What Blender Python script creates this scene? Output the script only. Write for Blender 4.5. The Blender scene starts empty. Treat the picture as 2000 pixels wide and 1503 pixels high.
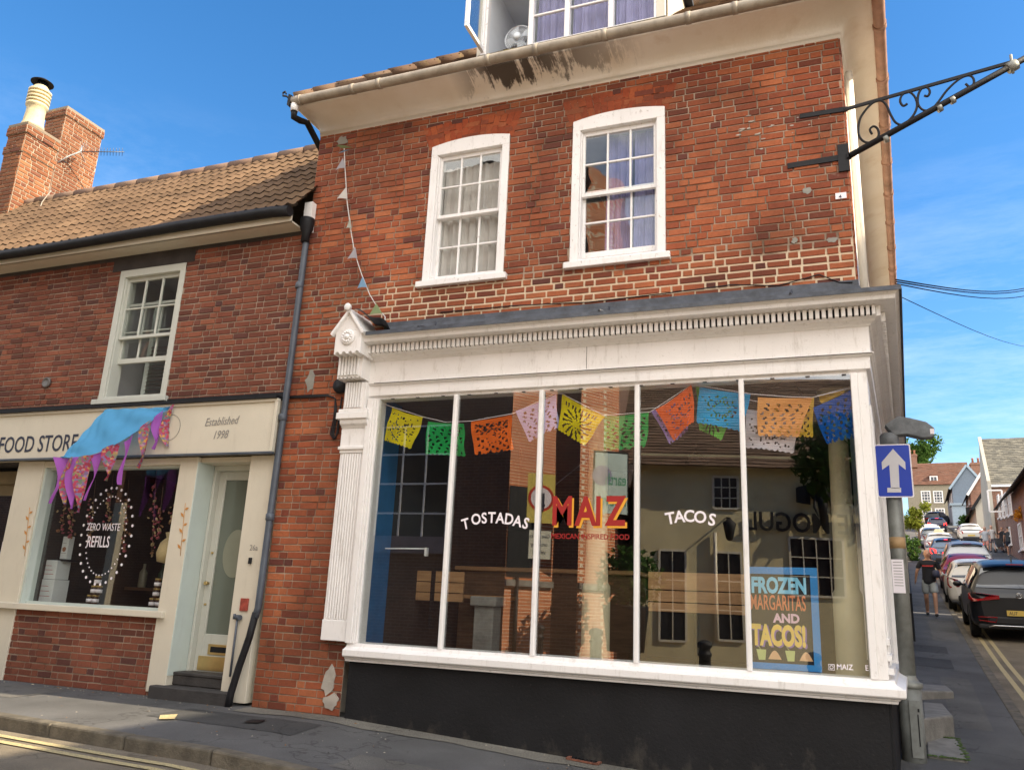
import bpy, bmesh, math, random
from mathutils import Vector, Matrix, noise
random.seed(7)
sc = bpy.context.scene
COL = sc.collection
R = math.radians
# ---------------------------------------------------------------- camera
CAMROT = ((0.93344147, 0.05331527, 0.35474568), (0.35594177, -0.26070138, -0.89740752), (0.04463716, 0.9639462, -0.26232661))
CAMLOC = Vector((-0.31406319, -7.30732909, 1.2))
FPX = 1575.0
cam = bpy.data.cameras.new('camera')
cam.sensor_width = 36.0
cam.lens = FPX / 2000 * 36.0
cam.clip_start = 0.05
cam.clip_end = 3000
camo = bpy.data.objects.new('camera', cam)
camo.matrix_world = Matrix.Translation(CAMLOC) @ Matrix(CAMROT).to_4x4()
COL.objects.link(camo)
sc.camera = camo
# ---------------------------------------------------------------- light
SUN = Vector((1.28, 0.035, 1.0)).normalized()
world = bpy.data.worlds.new('World')
sc.world = world
world.use_nodes = True
wn, wl = world.node_tree.nodes, world.node_tree.links
wn.clear()
wo = wn.new('ShaderNodeOutputWorld')
bg = wn.new('ShaderNodeBackground')
bg.inputs['Strength'].default_value = 0.12
sky = wn.new('ShaderNodeTexSky')
sky.sky_type = 'NISHITA'
sky.sun_disc = False
sky.sun_elevation = math.asin(SUN.z)
sky.sun_rotation = math.atan2(SUN.x, SUN.y)
sky.air_density = 1.0
sky.dust_density = 0.3
sky.ozone_density = 2.0
# thin cirrus mixed into the sky by direction
tc = wn.new('ShaderNodeTexCoord')
mp = wn.new('ShaderNodeMapping')
mp.inputs['Scale'].default_value = (1.2, 3.0, 7.0)
mp.inputs['Rotation'].default_value = (0.25, 0.3, 0.5)
nz = wn.new('ShaderNodeTexNoise')
nz.inputs['Scale'].default_value = 2.6
nz.inputs['Detail'].default_value = 9
nz.inputs['Roughness'].default_value = 0.7
cr = wn.new('ShaderNodeValToRGB')
cr.color_ramp.elements[0].position = 0.45
cr.color_ramp.elements[0].color = (0, 0, 0, 1)
cr.color_ramp.elements[1].position = 0.78
cr.color_ramp.elements[1].color = (1, 1, 1, 1)
sx = wn.new('ShaderNodeSeparateXYZ')
hr = wn.new('ShaderNodeMapRange')
hr.inputs['From Min'].default_value = 0.52
hr.inputs['From Max'].default_value = 0.06
hr.inputs['To Min'].default_value = 0.0
hr.inputs['To Max'].default_value = 0.7
mu = wn.new('ShaderNodeMath')
mu.operation = 'MULTIPLY'
mxw = wn.new('ShaderNodeMixRGB')
mxw.inputs['Color2'].default_value = (5.0, 5.6, 6.4, 1)
hsv = wn.new('ShaderNodeHueSaturation')
hsv.inputs['Saturation'].default_value = 1.32
wl.new(tc.outputs['Generated'], mp.inputs['Vector'])
wl.new(mp.outputs[0], nz.inputs['Vector'])
wl.new(nz.outputs['Fac'], cr.inputs[0])
wl.new(tc.outputs['Generated'], sx.inputs[0])
wl.new(sx.outputs['Z'], hr.inputs['Value'])
wl.new(cr.outputs[0], mu.inputs[0])
wl.new(hr.outputs[0], mu.inputs[1])
wl.new(sky.outputs[0], hsv.inputs['Color'])
wl.new(hsv.outputs[0], mxw.inputs['Color1'])
wl.new(mu.outputs[0], mxw.inputs['Fac'])
# overbright cloud bank added to unseen sky behind the camera, lighting the shaded fronts
nz2 = wn.new('ShaderNodeTexNoise')
nz2.inputs['Scale'].default_value = 2.2
nz2.inputs['Detail'].default_value = 8
nz2.inputs['Roughness'].default_value = 0.55
cr2 = wn.new('ShaderNodeValToRGB')
cr2.color_ramp.elements[0].position = 0.34
cr2.color_ramp.elements[0].color = (0, 0, 0, 1)
cr2.color_ramp.elements[1].position = 0.52
cr2.color_ramp.elements[1].color = (1, 1, 1, 1)
yr = wn.new('ShaderNodeMapRange')
yr.interpolation_type = 'SMOOTHSTEP'
yr.inputs['From Min'].default_value = -0.05
yr.inputs['From Max'].default_value = -0.40
mu2 = wn.new('ShaderNodeMath')
mu2.operation = 'MULTIPLY'
mx2 = wn.new('ShaderNodeMixRGB')
mx2.inputs['Color2'].default_value = (13.0, 12.4, 11.6, 1)
wl.new(tc.outputs['Generated'], nz2.inputs['Vector'])
wl.new(nz2.outputs['Fac'], cr2.inputs[0])
wl.new(sx.outputs['Y'], yr.inputs['Value'])
wl.new(cr2.outputs[0], mu2.inputs[0])
wl.new(yr.outputs[0], mu2.inputs[1])
wl.new(mu2.outputs[0], mx2.inputs['Fac'])
wl.new(mxw.outputs[0], mx2.inputs['Color1'])
wl.new(mx2.outputs[0], bg.inputs['Color'])
wl.new(bg.outputs[0], wo.inputs[0])
sun = bpy.data.lights.new('sun', 'SUN')
sun.energy = 5.0
sun.angle = R(0.53)
sun.color = (1.0, 0.85, 0.63)
suno = bpy.data.objects.new('sun', sun)
suno.rotation_euler = SUN.to_track_quat('Z', 'Y').to_euler()
suno.location = (20, 0, 30)
COL.objects.link(suno)
sc.view_settings.view_transform = 'Standard'
sc.view_settings.look = 'None'
sc.view_settings.exposure = 1.12
sc.view_settings.gamma = 1.0
sc.cycles.max_bounces = 8
sc.cycles.transparent_max_bounces = 16

# ---------------------------------------------------------------- pixel rays of the photograph -> points on real planes
def ray(px, py):
    return Matrix(CAMROT) @ Vector((px - 1000, -(py - 751.5), -FPX))
def F(px, py, Y=0.0):
    d = ray(px, py); return CAMLOC + d * ((Y - CAMLOC.y) / d.y)
def G(px, py, z=0.0):
    d = ray(px, py); return CAMLOC + d * ((z - CAMLOC.z) / d.z)
SA = R(4.57)                                   # the side street's bearing
SO = Vector((0.05, 0, 0)); SU = Vector((math.sin(SA), math.cos(SA), 0)); SN = Vector((SU.y, -SU.x, 0))
def ST(s, t=0.0, z=0.0):
    return SO + SU * s + SN * t + Vector((0, 0, z))
def SD(px, py, dist):                          # point of a ray at a given run along the side street
    d = ray(px, py); return CAMLOC + d * ((dist - (CAMLOC - SO).dot(SU)) / d.dot(SU))
def lerp_tab(tab, x):
    if x <= tab[0][0]: return tab[0][1]
    for (a, b), (c, d) in zip(tab, tab[1:]):
        if x <= c: return b + (d - b) * (x - a) / (c - a)
    return tab[-1][1]
ZB = [(-40, .2), (-12, .09), (-4.9, .08), (-2.3, -.06), (0, -.18), (3, -.26), (30, -.6)]
ZS = [(0, -.18), (3.3, .10), (10, .65), (17.5, 1.41), (25.7, 2.2), (45, 4.6), (70, 8.0), (130, 16.5), (260, 26)]
def zb(x): return lerp_tab(ZB, x)
def zs(s): return lerp_tab(ZS, s)

# ---------------------------------------------------------------- mesh helpers
class MB:
    def __init__(s, M=None):
        s.v = []; s.f = []; s.m = []; s.s = []; s.M = M
    def add(s, vs, fs, mat=0, smooth=False):
        o = len(s.v)
        s.v += [(s.M @ Vector(p)) if s.M else Vector(p) for p in vs]
        for f in fs:
            s.f.append([i + o for i in f]); s.m.append(mat); s.s.append(smooth)
        return s
    def box(s, x0, x1, y0, y1, z0, z1, mat=0):
        vs = [(x, y, z) for x in (x0, x1) for y in (y0, y1) for z in (z0, z1)]
        return s.add(vs, [(0, 1, 3, 2), (4, 6, 7, 5), (0, 4, 5, 1), (2, 3, 7, 6), (0, 2, 6, 4), (1, 5, 7, 3)], mat)
    def obox(s, c, a, b, d, mat=0):             # centre and three half axes
        c, a, b, d = map(Vector, (c, a, b, d))
        vs = [c + a * i + b * j + d * k for i in (-1, 1) for j in (-1, 1) for k in (-1, 1)]
        fs = [(0, 1, 3, 2), (4, 6, 7, 5), (0, 4, 5, 1), (2, 3, 7, 6), (0, 2, 6, 4), (1, 5, 7, 3)]
        if a.cross(b).dot(d) < 0: fs = [f[::-1] for f in fs]
        return s.add(vs, fs, mat)
    def bar(s, p, q, w, h, up=(0, 0, 1), mat=0):  # rectangular bar from p to q
        p, q = Vector(p), Vector(q); d = (q - p)
        u = Vector(up); n = d.cross(u)
        if n.length < 1e-6: n = d.cross(Vector((1, 0, 0)))
        n.normalize(); u = n.cross(d).normalized()
        return s.obox((p + q) / 2, d / 2, n * w / 2, u * h / 2, mat)
    def prism(s, pts, vec, mat=0, smooth=False):
        pts = [Vector(p) for p in pts]; vec = Vector(vec); n = len(pts)
        nn = sum(((pts[i] - pts[0]).cross(pts[(i + 1) % n] - pts[0]) for i in range(1, n)), Vector())
        if nn.dot(vec) > 0: pts = pts[::-1]
        vs = pts + [p + vec for p in pts]
        s.add(vs, [tuple(range(n)), tuple(range(2 * n - 1, n - 1, -1))], mat)
        o = len(s.v) - 2 * n
        for i in range(n):
            j = (i + 1) % n
            s.f.append([o + j, o + i, o + n + i, o + n + j]); s.m.append(mat); s.s.append(smooth)
        return s
    def quad(s, a, b, c, d, mat=0): return s.add([a, b, c, d], [(0, 1, 2, 3)], mat)
    def tube(s, path, r, n=8, mat=0, caps=True, smooth=True):
        P = [Vector(p) for p in path]; k = len(P)
        rs = r if isinstance(r, (list, tuple)) else [r] * k
        t0 = (P[1] - P[0]).normalized()
        u = t0.orthogonal().normalized(); vs = []
        for i in range(k):
            t = (P[min(i + 1, k - 1)] - P[max(i - 1, 0)])
            if t.length < 1e-9: t = t0
            t.normalize(); u = (u - t * u.dot(t))
            u = u.normalized() if u.length > 1e-6 else t.orthogonal().normalized()
            w = t.cross(u)
            for j in range(n):
                a = 2 * math.pi * j / n
                vs.append(P[i] + (u * math.cos(a) + w * math.sin(a)) * rs[i])
        fs = []
        for i in range(k - 1):
            for j in range(n):
                fs.append((i * n + j, i * n + (j + 1) % n, (i + 1) * n + (j + 1) % n, (i + 1) * n + j))
        s.add(vs, fs, mat, smooth)
        if caps:
            o = len(s.v) - len(vs)
            s.f.append([o + j for j in range(n)][::-1]); s.m.append(mat); s.s.append(False)
            s.f.append([o + (k - 1) * n + j for j in range(n)]); s.m.append(mat); s.s.append(False)
        return s
    def lathe(s, prof, c=(0, 0, 0), n=20, axis=(0, 0, 1), mat=0, smooth=True):
        c = Vector(c); ax = Vector(axis).normalized(); u = ax.orthogonal().normalized(); w = ax.cross(u); vs = []
        for r, z in prof:
            for j in range(n):
                a = 2 * math.pi * j / n
                vs.append(c + ax * z + (u * math.cos(a) + w * math.sin(a)) * r)
        fs = [(i * n + j, i * n + (j + 1) % n, (i + 1) * n + (j + 1) % n, (i + 1) * n + j) for i in range(len(prof) - 1) for j in range(n)]
        s.add(vs, fs, mat, smooth)
        o = len(s.v) - len(vs)
        s.f.append([o + j for j in range(n)][::-1]); s.m.append(mat); s.s.append(False)
        s.f.append([o + (len(prof) - 1) * n + j for j in range(n)]); s.m.append(mat); s.s.append(False)
        return s
    def grid(s, fn, nu, nv, mat=0, smooth=True, flip=False):
        vs = [fn(i / nu, j / nv) for i in range(nu + 1) for j in range(nv + 1)]
        fs = []
        for i in range(nu):
            for j in range(nv):
                a = i * (nv + 1) + j
                q = (a, a + nv + 1, a + nv + 2, a + 1)
                fs.append(q[::-1] if flip else q)
        return s.add(vs, fs, mat, smooth)
    def sweep(s, prof, path, mat=0, smooth=False):
        # prof: (out, z) list; path: plan points; 'out' lies to the right of the path's direction; mitred
        P = [Vector((p[0], p[1], 0)) for p in path]; k = len(P); vs = []
        for i in range(k):
            ds = []
            if i > 0: ds.append((P[i] - P[i - 1]).normalized())
            if i < k - 1: ds.append((P[i + 1] - P[i]).normalized())
            ns = [Vector((d.y, -d.x, 0)) for d in ds]
            m = (ns[0] + ns[-1]).normalized(); m = m / max(.2, m.dot(ns[0]))
            for o, z in prof: vs.append(P[i] + m * o + Vector((0, 0, z)))
        n = len(prof)
        fs = [(i * n + j, (i + 1) * n + j, (i + 1) * n + j + 1, i * n + j + 1) for i in range(k - 1) for j in range(n - 1)]
        s.add(vs, fs, mat, smooth)
        o = len(s.v) - len(vs)
        s.f.append([o + j for j in range(n)]); s.m.append(mat); s.s.append(False)
        s.f.append([o + (k - 1) * n + j for j in range(n)][::-1]); s.m.append(mat); s.s.append(False)
        return s
    def text(s, txt, org, xd, ud, size, mat=0, depth=.002, bold=0.0, shear=0.0, align='LEFT', sx=1.0):
        vs, fs = text_geo(txt, bold, shear, align)
        org, xd, ud = Vector(org), Vector(xd).normalized(), Vector(ud).normalized(); nd = xd.cross(ud)
        return s.add([org + xd * (v[0] * size * sx) + ud * (v[1] * size) + nd * (depth if v[2] > 0 else 0) for v in vs], fs, mat)
    def build(s, name, mats, parent=None, bev=0, local=False, segs=1, loc=None):
        me = bpy.data.meshes.new(name)
        org = Vector((0, 0, 0))
        if parent is not None and not local: org = wloc(parent)
        if loc is not None: org = Vector(loc)
        me.from_pydata([tuple(v - org) for v in s.v], [], s.f)
        for m in (mats if isinstance(mats, (list, tuple)) else [mats]): me.materials.append(m)
        me.polygons.foreach_set('material_index', s.m)
        me.polygons.foreach_set('use_smooth', s.s)
        me.update()
        o = bpy.data.objects.new(name, me); COL.objects.link(o)
        if parent is not None: o.parent = parent
        if loc is not None and parent is None: o.location = org
        if bev:
            b = o.modifiers.new('bevel', 'BEVEL'); b.width = bev; b.segments = segs; b.limit_method = 'ANGLE'; b.angle_limit = R(35)
            b.harden_normals = False
        return o
def wloc(o):
    p = Vector((0, 0, 0))
    while o is not None:
        p = p + o.location; o = o.parent
    return p
_tc = {}
def text_geo(txt, bold, shear, align):
    k = (txt, bold, shear, align)
    if k in _tc: return _tc[k]
    cu = bpy.data.curves.new('lettering', 'FONT')
    cu.body = txt; cu.size = 1; cu.offset = bold; cu.shear = shear; cu.align_x = align; cu.extrude = .5; cu.resolution_u = 3
    ob = bpy.data.objects.new('lettering', cu); COL.objects.link(ob)
    dg = bpy.context.evaluated_depsgraph_get()
    me = bpy.data.meshes.new_from_object(ob.evaluated_get(dg))
    r = ([tuple(v.co) for v in me.vertices], [tuple(p.vertices) for p in me.polygons])
    bpy.data.objects.remove(ob); bpy.data.curves.remove(cu); bpy.data.meshes.remove(me)
    _tc[k] = r
    return r
def tag(o, label=None, cat=None, group=None, kind=None):
    if label: o['label'] = label
    if cat: o['category'] = cat
    if group: o['group'] = group
    if kind: o['kind'] = kind
    return o
def empty(name, loc, label=None, cat=None, group=None, parent=None):
    o = bpy.data.objects.new(name, None); COL.objects.link(o)
    o.empty_display_size = .2
    o.location = Vector(loc) - (wloc(parent) if parent else Vector())
    if parent: o.parent = parent
    return tag(o, label, cat, group)
def struct(o): o['kind'] = 'structure'; return o
def kids(o): return [c for c in bpy.data.objects if c.parent == o]
def copy_tree(o, parent=None):
    c = o.copy(); COL.objects.link(c); c.parent = parent
    for ch in kids(o): copy_tree(ch, c)
    return c
# ---------------------------------------------------------------- materials
def base(name):
    m = bpy.data.materials.new(name); m.use_nodes = True
    nt = m.node_tree; b = nt.nodes['Principled BSDF']
    return m, nt, b
def C4(c): return (c[0], c[1], c[2], 1)
def nd(nt, t, **kw):
    n = nt.nodes.new(t)
    for k, v in kw.items():
        if k in n.inputs: n.inputs[k].default_value = v
        else: setattr(n, k, v)
    return n
def ramp(nt, src, stops):
    r = nt.nodes.new('ShaderNodeValToRGB'); e = r.color_ramp.elements
    while len(e) < len(stops): e.new(.5)
    for el, (p, c) in zip(e, stops): el.position = p; el.color = C4(c)
    nt.links.new(src, r.inputs[0]); return r.outputs[0]
def mixc(nt, fac, a, b, mode='MIX'):
    m = nt.nodes.new('ShaderNodeMixRGB'); m.blend_type = mode
    for i, v in ((0, fac), (1, a), (2, b)):
        if hasattr(v, 'links'): nt.links.new(v, m.inputs[i])
        elif i == 0: m.inputs[0].default_value = v
        else: m.inputs[i].default_value = C4(v)
    return m.outputs[0]
def math_(nt, op, a, b=0.0, clamp=False):
    m = nt.nodes.new('ShaderNodeMath'); m.operation = op; m.use_clamp = clamp
    for i, v in ((0, a), (1, b)):
        if hasattr(v, 'links'): nt.links.new(v, m.inputs[i])
        else: m.inputs[i].default_value = v
    return m.outputs[0]
def pos(nt): return nt.nodes.new('ShaderNodeNewGeometry').outputs['Position']
def ocoord(nt): return nt.nodes.new('ShaderNodeTexCoord').outputs['Object']
def noise_(nt, vec, scale, detail=4, rough=.55, stretch=None):
    if stretch:
        mp = nt.nodes.new('ShaderNodeMapping'); mp.inputs['Scale'].default_value = stretch
        nt.links.new(vec, mp.inputs['Vector']); vec = mp.outputs[0]
    n = nd(nt, 'ShaderNodeTexNoise', Scale=scale, Detail=detail, Roughness=rough)
    nt.links.new(vec, n.inputs['Vector']); return n.outputs['Fac']
def bump_(nt, b, h, dist=.003, strength=1.0):
    n = nd(nt, 'ShaderNodeBump', Strength=strength, Distance=dist)
    nt.links.new(h, n.inputs['Height']); nt.links.new(n.outputs[0], b.inputs['Normal'])
def pm(name, col, rough=.6, metal=0.0, vary=.12, scale=6.0, bump=0.0, bscale=60.0, spec=.5, dirt=0.0, dirtcol=(.1, .085, .06), coat=0.0):
    m, nt, b = base(name)
    b.inputs['Roughness'].default_value = rough; b.inputs['Metallic'].default_value = metal
    b.inputs['Specular IOR Level'].default_value = spec
    if coat: b.inputs['Coat Weight'].default_value = coat; b.inputs['Coat Roughness'].default_value = .03
    v = ocoord(nt); c = None
    if vary:
        n = noise_(nt, v, scale)
        c = ramp(nt, n, [(.3, [x * (1 - vary) for x in col]), (.7, [min(1, x * (1 + vary)) for x in col])])
    if dirt:
        d = ramp(nt, noise_(nt, v, scale * 2.3, 8, .65), [(.5, (0, 0, 0)), (.75, (dirt,) * 3)])
        c = mixc(nt, d, c if c else col, dirtcol)
    if c: nt.links.new(c, b.inputs['Base Color'])
    else: b.inputs['Base Color'].default_value = C4(col)
    if bump: bump_(nt, b, noise_(nt, v, bscale, 5), bump)
    return m
def brick_mat(name, stops, dark=.5, spots=True):
    m, nt, b = base(name)
    g = nt.nodes.new('ShaderNodeNewGeometry'); p = g.outputs['Position']
    c = ramp(nt, g.outputs['Random Per Island'], stops)
    big = noise_(nt, p, .9, 5)
    c = mixc(nt, ramp(nt, big, [(.40, (dark,) * 3), (.62, (0, 0, 0))]), c, (.10, .035, .022))
    n2 = noise_(nt, p, 45, 6, .7)
    c = mixc(nt, .55, c, ramp(nt, n2, [(.3, (.35, .35, .35)), (.7, (.65, .65, .65))]), 'OVERLAY')
    if spots:
        w = ramp(nt, noise_(nt, p, 7, 7, .7), [(.66, (0, 0, 0)), (.80, (.55,) * 3)])
        c = mixc(nt, w, c, (.40, .30, .24))
    nt.links.new(c, b.inputs['Base Color'])
    b.inputs['Roughness'].default_value = .85; b.inputs['Specular IOR Level'].default_value = .25
    bump_(nt, b, noise_(nt, p, 130, 6, .65), .006)
    return m
M = {}
RED = [(0, (.15, .045, .028)), (.08, (.27, .072, .036)), (.35, (.35, .096, .042)), (.6, (.40, .118, .050)), (.84, (.45, .15, .065)), (.92, (.28, .07, .038)), (.97, (.17, .05, .036)), (1, (.11, .042, .034))]
RED2 = [(0, (.11, .042, .03)), (.22, (.20, .062, .038)), (.55, (.25, .08, .047)), (.8, (.30, .105, .058)), (.93, (.15, .052, .038)), (1, (.09, .042, .038))]
M['brick'] = brick_mat('old_red_brick', RED, .6)
M['brick2'] = brick_mat('shop_red_brick', RED2, .45)
M['rubbed'] = brick_mat('rubbed_red_brick', [(0, (.30, .062, .025)), (.5, (.38, .08, .03)), (1, (.44, .11, .04))], .5)
M['chimney_brick'] = brick_mat('orange_brick', [(0, (.22, .08, .035)), (.5, (.29, .11, .045)), (.85, (.34, .145, .065)), (1, (.17, .06, .035))], .5)  # orange chimney brick, the same on every face
def mortar_mat(name, lo, hi, zrep):
    m, nt, b = base(name); p = pos(nt)
    c = ramp(nt, noise_(nt, p, 2.2, 6), [(.35, lo), (.65, hi)])
    if zrep:                                   # courses repointed in pale lime mortar under the windows
        s = nt.nodes.new('ShaderNodeSeparateXYZ'); nt.links.new(p, s.inputs[0])
        h = math_(nt, 'ADD', s.outputs['Z'], math_(nt, 'MULTIPLY', noise_(nt, p, 1.6, 3), .55))
        k = ramp(nt, math_(nt, 'MULTIPLY', h, .1), [(.474, (1, 1, 1)), (.482, (0, 0, 0))])
        k2 = ramp(nt, math_(nt, 'MULTIPLY', math_(nt, 'ADD', s.outputs['X'], 7), .2), [(.40, (0, 0, 0)), (.44, (1, 1, 1))])
        k3 = ramp(nt, math_(nt, 'MULTIPLY', s.outputs['Z'], .1), [(.35, (0, 0, 0)), (.36, (1, 1, 1))])
        c = mixc(nt, math_(nt, 'MULTIPLY', math_(nt, 'MULTIPLY', k, k2), k3), c, (.66, .53, .38))
    nt.links.new(c, b.inputs['Base Color']); b.inputs['Roughness'].default_value = .95; b.inputs['Specular IOR Level'].default_value = .1
    bump_(nt, b, noise_(nt, p, 160, 4), .004)
    return m
M['mortar'] = mortar_mat('lime_mortar', (.17, .115, .08), (.47, .37, .285), True)
M['mortar2'] = mortar_mat('grey_mortar', (.26, .20, .15), (.44, .35, .28), False)
M['mortar_pale'] = mortar_mat('pale_mortar', (.34, .27, .19), (.46, .38, .29), False)
def paint_mat(name, col, dirt=.35, peel=0.0, rough=.45):
    m, nt, b = base(name); p = pos(nt)
    c = ramp(nt, noise_(nt, p, 2.5, 5), [(.3, [x * .92 for x in col]), (.7, col)])
    streak = noise_(nt, p, 3.0, 7, .7, (6, 6, 1.2))
    c = mixc(nt, ramp(nt, streak, [(.55, (0, 0, 0)), (.8, (dirt,) * 3)]), c, (.30, .26, .20))
    if peel:
        k = ramp(nt, noise_(nt, p, 22, 8, .75), [(.60, (0, 0, 0)), (.64, (peel,) * 3)])
        c = mixc(nt, k, c, (.33, .28, .23))
    nt.links.new(c, b.inputs['Base Color']); b.inputs['Roughness'].default_value = rough
    bump_(nt, b, noise_(nt, p, 55, 6), .0015)
    return m
M['white'] = paint_mat('white_gloss_paint', (.87, .845, .825), .5, .22)
M['white_old'] = paint_mat('peeling_white_paint', (.86, .84, .83), .4, .55)
M['cream'] = paint_mat('cream_paint', (.67, .615, .50), .22, .0)
M['greywhite'] = paint_mat('pale_grey_green_paint', (.55, .56, .50), .3, .05)
M['reveal'] = paint_mat('pale_blue_green_paint', (.55, .62, .58), .25, .0)
M['black_plinth'] = pm('black_masonry_paint', (.009, .009, .0105), .62, vary=.35, scale=1.5, bump=.004, bscale=45, spec=.3, dirt=.08, dirtcol=(.04, .037, .04))
def riser_mat():
    m, nt, b = base('splashed_black_masonry_paint'); p = pos(nt)
    c = ramp(nt, noise_(nt, p, 1.6, 5), [(.3, (.007, .007, .008)), (.7, (.013, .013, .015))])
    c = mixc(nt, ramp(nt, noise_(nt, p, 26, 8, .75), [(.60, (0, 0, 0)), (.70, (.5,) * 3)]), c, (.05, .047, .045))
    s = nt.nodes.new('ShaderNodeSeparateXYZ'); nt.links.new(p, s.inputs[0])
    h = math_(nt, 'SUBTRACT', noise_(nt, p, 5, 6, .7, (1, 1, .6)), math_(nt, 'MULTIPLY', math_(nt, 'ADD', s.outputs['Z'], .2), .75))
    c = mixc(nt, ramp(nt, h, [(.34, (0, 0, 0)), (.58, (.6,) * 3)]), c, (.085, .075, .062))    # dried road splash
    nt.links.new(c, b.inputs['Base Color']); b.inputs['Roughness'].default_value = .7; b.inputs['Specular IOR Level'].default_value = .3
    bump_(nt, b, noise_(nt, p, 45, 5), .004); return m
M['black_plinth'] = riser_mat()
M['lead'] = pm('lead_sheet', (.045, .052, .068), .55, vary=.45, scale=9, bump=.004, bscale=18, dirt=.25, dirtcol=(.14, .15, .165))
M['black_iron'] = pm('black_painted_iron', (.010, .010, .012), .6, spec=.3, vary=.3, bump=.002, bscale=80)
M['grey_iron'] = pm('blue_grey_painted_iron', (.075, .09, .115), .45, vary=.25, scale=4, dirt=.3, dirtcol=(.03, .03, .035))
M['stone'] = pm('worn_stone', (.21, .20, .18), .85, vary=.3, scale=5, bump=.006, bscale=35, dirt=.35, dirtcol=(.10, .10, .085))
M['darkstone'] = pm('dark_step_stone', (.042, .038, .036), .8, vary=.3, scale=5, bump=.006, bscale=35)
M['galv'] = pm('galvanised_steel', (.23, .235, .215), .55, metal=.25, vary=.22, scale=7, bump=.0015, bscale=50, dirt=.35, dirtcol=(.15, .14, .11))
M['brass'] = pm('brass', (.62, .44, .19), .32, metal=.85, vary=.15)
M['blue_paint'] = pm('blue_interior_paint', (.022, .125, .30), .55, vary=.12)
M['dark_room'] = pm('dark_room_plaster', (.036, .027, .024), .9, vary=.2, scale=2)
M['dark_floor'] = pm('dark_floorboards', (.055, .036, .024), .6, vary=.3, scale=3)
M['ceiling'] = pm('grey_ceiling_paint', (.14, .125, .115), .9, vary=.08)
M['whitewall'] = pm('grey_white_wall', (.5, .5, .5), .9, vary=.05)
M['wood'] = None
def wood_mat(name, a, b_, sc_=3.0, axis=(1, 8, 8)):
    m, nt, b = base(name); p = ocoord(nt)
    n = noise_(nt, p, sc_, 8, .6, axis)
    c = ramp(nt, n, [(.3, a), (.7, b_)])
    k = ramp(nt, noise_(nt, p, 4.5, 2), [(.72, (0, 0, 0)), (.76, (.7,) * 3)])
    c = mixc(nt, k, c, [x * .25 for x in a])
    nt.links.new(c, b.inputs['Base Color']); b.inputs['Roughness'].default_value = .6
    return m
M['pine'] = wood_mat('pine_boards', (.36, .19, .085), (.54, .31, .145))
M['oldwood'] = wood_mat('dark_wood', (.10, .055, .03), (.19, .105, .055))
def glass_mat(name, ior=1.5, tint=(.96, .975, .97), wav=0.0, wscale=2.5):
    m, nt, b = base(name); nt.nodes.remove(b)
    out = nt.nodes['Material Output']
    fr = nd(nt, 'ShaderNodeFresnel', IOR=ior)
    mi = nt.nodes.new('ShaderNodeMix'); mi.inputs['A'].default_value = ior; mi.inputs['B'].default_value = 1 / ior   # the pane does not refract: same curve on both faces
    nt.links.new(nt.nodes.new('ShaderNodeNewGeometry').outputs['Backfacing'], mi.inputs['Factor']); nt.links.new(mi.outputs[0], fr.inputs['IOR'])
    tr = nd(nt, 'ShaderNodeBsdfTransparent'); tr.inputs[0].default_value = C4(tint)
    gl = nd(nt, 'ShaderNodeBsdfGlossy'); gl.inputs['Roughness'].default_value = 0.0
    gl.inputs[0].default_value = (1, 1, 1, 1)
    mx = nt.nodes.new('ShaderNodeMixShader')
    if wav:
        bp = nd(nt, 'ShaderNodeBump', Strength=1.0, Distance=wav)
        nt.links.new(noise_(nt, pos(nt), wscale, 1), bp.inputs['Height'])
        nt.links.new(bp.outputs[0], gl.inputs['Normal'])
    nt.links.new(fr.outputs[0], mx.inputs[0]); nt.links.new(tr.outputs[0], mx.inputs[1]); nt.links.new(gl.outputs[0], mx.inputs[2])
    nt.links.new(mx.outputs[0], out.inputs[0])
    return m
M['shopglass'] = glass_mat('shop_window_glass', 2.0, wav=.0012, wscale=.7)
M['foodglass'] = glass_mat('food_shop_glass', 1.5, wav=.001, wscale=.7)
M['glass'] = glass_mat('old_window_glass', 1.7, wav=.004, wscale=2.2)
M['carglass'] = pm('tinted_car_glass', (.012, .016, .02), .04, vary=0, spec=.9, coat=1)
def cloth_mat(name, col, trans=.35, rough=.9, vary=.1, holes=None):
    m, nt, b = base(name); nt.nodes.remove(b); out = nt.nodes['Material Output']
    d = nd(nt, 'ShaderNodeBsdfDiffuse'); t = nd(nt, 'ShaderNodeBsdfTranslucent'); mx = nt.nodes.new('ShaderNodeMixShader')
    mx.inputs[0].default_value = trans
    n = noise_(nt, ocoord(nt), 5, 4)
    c = ramp(nt, n, [(.3, [x * (1 - vary) for x in col]), (.7, [min(1, x * (1 + vary)) for x in col])])
    nt.links.new(c, d.inputs[0]); nt.links.new(c, t.inputs[0])
    nt.links.new(d.outputs[0], mx.inputs[1]); nt.links.new(t.outputs[0], mx.inputs[2]); nt.links.new(mx.outputs[0], out.inputs[0])
    return m
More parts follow.
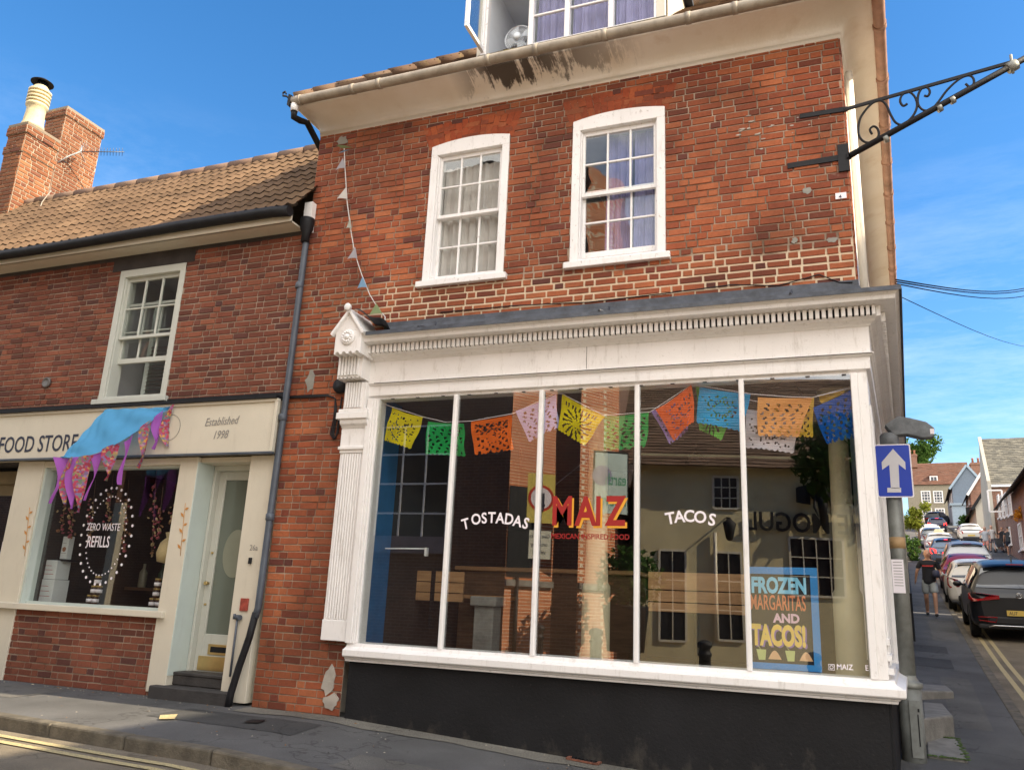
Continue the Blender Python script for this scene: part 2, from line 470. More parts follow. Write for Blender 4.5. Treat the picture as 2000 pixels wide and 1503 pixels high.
def asphalt_mat(name, col, agg=.5, patch=.3, scale=220):
    m, nt, b = base(name); p = pos(nt)
    c = ramp(nt, noise_(nt, p, .8, 5), [(.35, [x * (1 - patch) for x in col]), (.65, [x * (1 + patch) for x in col])])
    g = ramp(nt, noise_(nt, p, scale, 3, .7), [(.35, (.5 - agg / 2,) * 3), (.65, (.5 + agg / 2,) * 3)])
    c = mixc(nt, .8, c, g, 'OVERLAY')
    v = nd(nt, 'ShaderNodeTexVoronoi', Scale=.55); v.feature = 'DISTANCE_TO_EDGE'
    wp = nt.nodes.new('ShaderNodeVectorMath'); wp.operation = 'ADD'
    nn = nd(nt, 'ShaderNodeTexNoise', Scale=3.0, Detail=3.0); nt.links.new(p, nn.inputs['Vector'])
    nt.links.new(p, wp.inputs[0]); nt.links.new(nn.outputs['Color'], wp.inputs[1]); nt.links.new(wp.outputs[0], v.inputs['Vector'])
    k = ramp(nt, v.outputs['Distance'], [(.004, (.5,) * 3), (.012, (0, 0, 0))])
    c = mixc(nt, k, c, [x * .35 for x in col])
    nt.links.new(c, b.inputs['Base Color']); b.inputs['Roughness'].default_value = .88; b.inputs['Specular IOR Level'].default_value = .3
    bump_(nt, b, noise_(nt, p, scale * .8, 4), .006)
    return m
M['asphalt'] = asphalt_mat('road_asphalt', (.20, .168, .122), .6)
M['pave'] = asphalt_mat('pavement_asphalt', (.105, .104, .103), .45, .25)
M['kerb'] = pm('granite_kerb', (.125, .108, .08), .85, vary=.35, scale=6, bump=.008, bscale=50, dirt=.4, dirtcol=(.05, .045, .035))
def line_mat(name, col):
    m, nt, b = base(name); p = pos(nt)
    k = ramp(nt, noise_(nt, p, 60, 7, .75), [(.50, (0, 0, 0)), (.62, (.85,) * 3)])
    c = mixc(nt, k, col, (.12, .11, .09))
    nt.links.new(c, b.inputs['Base Color']); b.inputs['Roughness'].default_value = .8
    return m
M['yellow_line'] = line_mat('worn_yellow_line_paint', (.50, .41, .21))
M['white_line'] = line_mat('worn_white_line_paint', (.6, .6, .58))
M['soil'] = pm('earth', (.10, .095, .06), .95, vary=.4, scale=.2)
def tile_mat(name, stops, moss=.3, mosscol=(.16, .13, .03), big=.35):
    m, nt, b = base(name)
    g = nt.nodes.new('ShaderNodeNewGeometry'); p = g.outputs['Position']
    c = ramp(nt, g.outputs['Random Per Island'], stops)
    c = mixc(nt, ramp(nt, noise_(nt, p, 1.1, 5), [(.4, (0, 0, 0)), (.7, (big,) * 3)]), c, [x * .5 for x in stops[0][1]])
    c = mixc(nt, ramp(nt, noise_(nt, p, 9, 7, .7), [(.55, (0, 0, 0)), (.72, (moss,) * 3)]), c, mosscol)
    nt.links.new(c, b.inputs['Base Color']); b.inputs['Roughness'].default_value = .9; b.inputs['Specular IOR Level'].default_value = .2
    bump_(nt, b, noise_(nt, p, 80, 5), .004)
    return m
M['pantile'] = tile_mat('brown_concrete_tiles', [(0, (.125, .078, .046)), (.5, (.155, .096, .056)), (1, (.185, .117, .068))], .4, (.06, .045, .035), .6)
M['tile_butt'] = pm('shaded_tile_butt', (.045, .034, .026), .95, vary=.4, scale=20)  # shade between the tile rows, painted into the butt faces
M['claytile'] = tile_mat('old_clay_tiles', [(0, (.08, .05, .035)), (.4, (.14, .085, .055)), (.8, (.20, .13, .085)), (1, (.10, .07, .05))], .5, (.20, .16, .06))
M['redtile'] = tile_mat('red_brown_tiles', [(0, (.12, .06, .042)), (.5, (.165, .08, .054)), (1, (.14, .08, .058))], .25, (.2, .15, .08))
M['slate'] = tile_mat('grey_stone_slates', [(0, (.115, .11, .095)), (.5, (.16, .15, .125)), (1, (.20, .185, .15))], .3, (.16, .13, .06))
def cornice_mat():
    m, nt, b = base('stained_cream_cove'); p = pos(nt)
    c = ramp(nt, noise_(nt, p, 1.6, 5), [(.3, (.82, .74, .63)), (.55, (.90, .84, .75)), (.75, (.92, .87, .80))])
    c = mixc(nt, ramp(nt, noise_(nt, p, 3.1, 6), [(.58, (0, 0, 0)), (.75, (.4,) * 3)]), c, (.62, .48, .33))
    s = nt.nodes.new('ShaderNodeSeparateXYZ'); nt.links.new(p, s.inputs[0])
    # black algae streaks that run down from the leaking gutter joints
    st = noise_(nt, p, 9.0, 9, .75, (1.6, .01, .22)); bl_ = noise_(nt, p, 4.2, 8, .7, (1, .3, 1))
    xr = ramp(nt, math_(nt, 'MULTIPLY', math_(nt, 'ADD', s.outputs['X'], 6), 1 / 6), [(.33, (0, 0, 0)), (.41, (1, 1, 1)), (.50, (1, 1, 1)), (.62, (.55,) * 3), (.70, (0, 0, 0))])
    zr = math_(nt, 'MULTIPLY', math_(nt, 'SUBTRACT', s.outputs['Z'], 6.69), 5.5, True)
    k = ramp(nt, math_(nt, 'ADD', math_(nt, 'ADD', math_(nt, 'MULTIPLY', math_(nt, 'SUBTRACT', st, .5), 2.0), math_(nt, 'MULTIPLY', math_(nt, 'SUBTRACT', bl_, .5), 3.0)), math_(nt, 'MULTIPLY', math_(nt, 'SUBTRACT', zr, .58), 1.0)), [(.0, (0, 0, 0)), (.22, (.93,) * 3)])
    k = math_(nt, 'MULTIPLY', k, xr)
    c = mixc(nt, k, c, (.05, .035, .025))
    nt.links.new(c, b.inputs['Base Color']); b.inputs['Roughness'].default_value = .85
    bump_(nt, b, noise_(nt, p, 30, 5), .004)
    return m
M['cove'] = cornice_mat()
M['gutter'] = pm('weathered_grey_gutter', (.33, .285, .225), .55, vary=.2, scale=5, dirt=.5, dirtcol=(.12, .09, .06))
M['rustgutter'] = pm('rusty_red_gutter', (.38, .22, .16), .7, vary=.35, scale=5, dirt=.5, dirtcol=(.45, .33, .22))
M['siderender'] = paint_mat('side_cream_render', (.86, .80, .70), .35, .25)  # cream render with streaks and peeling
M['lilac'] = cloth_mat('lilac_curtain', (.32, .30, .52), .2)
M['net'] = cloth_mat('pale_curtain', (.80, .74, .70), .25)
M['dormerglass'] = glass_mat('thin_dormer_glass', 1.22)
M['creamcol'] = pm('cream_column_paint', (.74, .66, .44), .5, vary=.06)
M['letter_white'] = pm('white_vinyl', (.86, .80, .84), .5, vary=0)
M['letter_red'] = pm('red_sign_paint', (.33, .012, .010), .5, vary=0)
M['letter_yellow'] = pm('yellow_sign_paint', (.78, .36, .03), .5, vary=0)
M['letter_dark'] = pm('dark_blue_lettering', (.03, .035, .06), .5, vary=0)
M['letter_grey'] = pm('grey_lettering', (.25, .235, .22), .5, vary=0)
M['orange_leaf'] = pm('ochre_stencil_paint', (.55, .25, .06), .6, vary=0)
M['plaster_patch'] = pm('grey_cement_patch', (.26, .25, .22), .9, vary=.15, bump=.004)
# ---------------------------------------------------------------- ground, roads, pavements
def s_of(x, y): return (Vector((x, y, 0)) - SO).dot(SU)
def zroad(x, y):
    zm = zb(x) - .16 - .012 * (-1.75 - min(y, -1.75))
    if y <= -1.75: return zm
    z2 = zs(max(1, s_of(x, y))) - .10
    if y >= 1.5: return z2
    k = (y + 1.75) / 3.25
    return (zb(x) - .16) * (1 - k) + z2 * k
def zsheet(x, y):
    if y > 2: return zs(max(0, s_of(x, y))) - .45
    return zb(x) - 1.0 - max(0, -y - 10) * .002
xs = [-500, -250, -120, -60, -30, -15, -6, 0, 3, 6, 12, 30, 60, 120, 250, 500]
ys = [-500, -200, -80, -30, -9, 0, 3, 8, 16, 25, 35, 45, 58, 70, 85, 100, 115, 130, 160, 200, 260, 400, 900]
b = MB(); vs = [(x, y, zsheet(x, y)) for x in xs for y in ys]; n = len(ys)
b.add(vs, [(i * n + j, (i + 1) * n + j, (i + 1) * n + j + 1, i * n + j + 1) for i in range(len(xs) - 1) for j in range(n - 1)], 0, True)
struct(b.build('ground', M['soil']))
def gridsheet(name, xs, ys, fn, m):
    b = MB(); n = len(ys)
    b.add([fn(x, y) for x in xs for y in ys], [(i * n + j, (i + 1) * n + j, (i + 1) * n + j + 1, i * n + j + 1) for i in range(len(xs) - 1) for j in range(n - 1)], 0, True)
    return struct(b.build(name, m))
fr = lambda a, b_, st: [a + st * i for i in range(int((b_ - a) / st) + 1)]
gridsheet('road', [-60, -40, -25] + fr(-16, 8, .5) + [12, 25, 60], [-8.6, -7.5, -6, -4.5, -3.2, -2.4, -1.75, -1.2, -.6, 0, .5, 1, 1.5, 2.0], lambda x, y: (x, y, zroad(x, y)), M['asphalt'])
def sidept(s, t):
    p = ST(s, t); return (p.x, p.y, zroad(p.x, p.y) + .004)
gridsheet('side_road', fr(1.9, 30, 1) + fr(35, 150, 5), fr(.4, 9.4, .9), sidept, M['asphalt'])
# kerb line: main street, rounded corner, then up the side street
KERB = [(-60, -1.2), (-30, -1.25), (-12, -1.32), (-9, -1.40), (-7, -1.56), (-5.4, -1.69), (-3.8, -1.74), (-2, -1.76), (-.7, -1.76)]
xb = sorted({-60, -30, -12, -4.9, -2.3, -.7} | {round(-11.6 + .4 * i, 2) for i in range(28)})
KERB = [(x, lerp_tab(KERB, x)) for x in xb if x <= -.7]
a0 = Vector((-.25, -1.76, 0)); a1 = ST(1.35, 1.22); ctl = ST(-1.75, 1.05)
for i in range(0, 11):
    k = i / 10; p = a0 * (1 - k) ** 2 + ctl * 2 * k * (1 - k) + a1 * k * k; KERB.append((p.x, p.y))
for s in fr(2, 30, 1.5) + fr(34, 150, 6): p = ST(s, 1.22); KERB.append((p.x, p.y))
def inner(p):
    x, y = p
    if y < -1.0 and x < 0: return (x, .25)
    s = s_of(x, y)
    if s < .3: return (.0, .2)
    q = ST(s, -.15); return (q.x, q.y)
def zpav(x, y, dist):
    s = s_of(x, y)
    if y <= .3 and x < .3: b0 = zb(x)
    else: b0 = zs(max(0, s)) if s > .3 else zb(x)
    return b0 - .03 * dist
pv = []; N = 6
for p in KERB:
    q = inner(p); d = math.hypot(p[0] - q[0], p[1] - q[1])
    bz = zb(q[0]) if (p[1] < -1 and p[0] < 0) else zs(max(0, s_of(*p)))
    for j in range(N + 1):
        k = j / N; pv.append((q[0] + (p[0] - q[0]) * k, q[1] + (p[1] - q[1]) * k, bz - .03 * d * k))
b = MB(); b.add(pv, [(i * (N + 1) + j, i * (N + 1) + j + 1, (i + 1) * (N + 1) + j + 1, (i + 1) * (N + 1) + j) for i in range(len(KERB) - 1) for j in range(N)], 0, True)
struct(b.build('pavement', M['pave']))
KZ = [pv[i * (N + 1) + N][2] for i in range(len(KERB))]
# resample the kerb into stones
def along(path, zs_, step):
    out = []; acc = 0; prev = Vector((path[0][0], path[0][1], zs_[0])); out.append(prev.copy())
    for (x, y), z in zip(path[1:], zs_[1:]):
        q = Vector((x, y, z)); L = (q - prev).length; d = step - acc
        while d <= L: out.append(prev + (q - prev) * (d / L)); d += step
        acc = L - (d - step); prev = q
    return out
b = MB(); st = along(KERB, KZ, .92)
for p, q in zip(st, st[1:]):
    d = (q - p); d.z = 0; d.normalize(); nn = Vector((d.y, -d.x, 0)); g = .006; j = random.uniform(-.006, .006)
    dz = (q.z - p.z)
    c0 = p + d * g; c1 = q - d * g
    pts = [c0 - nn * .0, c0 + nn * .135, c1 + nn * .135, c1 - nn * .0]
    top = [v + Vector((0, 0, .006 + j)) for v in pts]; bot = [v - Vector((0, 0, .2)) for v in pts]
    b.add(top + bot, [(0, 1, 2, 3), (4, 7, 6, 5), (0, 4, 5, 1), (1, 5, 6, 2), (2, 6, 7, 3), (3, 7, 4, 0)])
k = b.build('kerb', M['kerb'], bev=.018, segs=2); struct(k)
def offline(off, w, z_add, i0, i1):
    b = []
    pts = [Vector((x, y, 0)) for x, y in KERB[i0:i1]]
    L = []
    for i, p in enumerate(pts):
        d = (pts[min(i + 1, len(pts) - 1)] - pts[max(i - 1, 0)]).normalized(); nn = Vector((d.y, -d.x, 0))
        for o in (off, off + w):
            q = p + nn * o; L.append((q.x, q.y, zroad(q.x, q.y) + z_add))
    return L, [(2 * i, 2 * i + 1, 2 * i + 3, 2 * i + 2) for i in range(len(pts) - 1)]
# double yellow lines, densified so that they follow the road
KD = along(KERB, KZ, .5); KERB_S = KERB; KERB = [(p.x, p.y) for p in KD]
b = MB()
for o in (.30, .46):
    L, fs = offline(o, .075, .009, 0, len(KERB)); b.add(L, fs)
struct(b.build('road_markings', M['yellow_line']))
KERB = KERB_S
b = MB(); c = G(325, 1405, .02)
b.add([G(312, 1402, .03) , G(346, 1401, .03), G(340, 1409, .03), G(309, 1409, .03)], [(3, 2, 1, 0)])
for i, v in enumerate(b.v): v.z = zb(v.x) - .03 * abs(v.y) + .006
struct(b.build('pavement_paint_mark', M['yellow_line']))
# cobbled forecourt on the far side of the main street (seen only in the shop window)
m, nt, bb = base('cobbles'); v = nd(nt, 'ShaderNodeTexVoronoi', Scale=8.0); nt.links.new(pos(nt), v.inputs['Vector'])
nt.links.new(ramp(nt, v.outputs['Distance'], [(.0, (.30, .23, .15)), (.5, (.22, .165, .11)), (.75, (.07, .055, .04))]), bb.inputs['Base Color']); bb.inputs['Roughness'].default_value = .9
M['cobble'] = m
gridsheet('forecourt', fr(-30, 30, 3), [-24, -16, -12, -10, -8.5], lambda x, y: (x, y, zroad(x, -8.5) + .03 - (y + 8.5) * .01), M['cobble'])
# ---------------------------------------------------------------- brickwork
def holed(mb, a0, a1, z0, z1, holes, mp, mat=1, off=0.0):
    xs = sorted({a0, a1} | {min(max(h[i], a0), a1) for h in holes for i in (0, 1)}); zz = sorted({z0, z1} | {min(max(h[i], z0), z1) for h in holes for i in (2, 3)})
    for x, x2 in zip(xs, xs[1:]):
        for z, z2 in zip(zz, zz[1:]):
            cx_, cz_ = (x + x2) / 2, (z + z2) / 2
            if any(h[0] < cx_ < h[1] and h[2] < cz_ < h[3] for h in holes): continue
            mb.quad(mp(x, z, off), mp(x2, z, off), mp(x2, z2, off), mp(x, z2, off), mat)
def bricks(mb, a0, a1, z0, z1, holes=(), mp=lambda a, z, o: Vector((a, -o, z)), course=.0745, joint=.0105, L=.222, Hd=.106, proud=.009, jz=None, mat=0, mortar=1, slope=None, bond='flemish', rough=.0022):
    if mortar is not None: holed(mb, a0, a1, z0, z1, holes, mp, mortar)
    z = z0; k = 0; rnd = random.Random(int((a0 * 13 + z0 * 7) * 100))
    while z < z1 - .02:
        zt = min(z + course, z1); jt = joint * (jz(z) if jz else 1)
        a = a0 - rnd.random() * .05 - (L + Hd) / 2 * .5 * (k % 2) ; pat = 0
        mode = rnd.random()
        cut = [(h[0], h[1]) for h in holes if h[2] < (z + zt) / 2 < h[3]]
        while a < a1:
            if bond == 'stretch': w = L
            elif mode < .72: w = L if pat % 2 == 0 else Hd
            elif mode < .88: w = L
            else: w = Hd if pat % 3 else L
            w *= rnd.uniform(.95, 1.05); pat += 1
            segs = [(max(a, a0), min(a + w, a1))]
            for c0, c1 in cut:
                ns = []
                for p, q in segs:
                    if q <= c0 or p >= c1: ns.append((p, q))
                    else:
                        if p < c0: ns.append((p, c0))
                        if q > c1: ns.append((c1, q))
                segs = ns
            for p, q in segs:
                if q - p < jt + .012: continue
                o = proud + rnd.uniform(-.002, .003); j = lambda: rnd.uniform(-rough, rough)
                e0, e1, f0, f1 = p + jt / 2, q - jt / 2, z + jt / 2, zt - jt / 2
                if f1 - f0 < .012: continue
                ch = .0035
                outer = [(e0 + j(), f0 + j()), (e1 + j(), f0 + j()), (e1 + j(), f1 + j()), (e0 + j(), f1 + j())]
                inn = [(x + (ch if i in (0, 3) else -ch), y + (ch if i < 2 else -ch)) for i, (x, y) in enumerate(outer)]
                sl = (lambda x: slope(x)) if slope else (lambda x: 0)
                vs = [mp(x, y + sl(x), -.001) for x, y in outer] + [mp(x, y + sl(x), o) for x, y in inn]
                mb.add(vs, [(4, 5, 6, 7), (0, 1, 5, 4), (1, 2, 6, 5), (2, 3, 7, 6), (3, 0, 4, 7)], mat)
            a += w
        z += course; k += 1
def sidemap(a, z, o):
    p = ST(a, o); return Vector((p.x, p.y, z))
# ---------------------------------------------------------------- corner building
XL, XR, ZT = -5.90, .05, 6.70
W1 = (-4.32, -3.36, 4.545, 6.23); W2 = (-2.63, -1.645, 4.575, 6.235)
main = empty('corner_building', (-2.9, 3, -.1), 'three storey red brick corner building with a large white framed shop window', 'building')
b = MB()
holes = [W1, W2, (-4.85, .2, -1, 3.98)]
jz = lambda z: 1.0 if z > 4.55 or z < 3.5 else 1.75
bricks(b, XL, XR, -.45, ZT, holes, jz=jz)
bricks(b, -.004, .36, 3.95, ZT, (), mp=sidemap)
for h in (W1, W2):                                  # window reveals
    for x, s_ in ((h[0], 1), (h[1], -1)):
        q = [(x, 0, h[2]), (x, .2, h[2]), (x, .2, h[3] + .06), (x, 0, h[3] + .06)]
        b.quad(*(q if s_ > 0 else q[::-1]), 1)
    b.quad((h[0], 0, h[3] + .06), (h[0], .2, h[3] + .06), (h[1], .2, h[3] + .06), (h[1], 0, h[3] + .06), 1)
wall = b.build('wall', [M['brick'], M['mortar']], main)
# patches of cement and plaster left on the old wall
b = MB()
def blob(b, c, rx, rz, out, mp=lambda a, z, o: Vector((a, -o, z)), n=14, seed=1):
    rr = random.Random(seed); pts = []
    for i in range(n):
        a = 2 * math.pi * i / n; k = rr.uniform(.6, 1.15); pts.append((c[0] + math.cos(a) * rx * k, c[1] + math.sin(a) * rz * k))
    b.prism([mp(x, z, 0.002) for x, z in pts], mp(0, 0, out) - mp(0, 0, 0))
for i, (px, py, rx, rz) in enumerate([(606, 742, .07, .13), (1578, 372, .045, .045), (1552, 470, .03, .03), (1625, 468, .05, .03), (668, 275, .09, .075)]):
    b = MB(); p = F(px, py, -.01); blob(b, (p.x, p.z), rx, rz, .011, seed=i + 3); b.build('cement_patch', M['plaster_patch'], main)
oldpl = pm('old_white_plaster', (.40, .36, .31), .9, vary=.25, bump=.004)
for i, (px, py, rx, rz) in enumerate([(640, 1330, .085, .16), (645, 1370, .1, .08), (690, 690, .03, .06)]):
    b = MB(); p = F(px, py, -.03); blob(b, (p.x, p.z), rx, rz, .02, seed=i + 13); b.build('plaster_patch', oldpl, main)
for i in range(18):
    b = MB(); p = F(random.gauss(1500, 45), random.gauss(258, 20), 0); blob(b, (p.x, p.z), random.uniform(.006, .035), random.uniform(.004, .012), .010, seed=i + 33); b.build('lime_scuff', oldpl, main)
# gauged brick arches over the windows
def arch(h, spread=.10, hh=.30):
    b = MB(); n = 15; x0, x1 = h[0] - .035, h[1] + .035; zb_ = h[3] - .03
    rise = lambda k: .045 * (1 - (2 * k - 1) ** 2)
    for i in range(n):
        k0, k1 = i / n, (i + 1) / n; g = .0042
        for r0, r1 in ((0, .46), (.46, 1)) if i % 2 else ((0, .6), (.6, 1)):
            P = []
            for k, r in ((k0, r0), (k1, r0), (k1, r1), (k0, r1)):
                x = x0 + (x1 - x0) * k; xt = (x0 - spread) + (x1 - x0 + 2 * spread) * k
                zz = zb_ + rise(k) + (hh - rise(k) * .3) * r
                P.append(Vector((x + (xt - x) * r, -.0085 - random.uniform(0, .002), zz)))
            c = sum(P, Vector()) / 4
            P = [p + (c - p).normalized() * g * 1.4 for p in P]
            b.prism(P, (0, .03, 0))
    return b
for h in (W1, W2):
    a = arch(h).build('brick_arch', M['rubbed'], main)
# ---------------------------------------------------------------- sash windows
def curtain_geo(x0, x1, z0, z1, y, waves, amp, seed=0, drop=0):
    rr = random.Random(seed); ph = [rr.uniform(0, 6) for _ in range(4)]
    def fn(u, v):
        x = x0 + (x1 - x0) * u
        f = math.sin(u * waves * 6.28 + ph[0]) + .5 * math.sin(u * waves * 2.3 * 6.28 + ph[1] + v) + .3 * math.sin(u * waves * 4.1 * 6.28 + ph[2])
        return Vector((x + .006 * math.sin(v * 5 + u * 20), y + amp * f * (.6 + .4 * v), z1 + (z0 - z1) * v))
    return fn
def sash_window(parent, h, y, cols=3, arched=True, mats=('white_old',), openl=0.0, fw=.085, label=None, rows=(2, 2), split=None, head=.12):
    x0, x1, z0, z1 = h; mt = M[mats[0]]
    b = MB()                                        # box frame
    b.box(x0, x0 + fw, y - .035, y + .16, z0, z1, 0); b.box(x1 - fw, x1, y - .035, y + .16, z0, z1, 0)
    n = 10; lo = [(x0 + (x1 - x0) * i / n) for i in range(n + 1)]
    cr = (lambda k: .055 * (1 - (2 * k - 1) ** 2)) if arched else (lambda k: 0)
    poly = [(x, y - .037, z1 + cr(i / n)) for i, x in enumerate(lo)] + [(x1, y - .037, z1 - head), (x0, y - .037, z1 - head)]
    b.prism(poly, (0, .19, 0))
    b.box(x0 + fw, x0 + fw + .014, y - .01, y + .16, z0, z1 - head, 0); b.box(x1 - fw - .014, x1 - fw, y - .01, y + .16, z0, z1 - head, 0)
    w = b.build('window', mt, parent, bev=.004)
    if label: w['label'] = label
    ix0, ix1, iz0, iz1 = x0 + fw + .014, x1 - fw - .014, z0 + .05, z1 - head
    mid = split if split else (iz0 + iz1) / 2
    def sash(za, zb2, yy, nr, bot=.055, top=.04):
        s = MB(); st_ = .028
        s.box(ix0, ix0 + st_, yy, yy + .04, za, zb2); s.box(ix1 - st_, ix1, yy, yy + .04, za, zb2)
        s.box(ix0 + st_, ix1 - st_, yy, yy + .04, za, za + bot); s.box(ix0 + st_, ix1 - st_, yy, yy + .04, zb2 - top, zb2)
        gx0, gx1, gz0, gz1 = ix0 + st_, ix1 - st_, za + bot, zb2 - top
        for i in range(1, cols): x = gx0 + (gx1 - gx0) * i / cols; s.box(x - .010, x + .010, yy + .004, yy + .036, gz0, gz1)
        for i in range(1, nr):
            zz = gz0 + (gz1 - gz0) * i / nr
            for c in range(cols): s.box(gx0 + (gx1 - gx0) * c / cols + (.010 if c else 0), gx0 + (gx1 - gx0) * (c + 1) / cols - (.010 if c < cols - 1 else 0), yy + .005, yy + .035, zz - .010, zz + .010)
        s.build('sash', mt, w, bev=.003)
        g = MB(); g.box(gx0, gx1, yy + .018, yy + .022, gz0, gz1); g.build('pane', M['glass'], w)
    sash(mid - .02, iz1, y + .02, rows[0], .04, .05)
    sash(iz0 + openl, mid + .02 + openl, y + .075, rows[1], .065, .035)
    s = MB(); s.box(x0 - .05, x1 + .05, y - .085, y + .16, z0 - .055, z0 + .012); s.box(x0 + .02, x1 - .02, y - .03, y + .15, z0 + .012, z0 + .05)
    s.build('sill', mt, w, bev=.005)
    return w
sash_window(main, W1, 0.02, label='sash window with pale net curtains behind')
sash_window(main, W2, 0.02, openl=.05, label='sash window open a crack, lilac curtains behind')
# curtains hang inside: things of their own
def curtain(name, x0, x1, z0, z1, y, m, label, group=None, waves=6, amp=.018, seed=1):
    b = MB(); b.grid(curtain_geo(x0, x1, z0, z1, y, waves, amp, seed), 70, 8)
    o = b.build(name, m, loc=((x0 + x1) / 2, y, z0)); tag(o, label, 'curtain', group); return o
curtain('curtain', -4.24, -3.43, 4.60, 6.02, .17, M['net'], 'long pale gathered curtain behind the left upper sash window', waves=7, amp=.022, seed=4)
curtain('curtain', -2.30, -2.02, 4.62, 6.10, .185, M['lilac'], 'lilac curtain in the middle panes of the right upper sash window', waves=2.2, amp=.02, seed=5)
curtain('curtain', -2.0, -1.70, 4.62, 6.10, .19, M['lilac'], 'lilac curtain in the right hand panes of the right upper sash window', waves=2.0, amp=.02, seed=6)
# ---------------------------------------------------------------- shell: storeys behind the front
b = MB()
def room(b, x0, x1, y0, y1, z0, z1, wall_=0, floor=1, ceil=2, left=None, right=None, gap=None):
    b.quad((x0, y0, z0), (x1, y0, z0), (x1, y1, z0), (x0, y1, z0), floor)
    b.quad((x0, y1, z1), (x1, y1, z1), (x1, y0, z1), (x0, y0, z1), ceil)
    b.quad((x0, y1, z0), (x1, y1, z0), (x1, y1, z1), (x0, y1, z1), wall_)
    b.quad((x0, y0, z0), (x0, y1, z0), (x0, y1, z1), (x0, y0, z1), wall_ if left is None else left)
    for ya, yb_ in (((y0, gap[0]), (gap[1], y1)) if gap else ((y0, y1),)): b.quad((x1, yb_, z0), (x1, ya, z0), (x1, ya, z1), (x1, yb_, z1), wall_ if right is None else right)
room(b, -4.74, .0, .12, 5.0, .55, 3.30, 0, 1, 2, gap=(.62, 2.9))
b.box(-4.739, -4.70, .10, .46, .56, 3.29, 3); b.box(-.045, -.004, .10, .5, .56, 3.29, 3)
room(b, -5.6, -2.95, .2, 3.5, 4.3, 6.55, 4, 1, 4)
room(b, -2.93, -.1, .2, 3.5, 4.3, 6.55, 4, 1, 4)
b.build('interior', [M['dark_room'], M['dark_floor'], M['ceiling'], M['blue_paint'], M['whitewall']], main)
b = MB()
for mp0, s0, s1, z0, z1 in ((sidemap, .36, 12, 3.4, ZT),):
    b.quad(mp0(s0, z0, 0), mp0(s1, z0, 0), mp0(s1, z1, 0), mp0(s0, z1, 0))
pe = ST(12, 0)
b.quad((pe.x, pe.y, -.5), (XL, pe.y, -.5), (XL, pe.y, ZT), (pe.x, pe.y, ZT))
b.quad((XL, pe.y, -.5), (XL, 0, -.5), (XL, 0, ZT), (XL, pe.y, ZT))
b.quad((XL, .25, -.5), (-4.74, .25, -.5), (-4.74, .25, 4), (XL, .25, 4))
b.build('side_wall', M['siderender'], main)
# downpipe and corner strip on the lit side wall
b = MB(); b.tube([ST(.62, .05, 6.68), ST(.62, .05, 4.05)], .04, 10); b.tube([ST(1.3, .045, 6.68), ST(1.3, .045, 4.05)], .03, 8)
b.build('side_pipe', M['siderender'], main)
# ---------------------------------------------------------------- cove cornice, gutters, roof
path = [(-5.88, 3.0), (-5.88, 0), (.05, 0)] + [tuple(ST(s)[:2]) for s in (12,)]
prof = [(-.02, 6.655), (.022, 6.655), (.024, 6.70)] + [(.03 + .36 * (1 - math.cos(i / 8 * 1.45)) , 6.70 + .17 * math.sin(i / 8 * 1.5)) for i in range(9)] + [(.40, 6.885), (-.02, 6.885)]
def squeeze(b, k=.86, kl=.45):           # the side overhangs are shallower than the front one
    for i, v in enumerate(b.v):
        t = (v - SO).dot(SN)
        if t > 0: b.v[i] = v - SN * t * (1 - k)
        elif kl and v.x < -5.88: b.v[i] = Vector((-5.88 + (v.x + 5.88) * kl, v.y, v.z))
    return b
b = MB(); b.sweep(prof, [(p[0], p[1]) for p in path], 0, True); squeeze(b); b.build('cornice', M['cove'], main)
def gutter_path(off): return [(-5.88 - off, -off), (.05 + off, -off)]
b = MB(); zg_ = 6.885; gy = -.425; gp = []
for i in range(41): x = -6.16 + 6.6 * i / 40; gp.append((x, gy - .03, zg_ + .005 * math.sin(x * 1.7)))
b.tube(gp, .056, 12)
for x in (-5.95, -5.2, -4.85, -3.5, -2.95, -2.2, -1.35, -.9, -.25): b.tube([(x, gy - .03, zg_ + .005 * math.sin(x * 1.7)), (x + .05, gy - .03, zg_ + .005 * math.sin((x + .05) * 1.7))], .062, 12)
squeeze(b); b.build('gutter', M['gutter'], main)
b = MB(); gp = [ST(s, .43, 6.87 + .012 * math.sin(s * 2)) for s in fr(-.45, 12, .4)]; b.tube(gp, .068, 12)
for s in fr(.2, 11, .9): b.tube([ST(s, .43, 6.87 + .012 * math.sin(s * 2)), ST(s + .06, .43, 6.87 + .012 * math.sin(s * 2 + .1))], .078, 12)
squeeze(b); b.build('gutter', M['rustgutter'], main)
def tile_slope(b, e0, e1, up, inset0, inset1, nrow, row=.105, w=.165, th=.016, jit=.006, mat=0, wave=None, rnd=random.Random(3), skip=None):
    # plain tiles: e0,e1 eave ends; up = unit vector up the slope; inset per unit slope at both ends (hips)
    e0, e1, up = Vector(e0), Vector(e1), Vector(up); d = (e1 - e0).normalized(); L = (e1 - e0).length; nrm = d.cross(up).normalized()
    for r in range(nrow):
        s = r * row; a = inset0 * s + (w / 2 if r % 2 else 0); end = L - inset1 * s
        while a < end:
            q = min(a + w, end)
            if skip and skip(e0 + d * ((a + q) / 2) + up * (s + row)): a += w; continue
            j = rnd.uniform(-jit, jit); k = rnd.uniform(0, jit)
            p0 = e0 + d * (a + .002) + up * (s + j) + nrm * (th + k); p1 = e0 + d * (q - .002) + up * (s + j + rnd.uniform(-.003, .003)) + nrm * (th + k)
            t0 = p0 + up * (row * 1.5) - nrm * th; t1 = p1 + up * (row * 1.5) - nrm * th
            b.add([p0, p1, t1, t0, p0 - nrm * th * .95, p1 - nrm * th * .95], [(0, 1, 2, 3), (4, 5, 1, 0), (0, 3, 4), (1, 5, 2)], mat)
            a += w
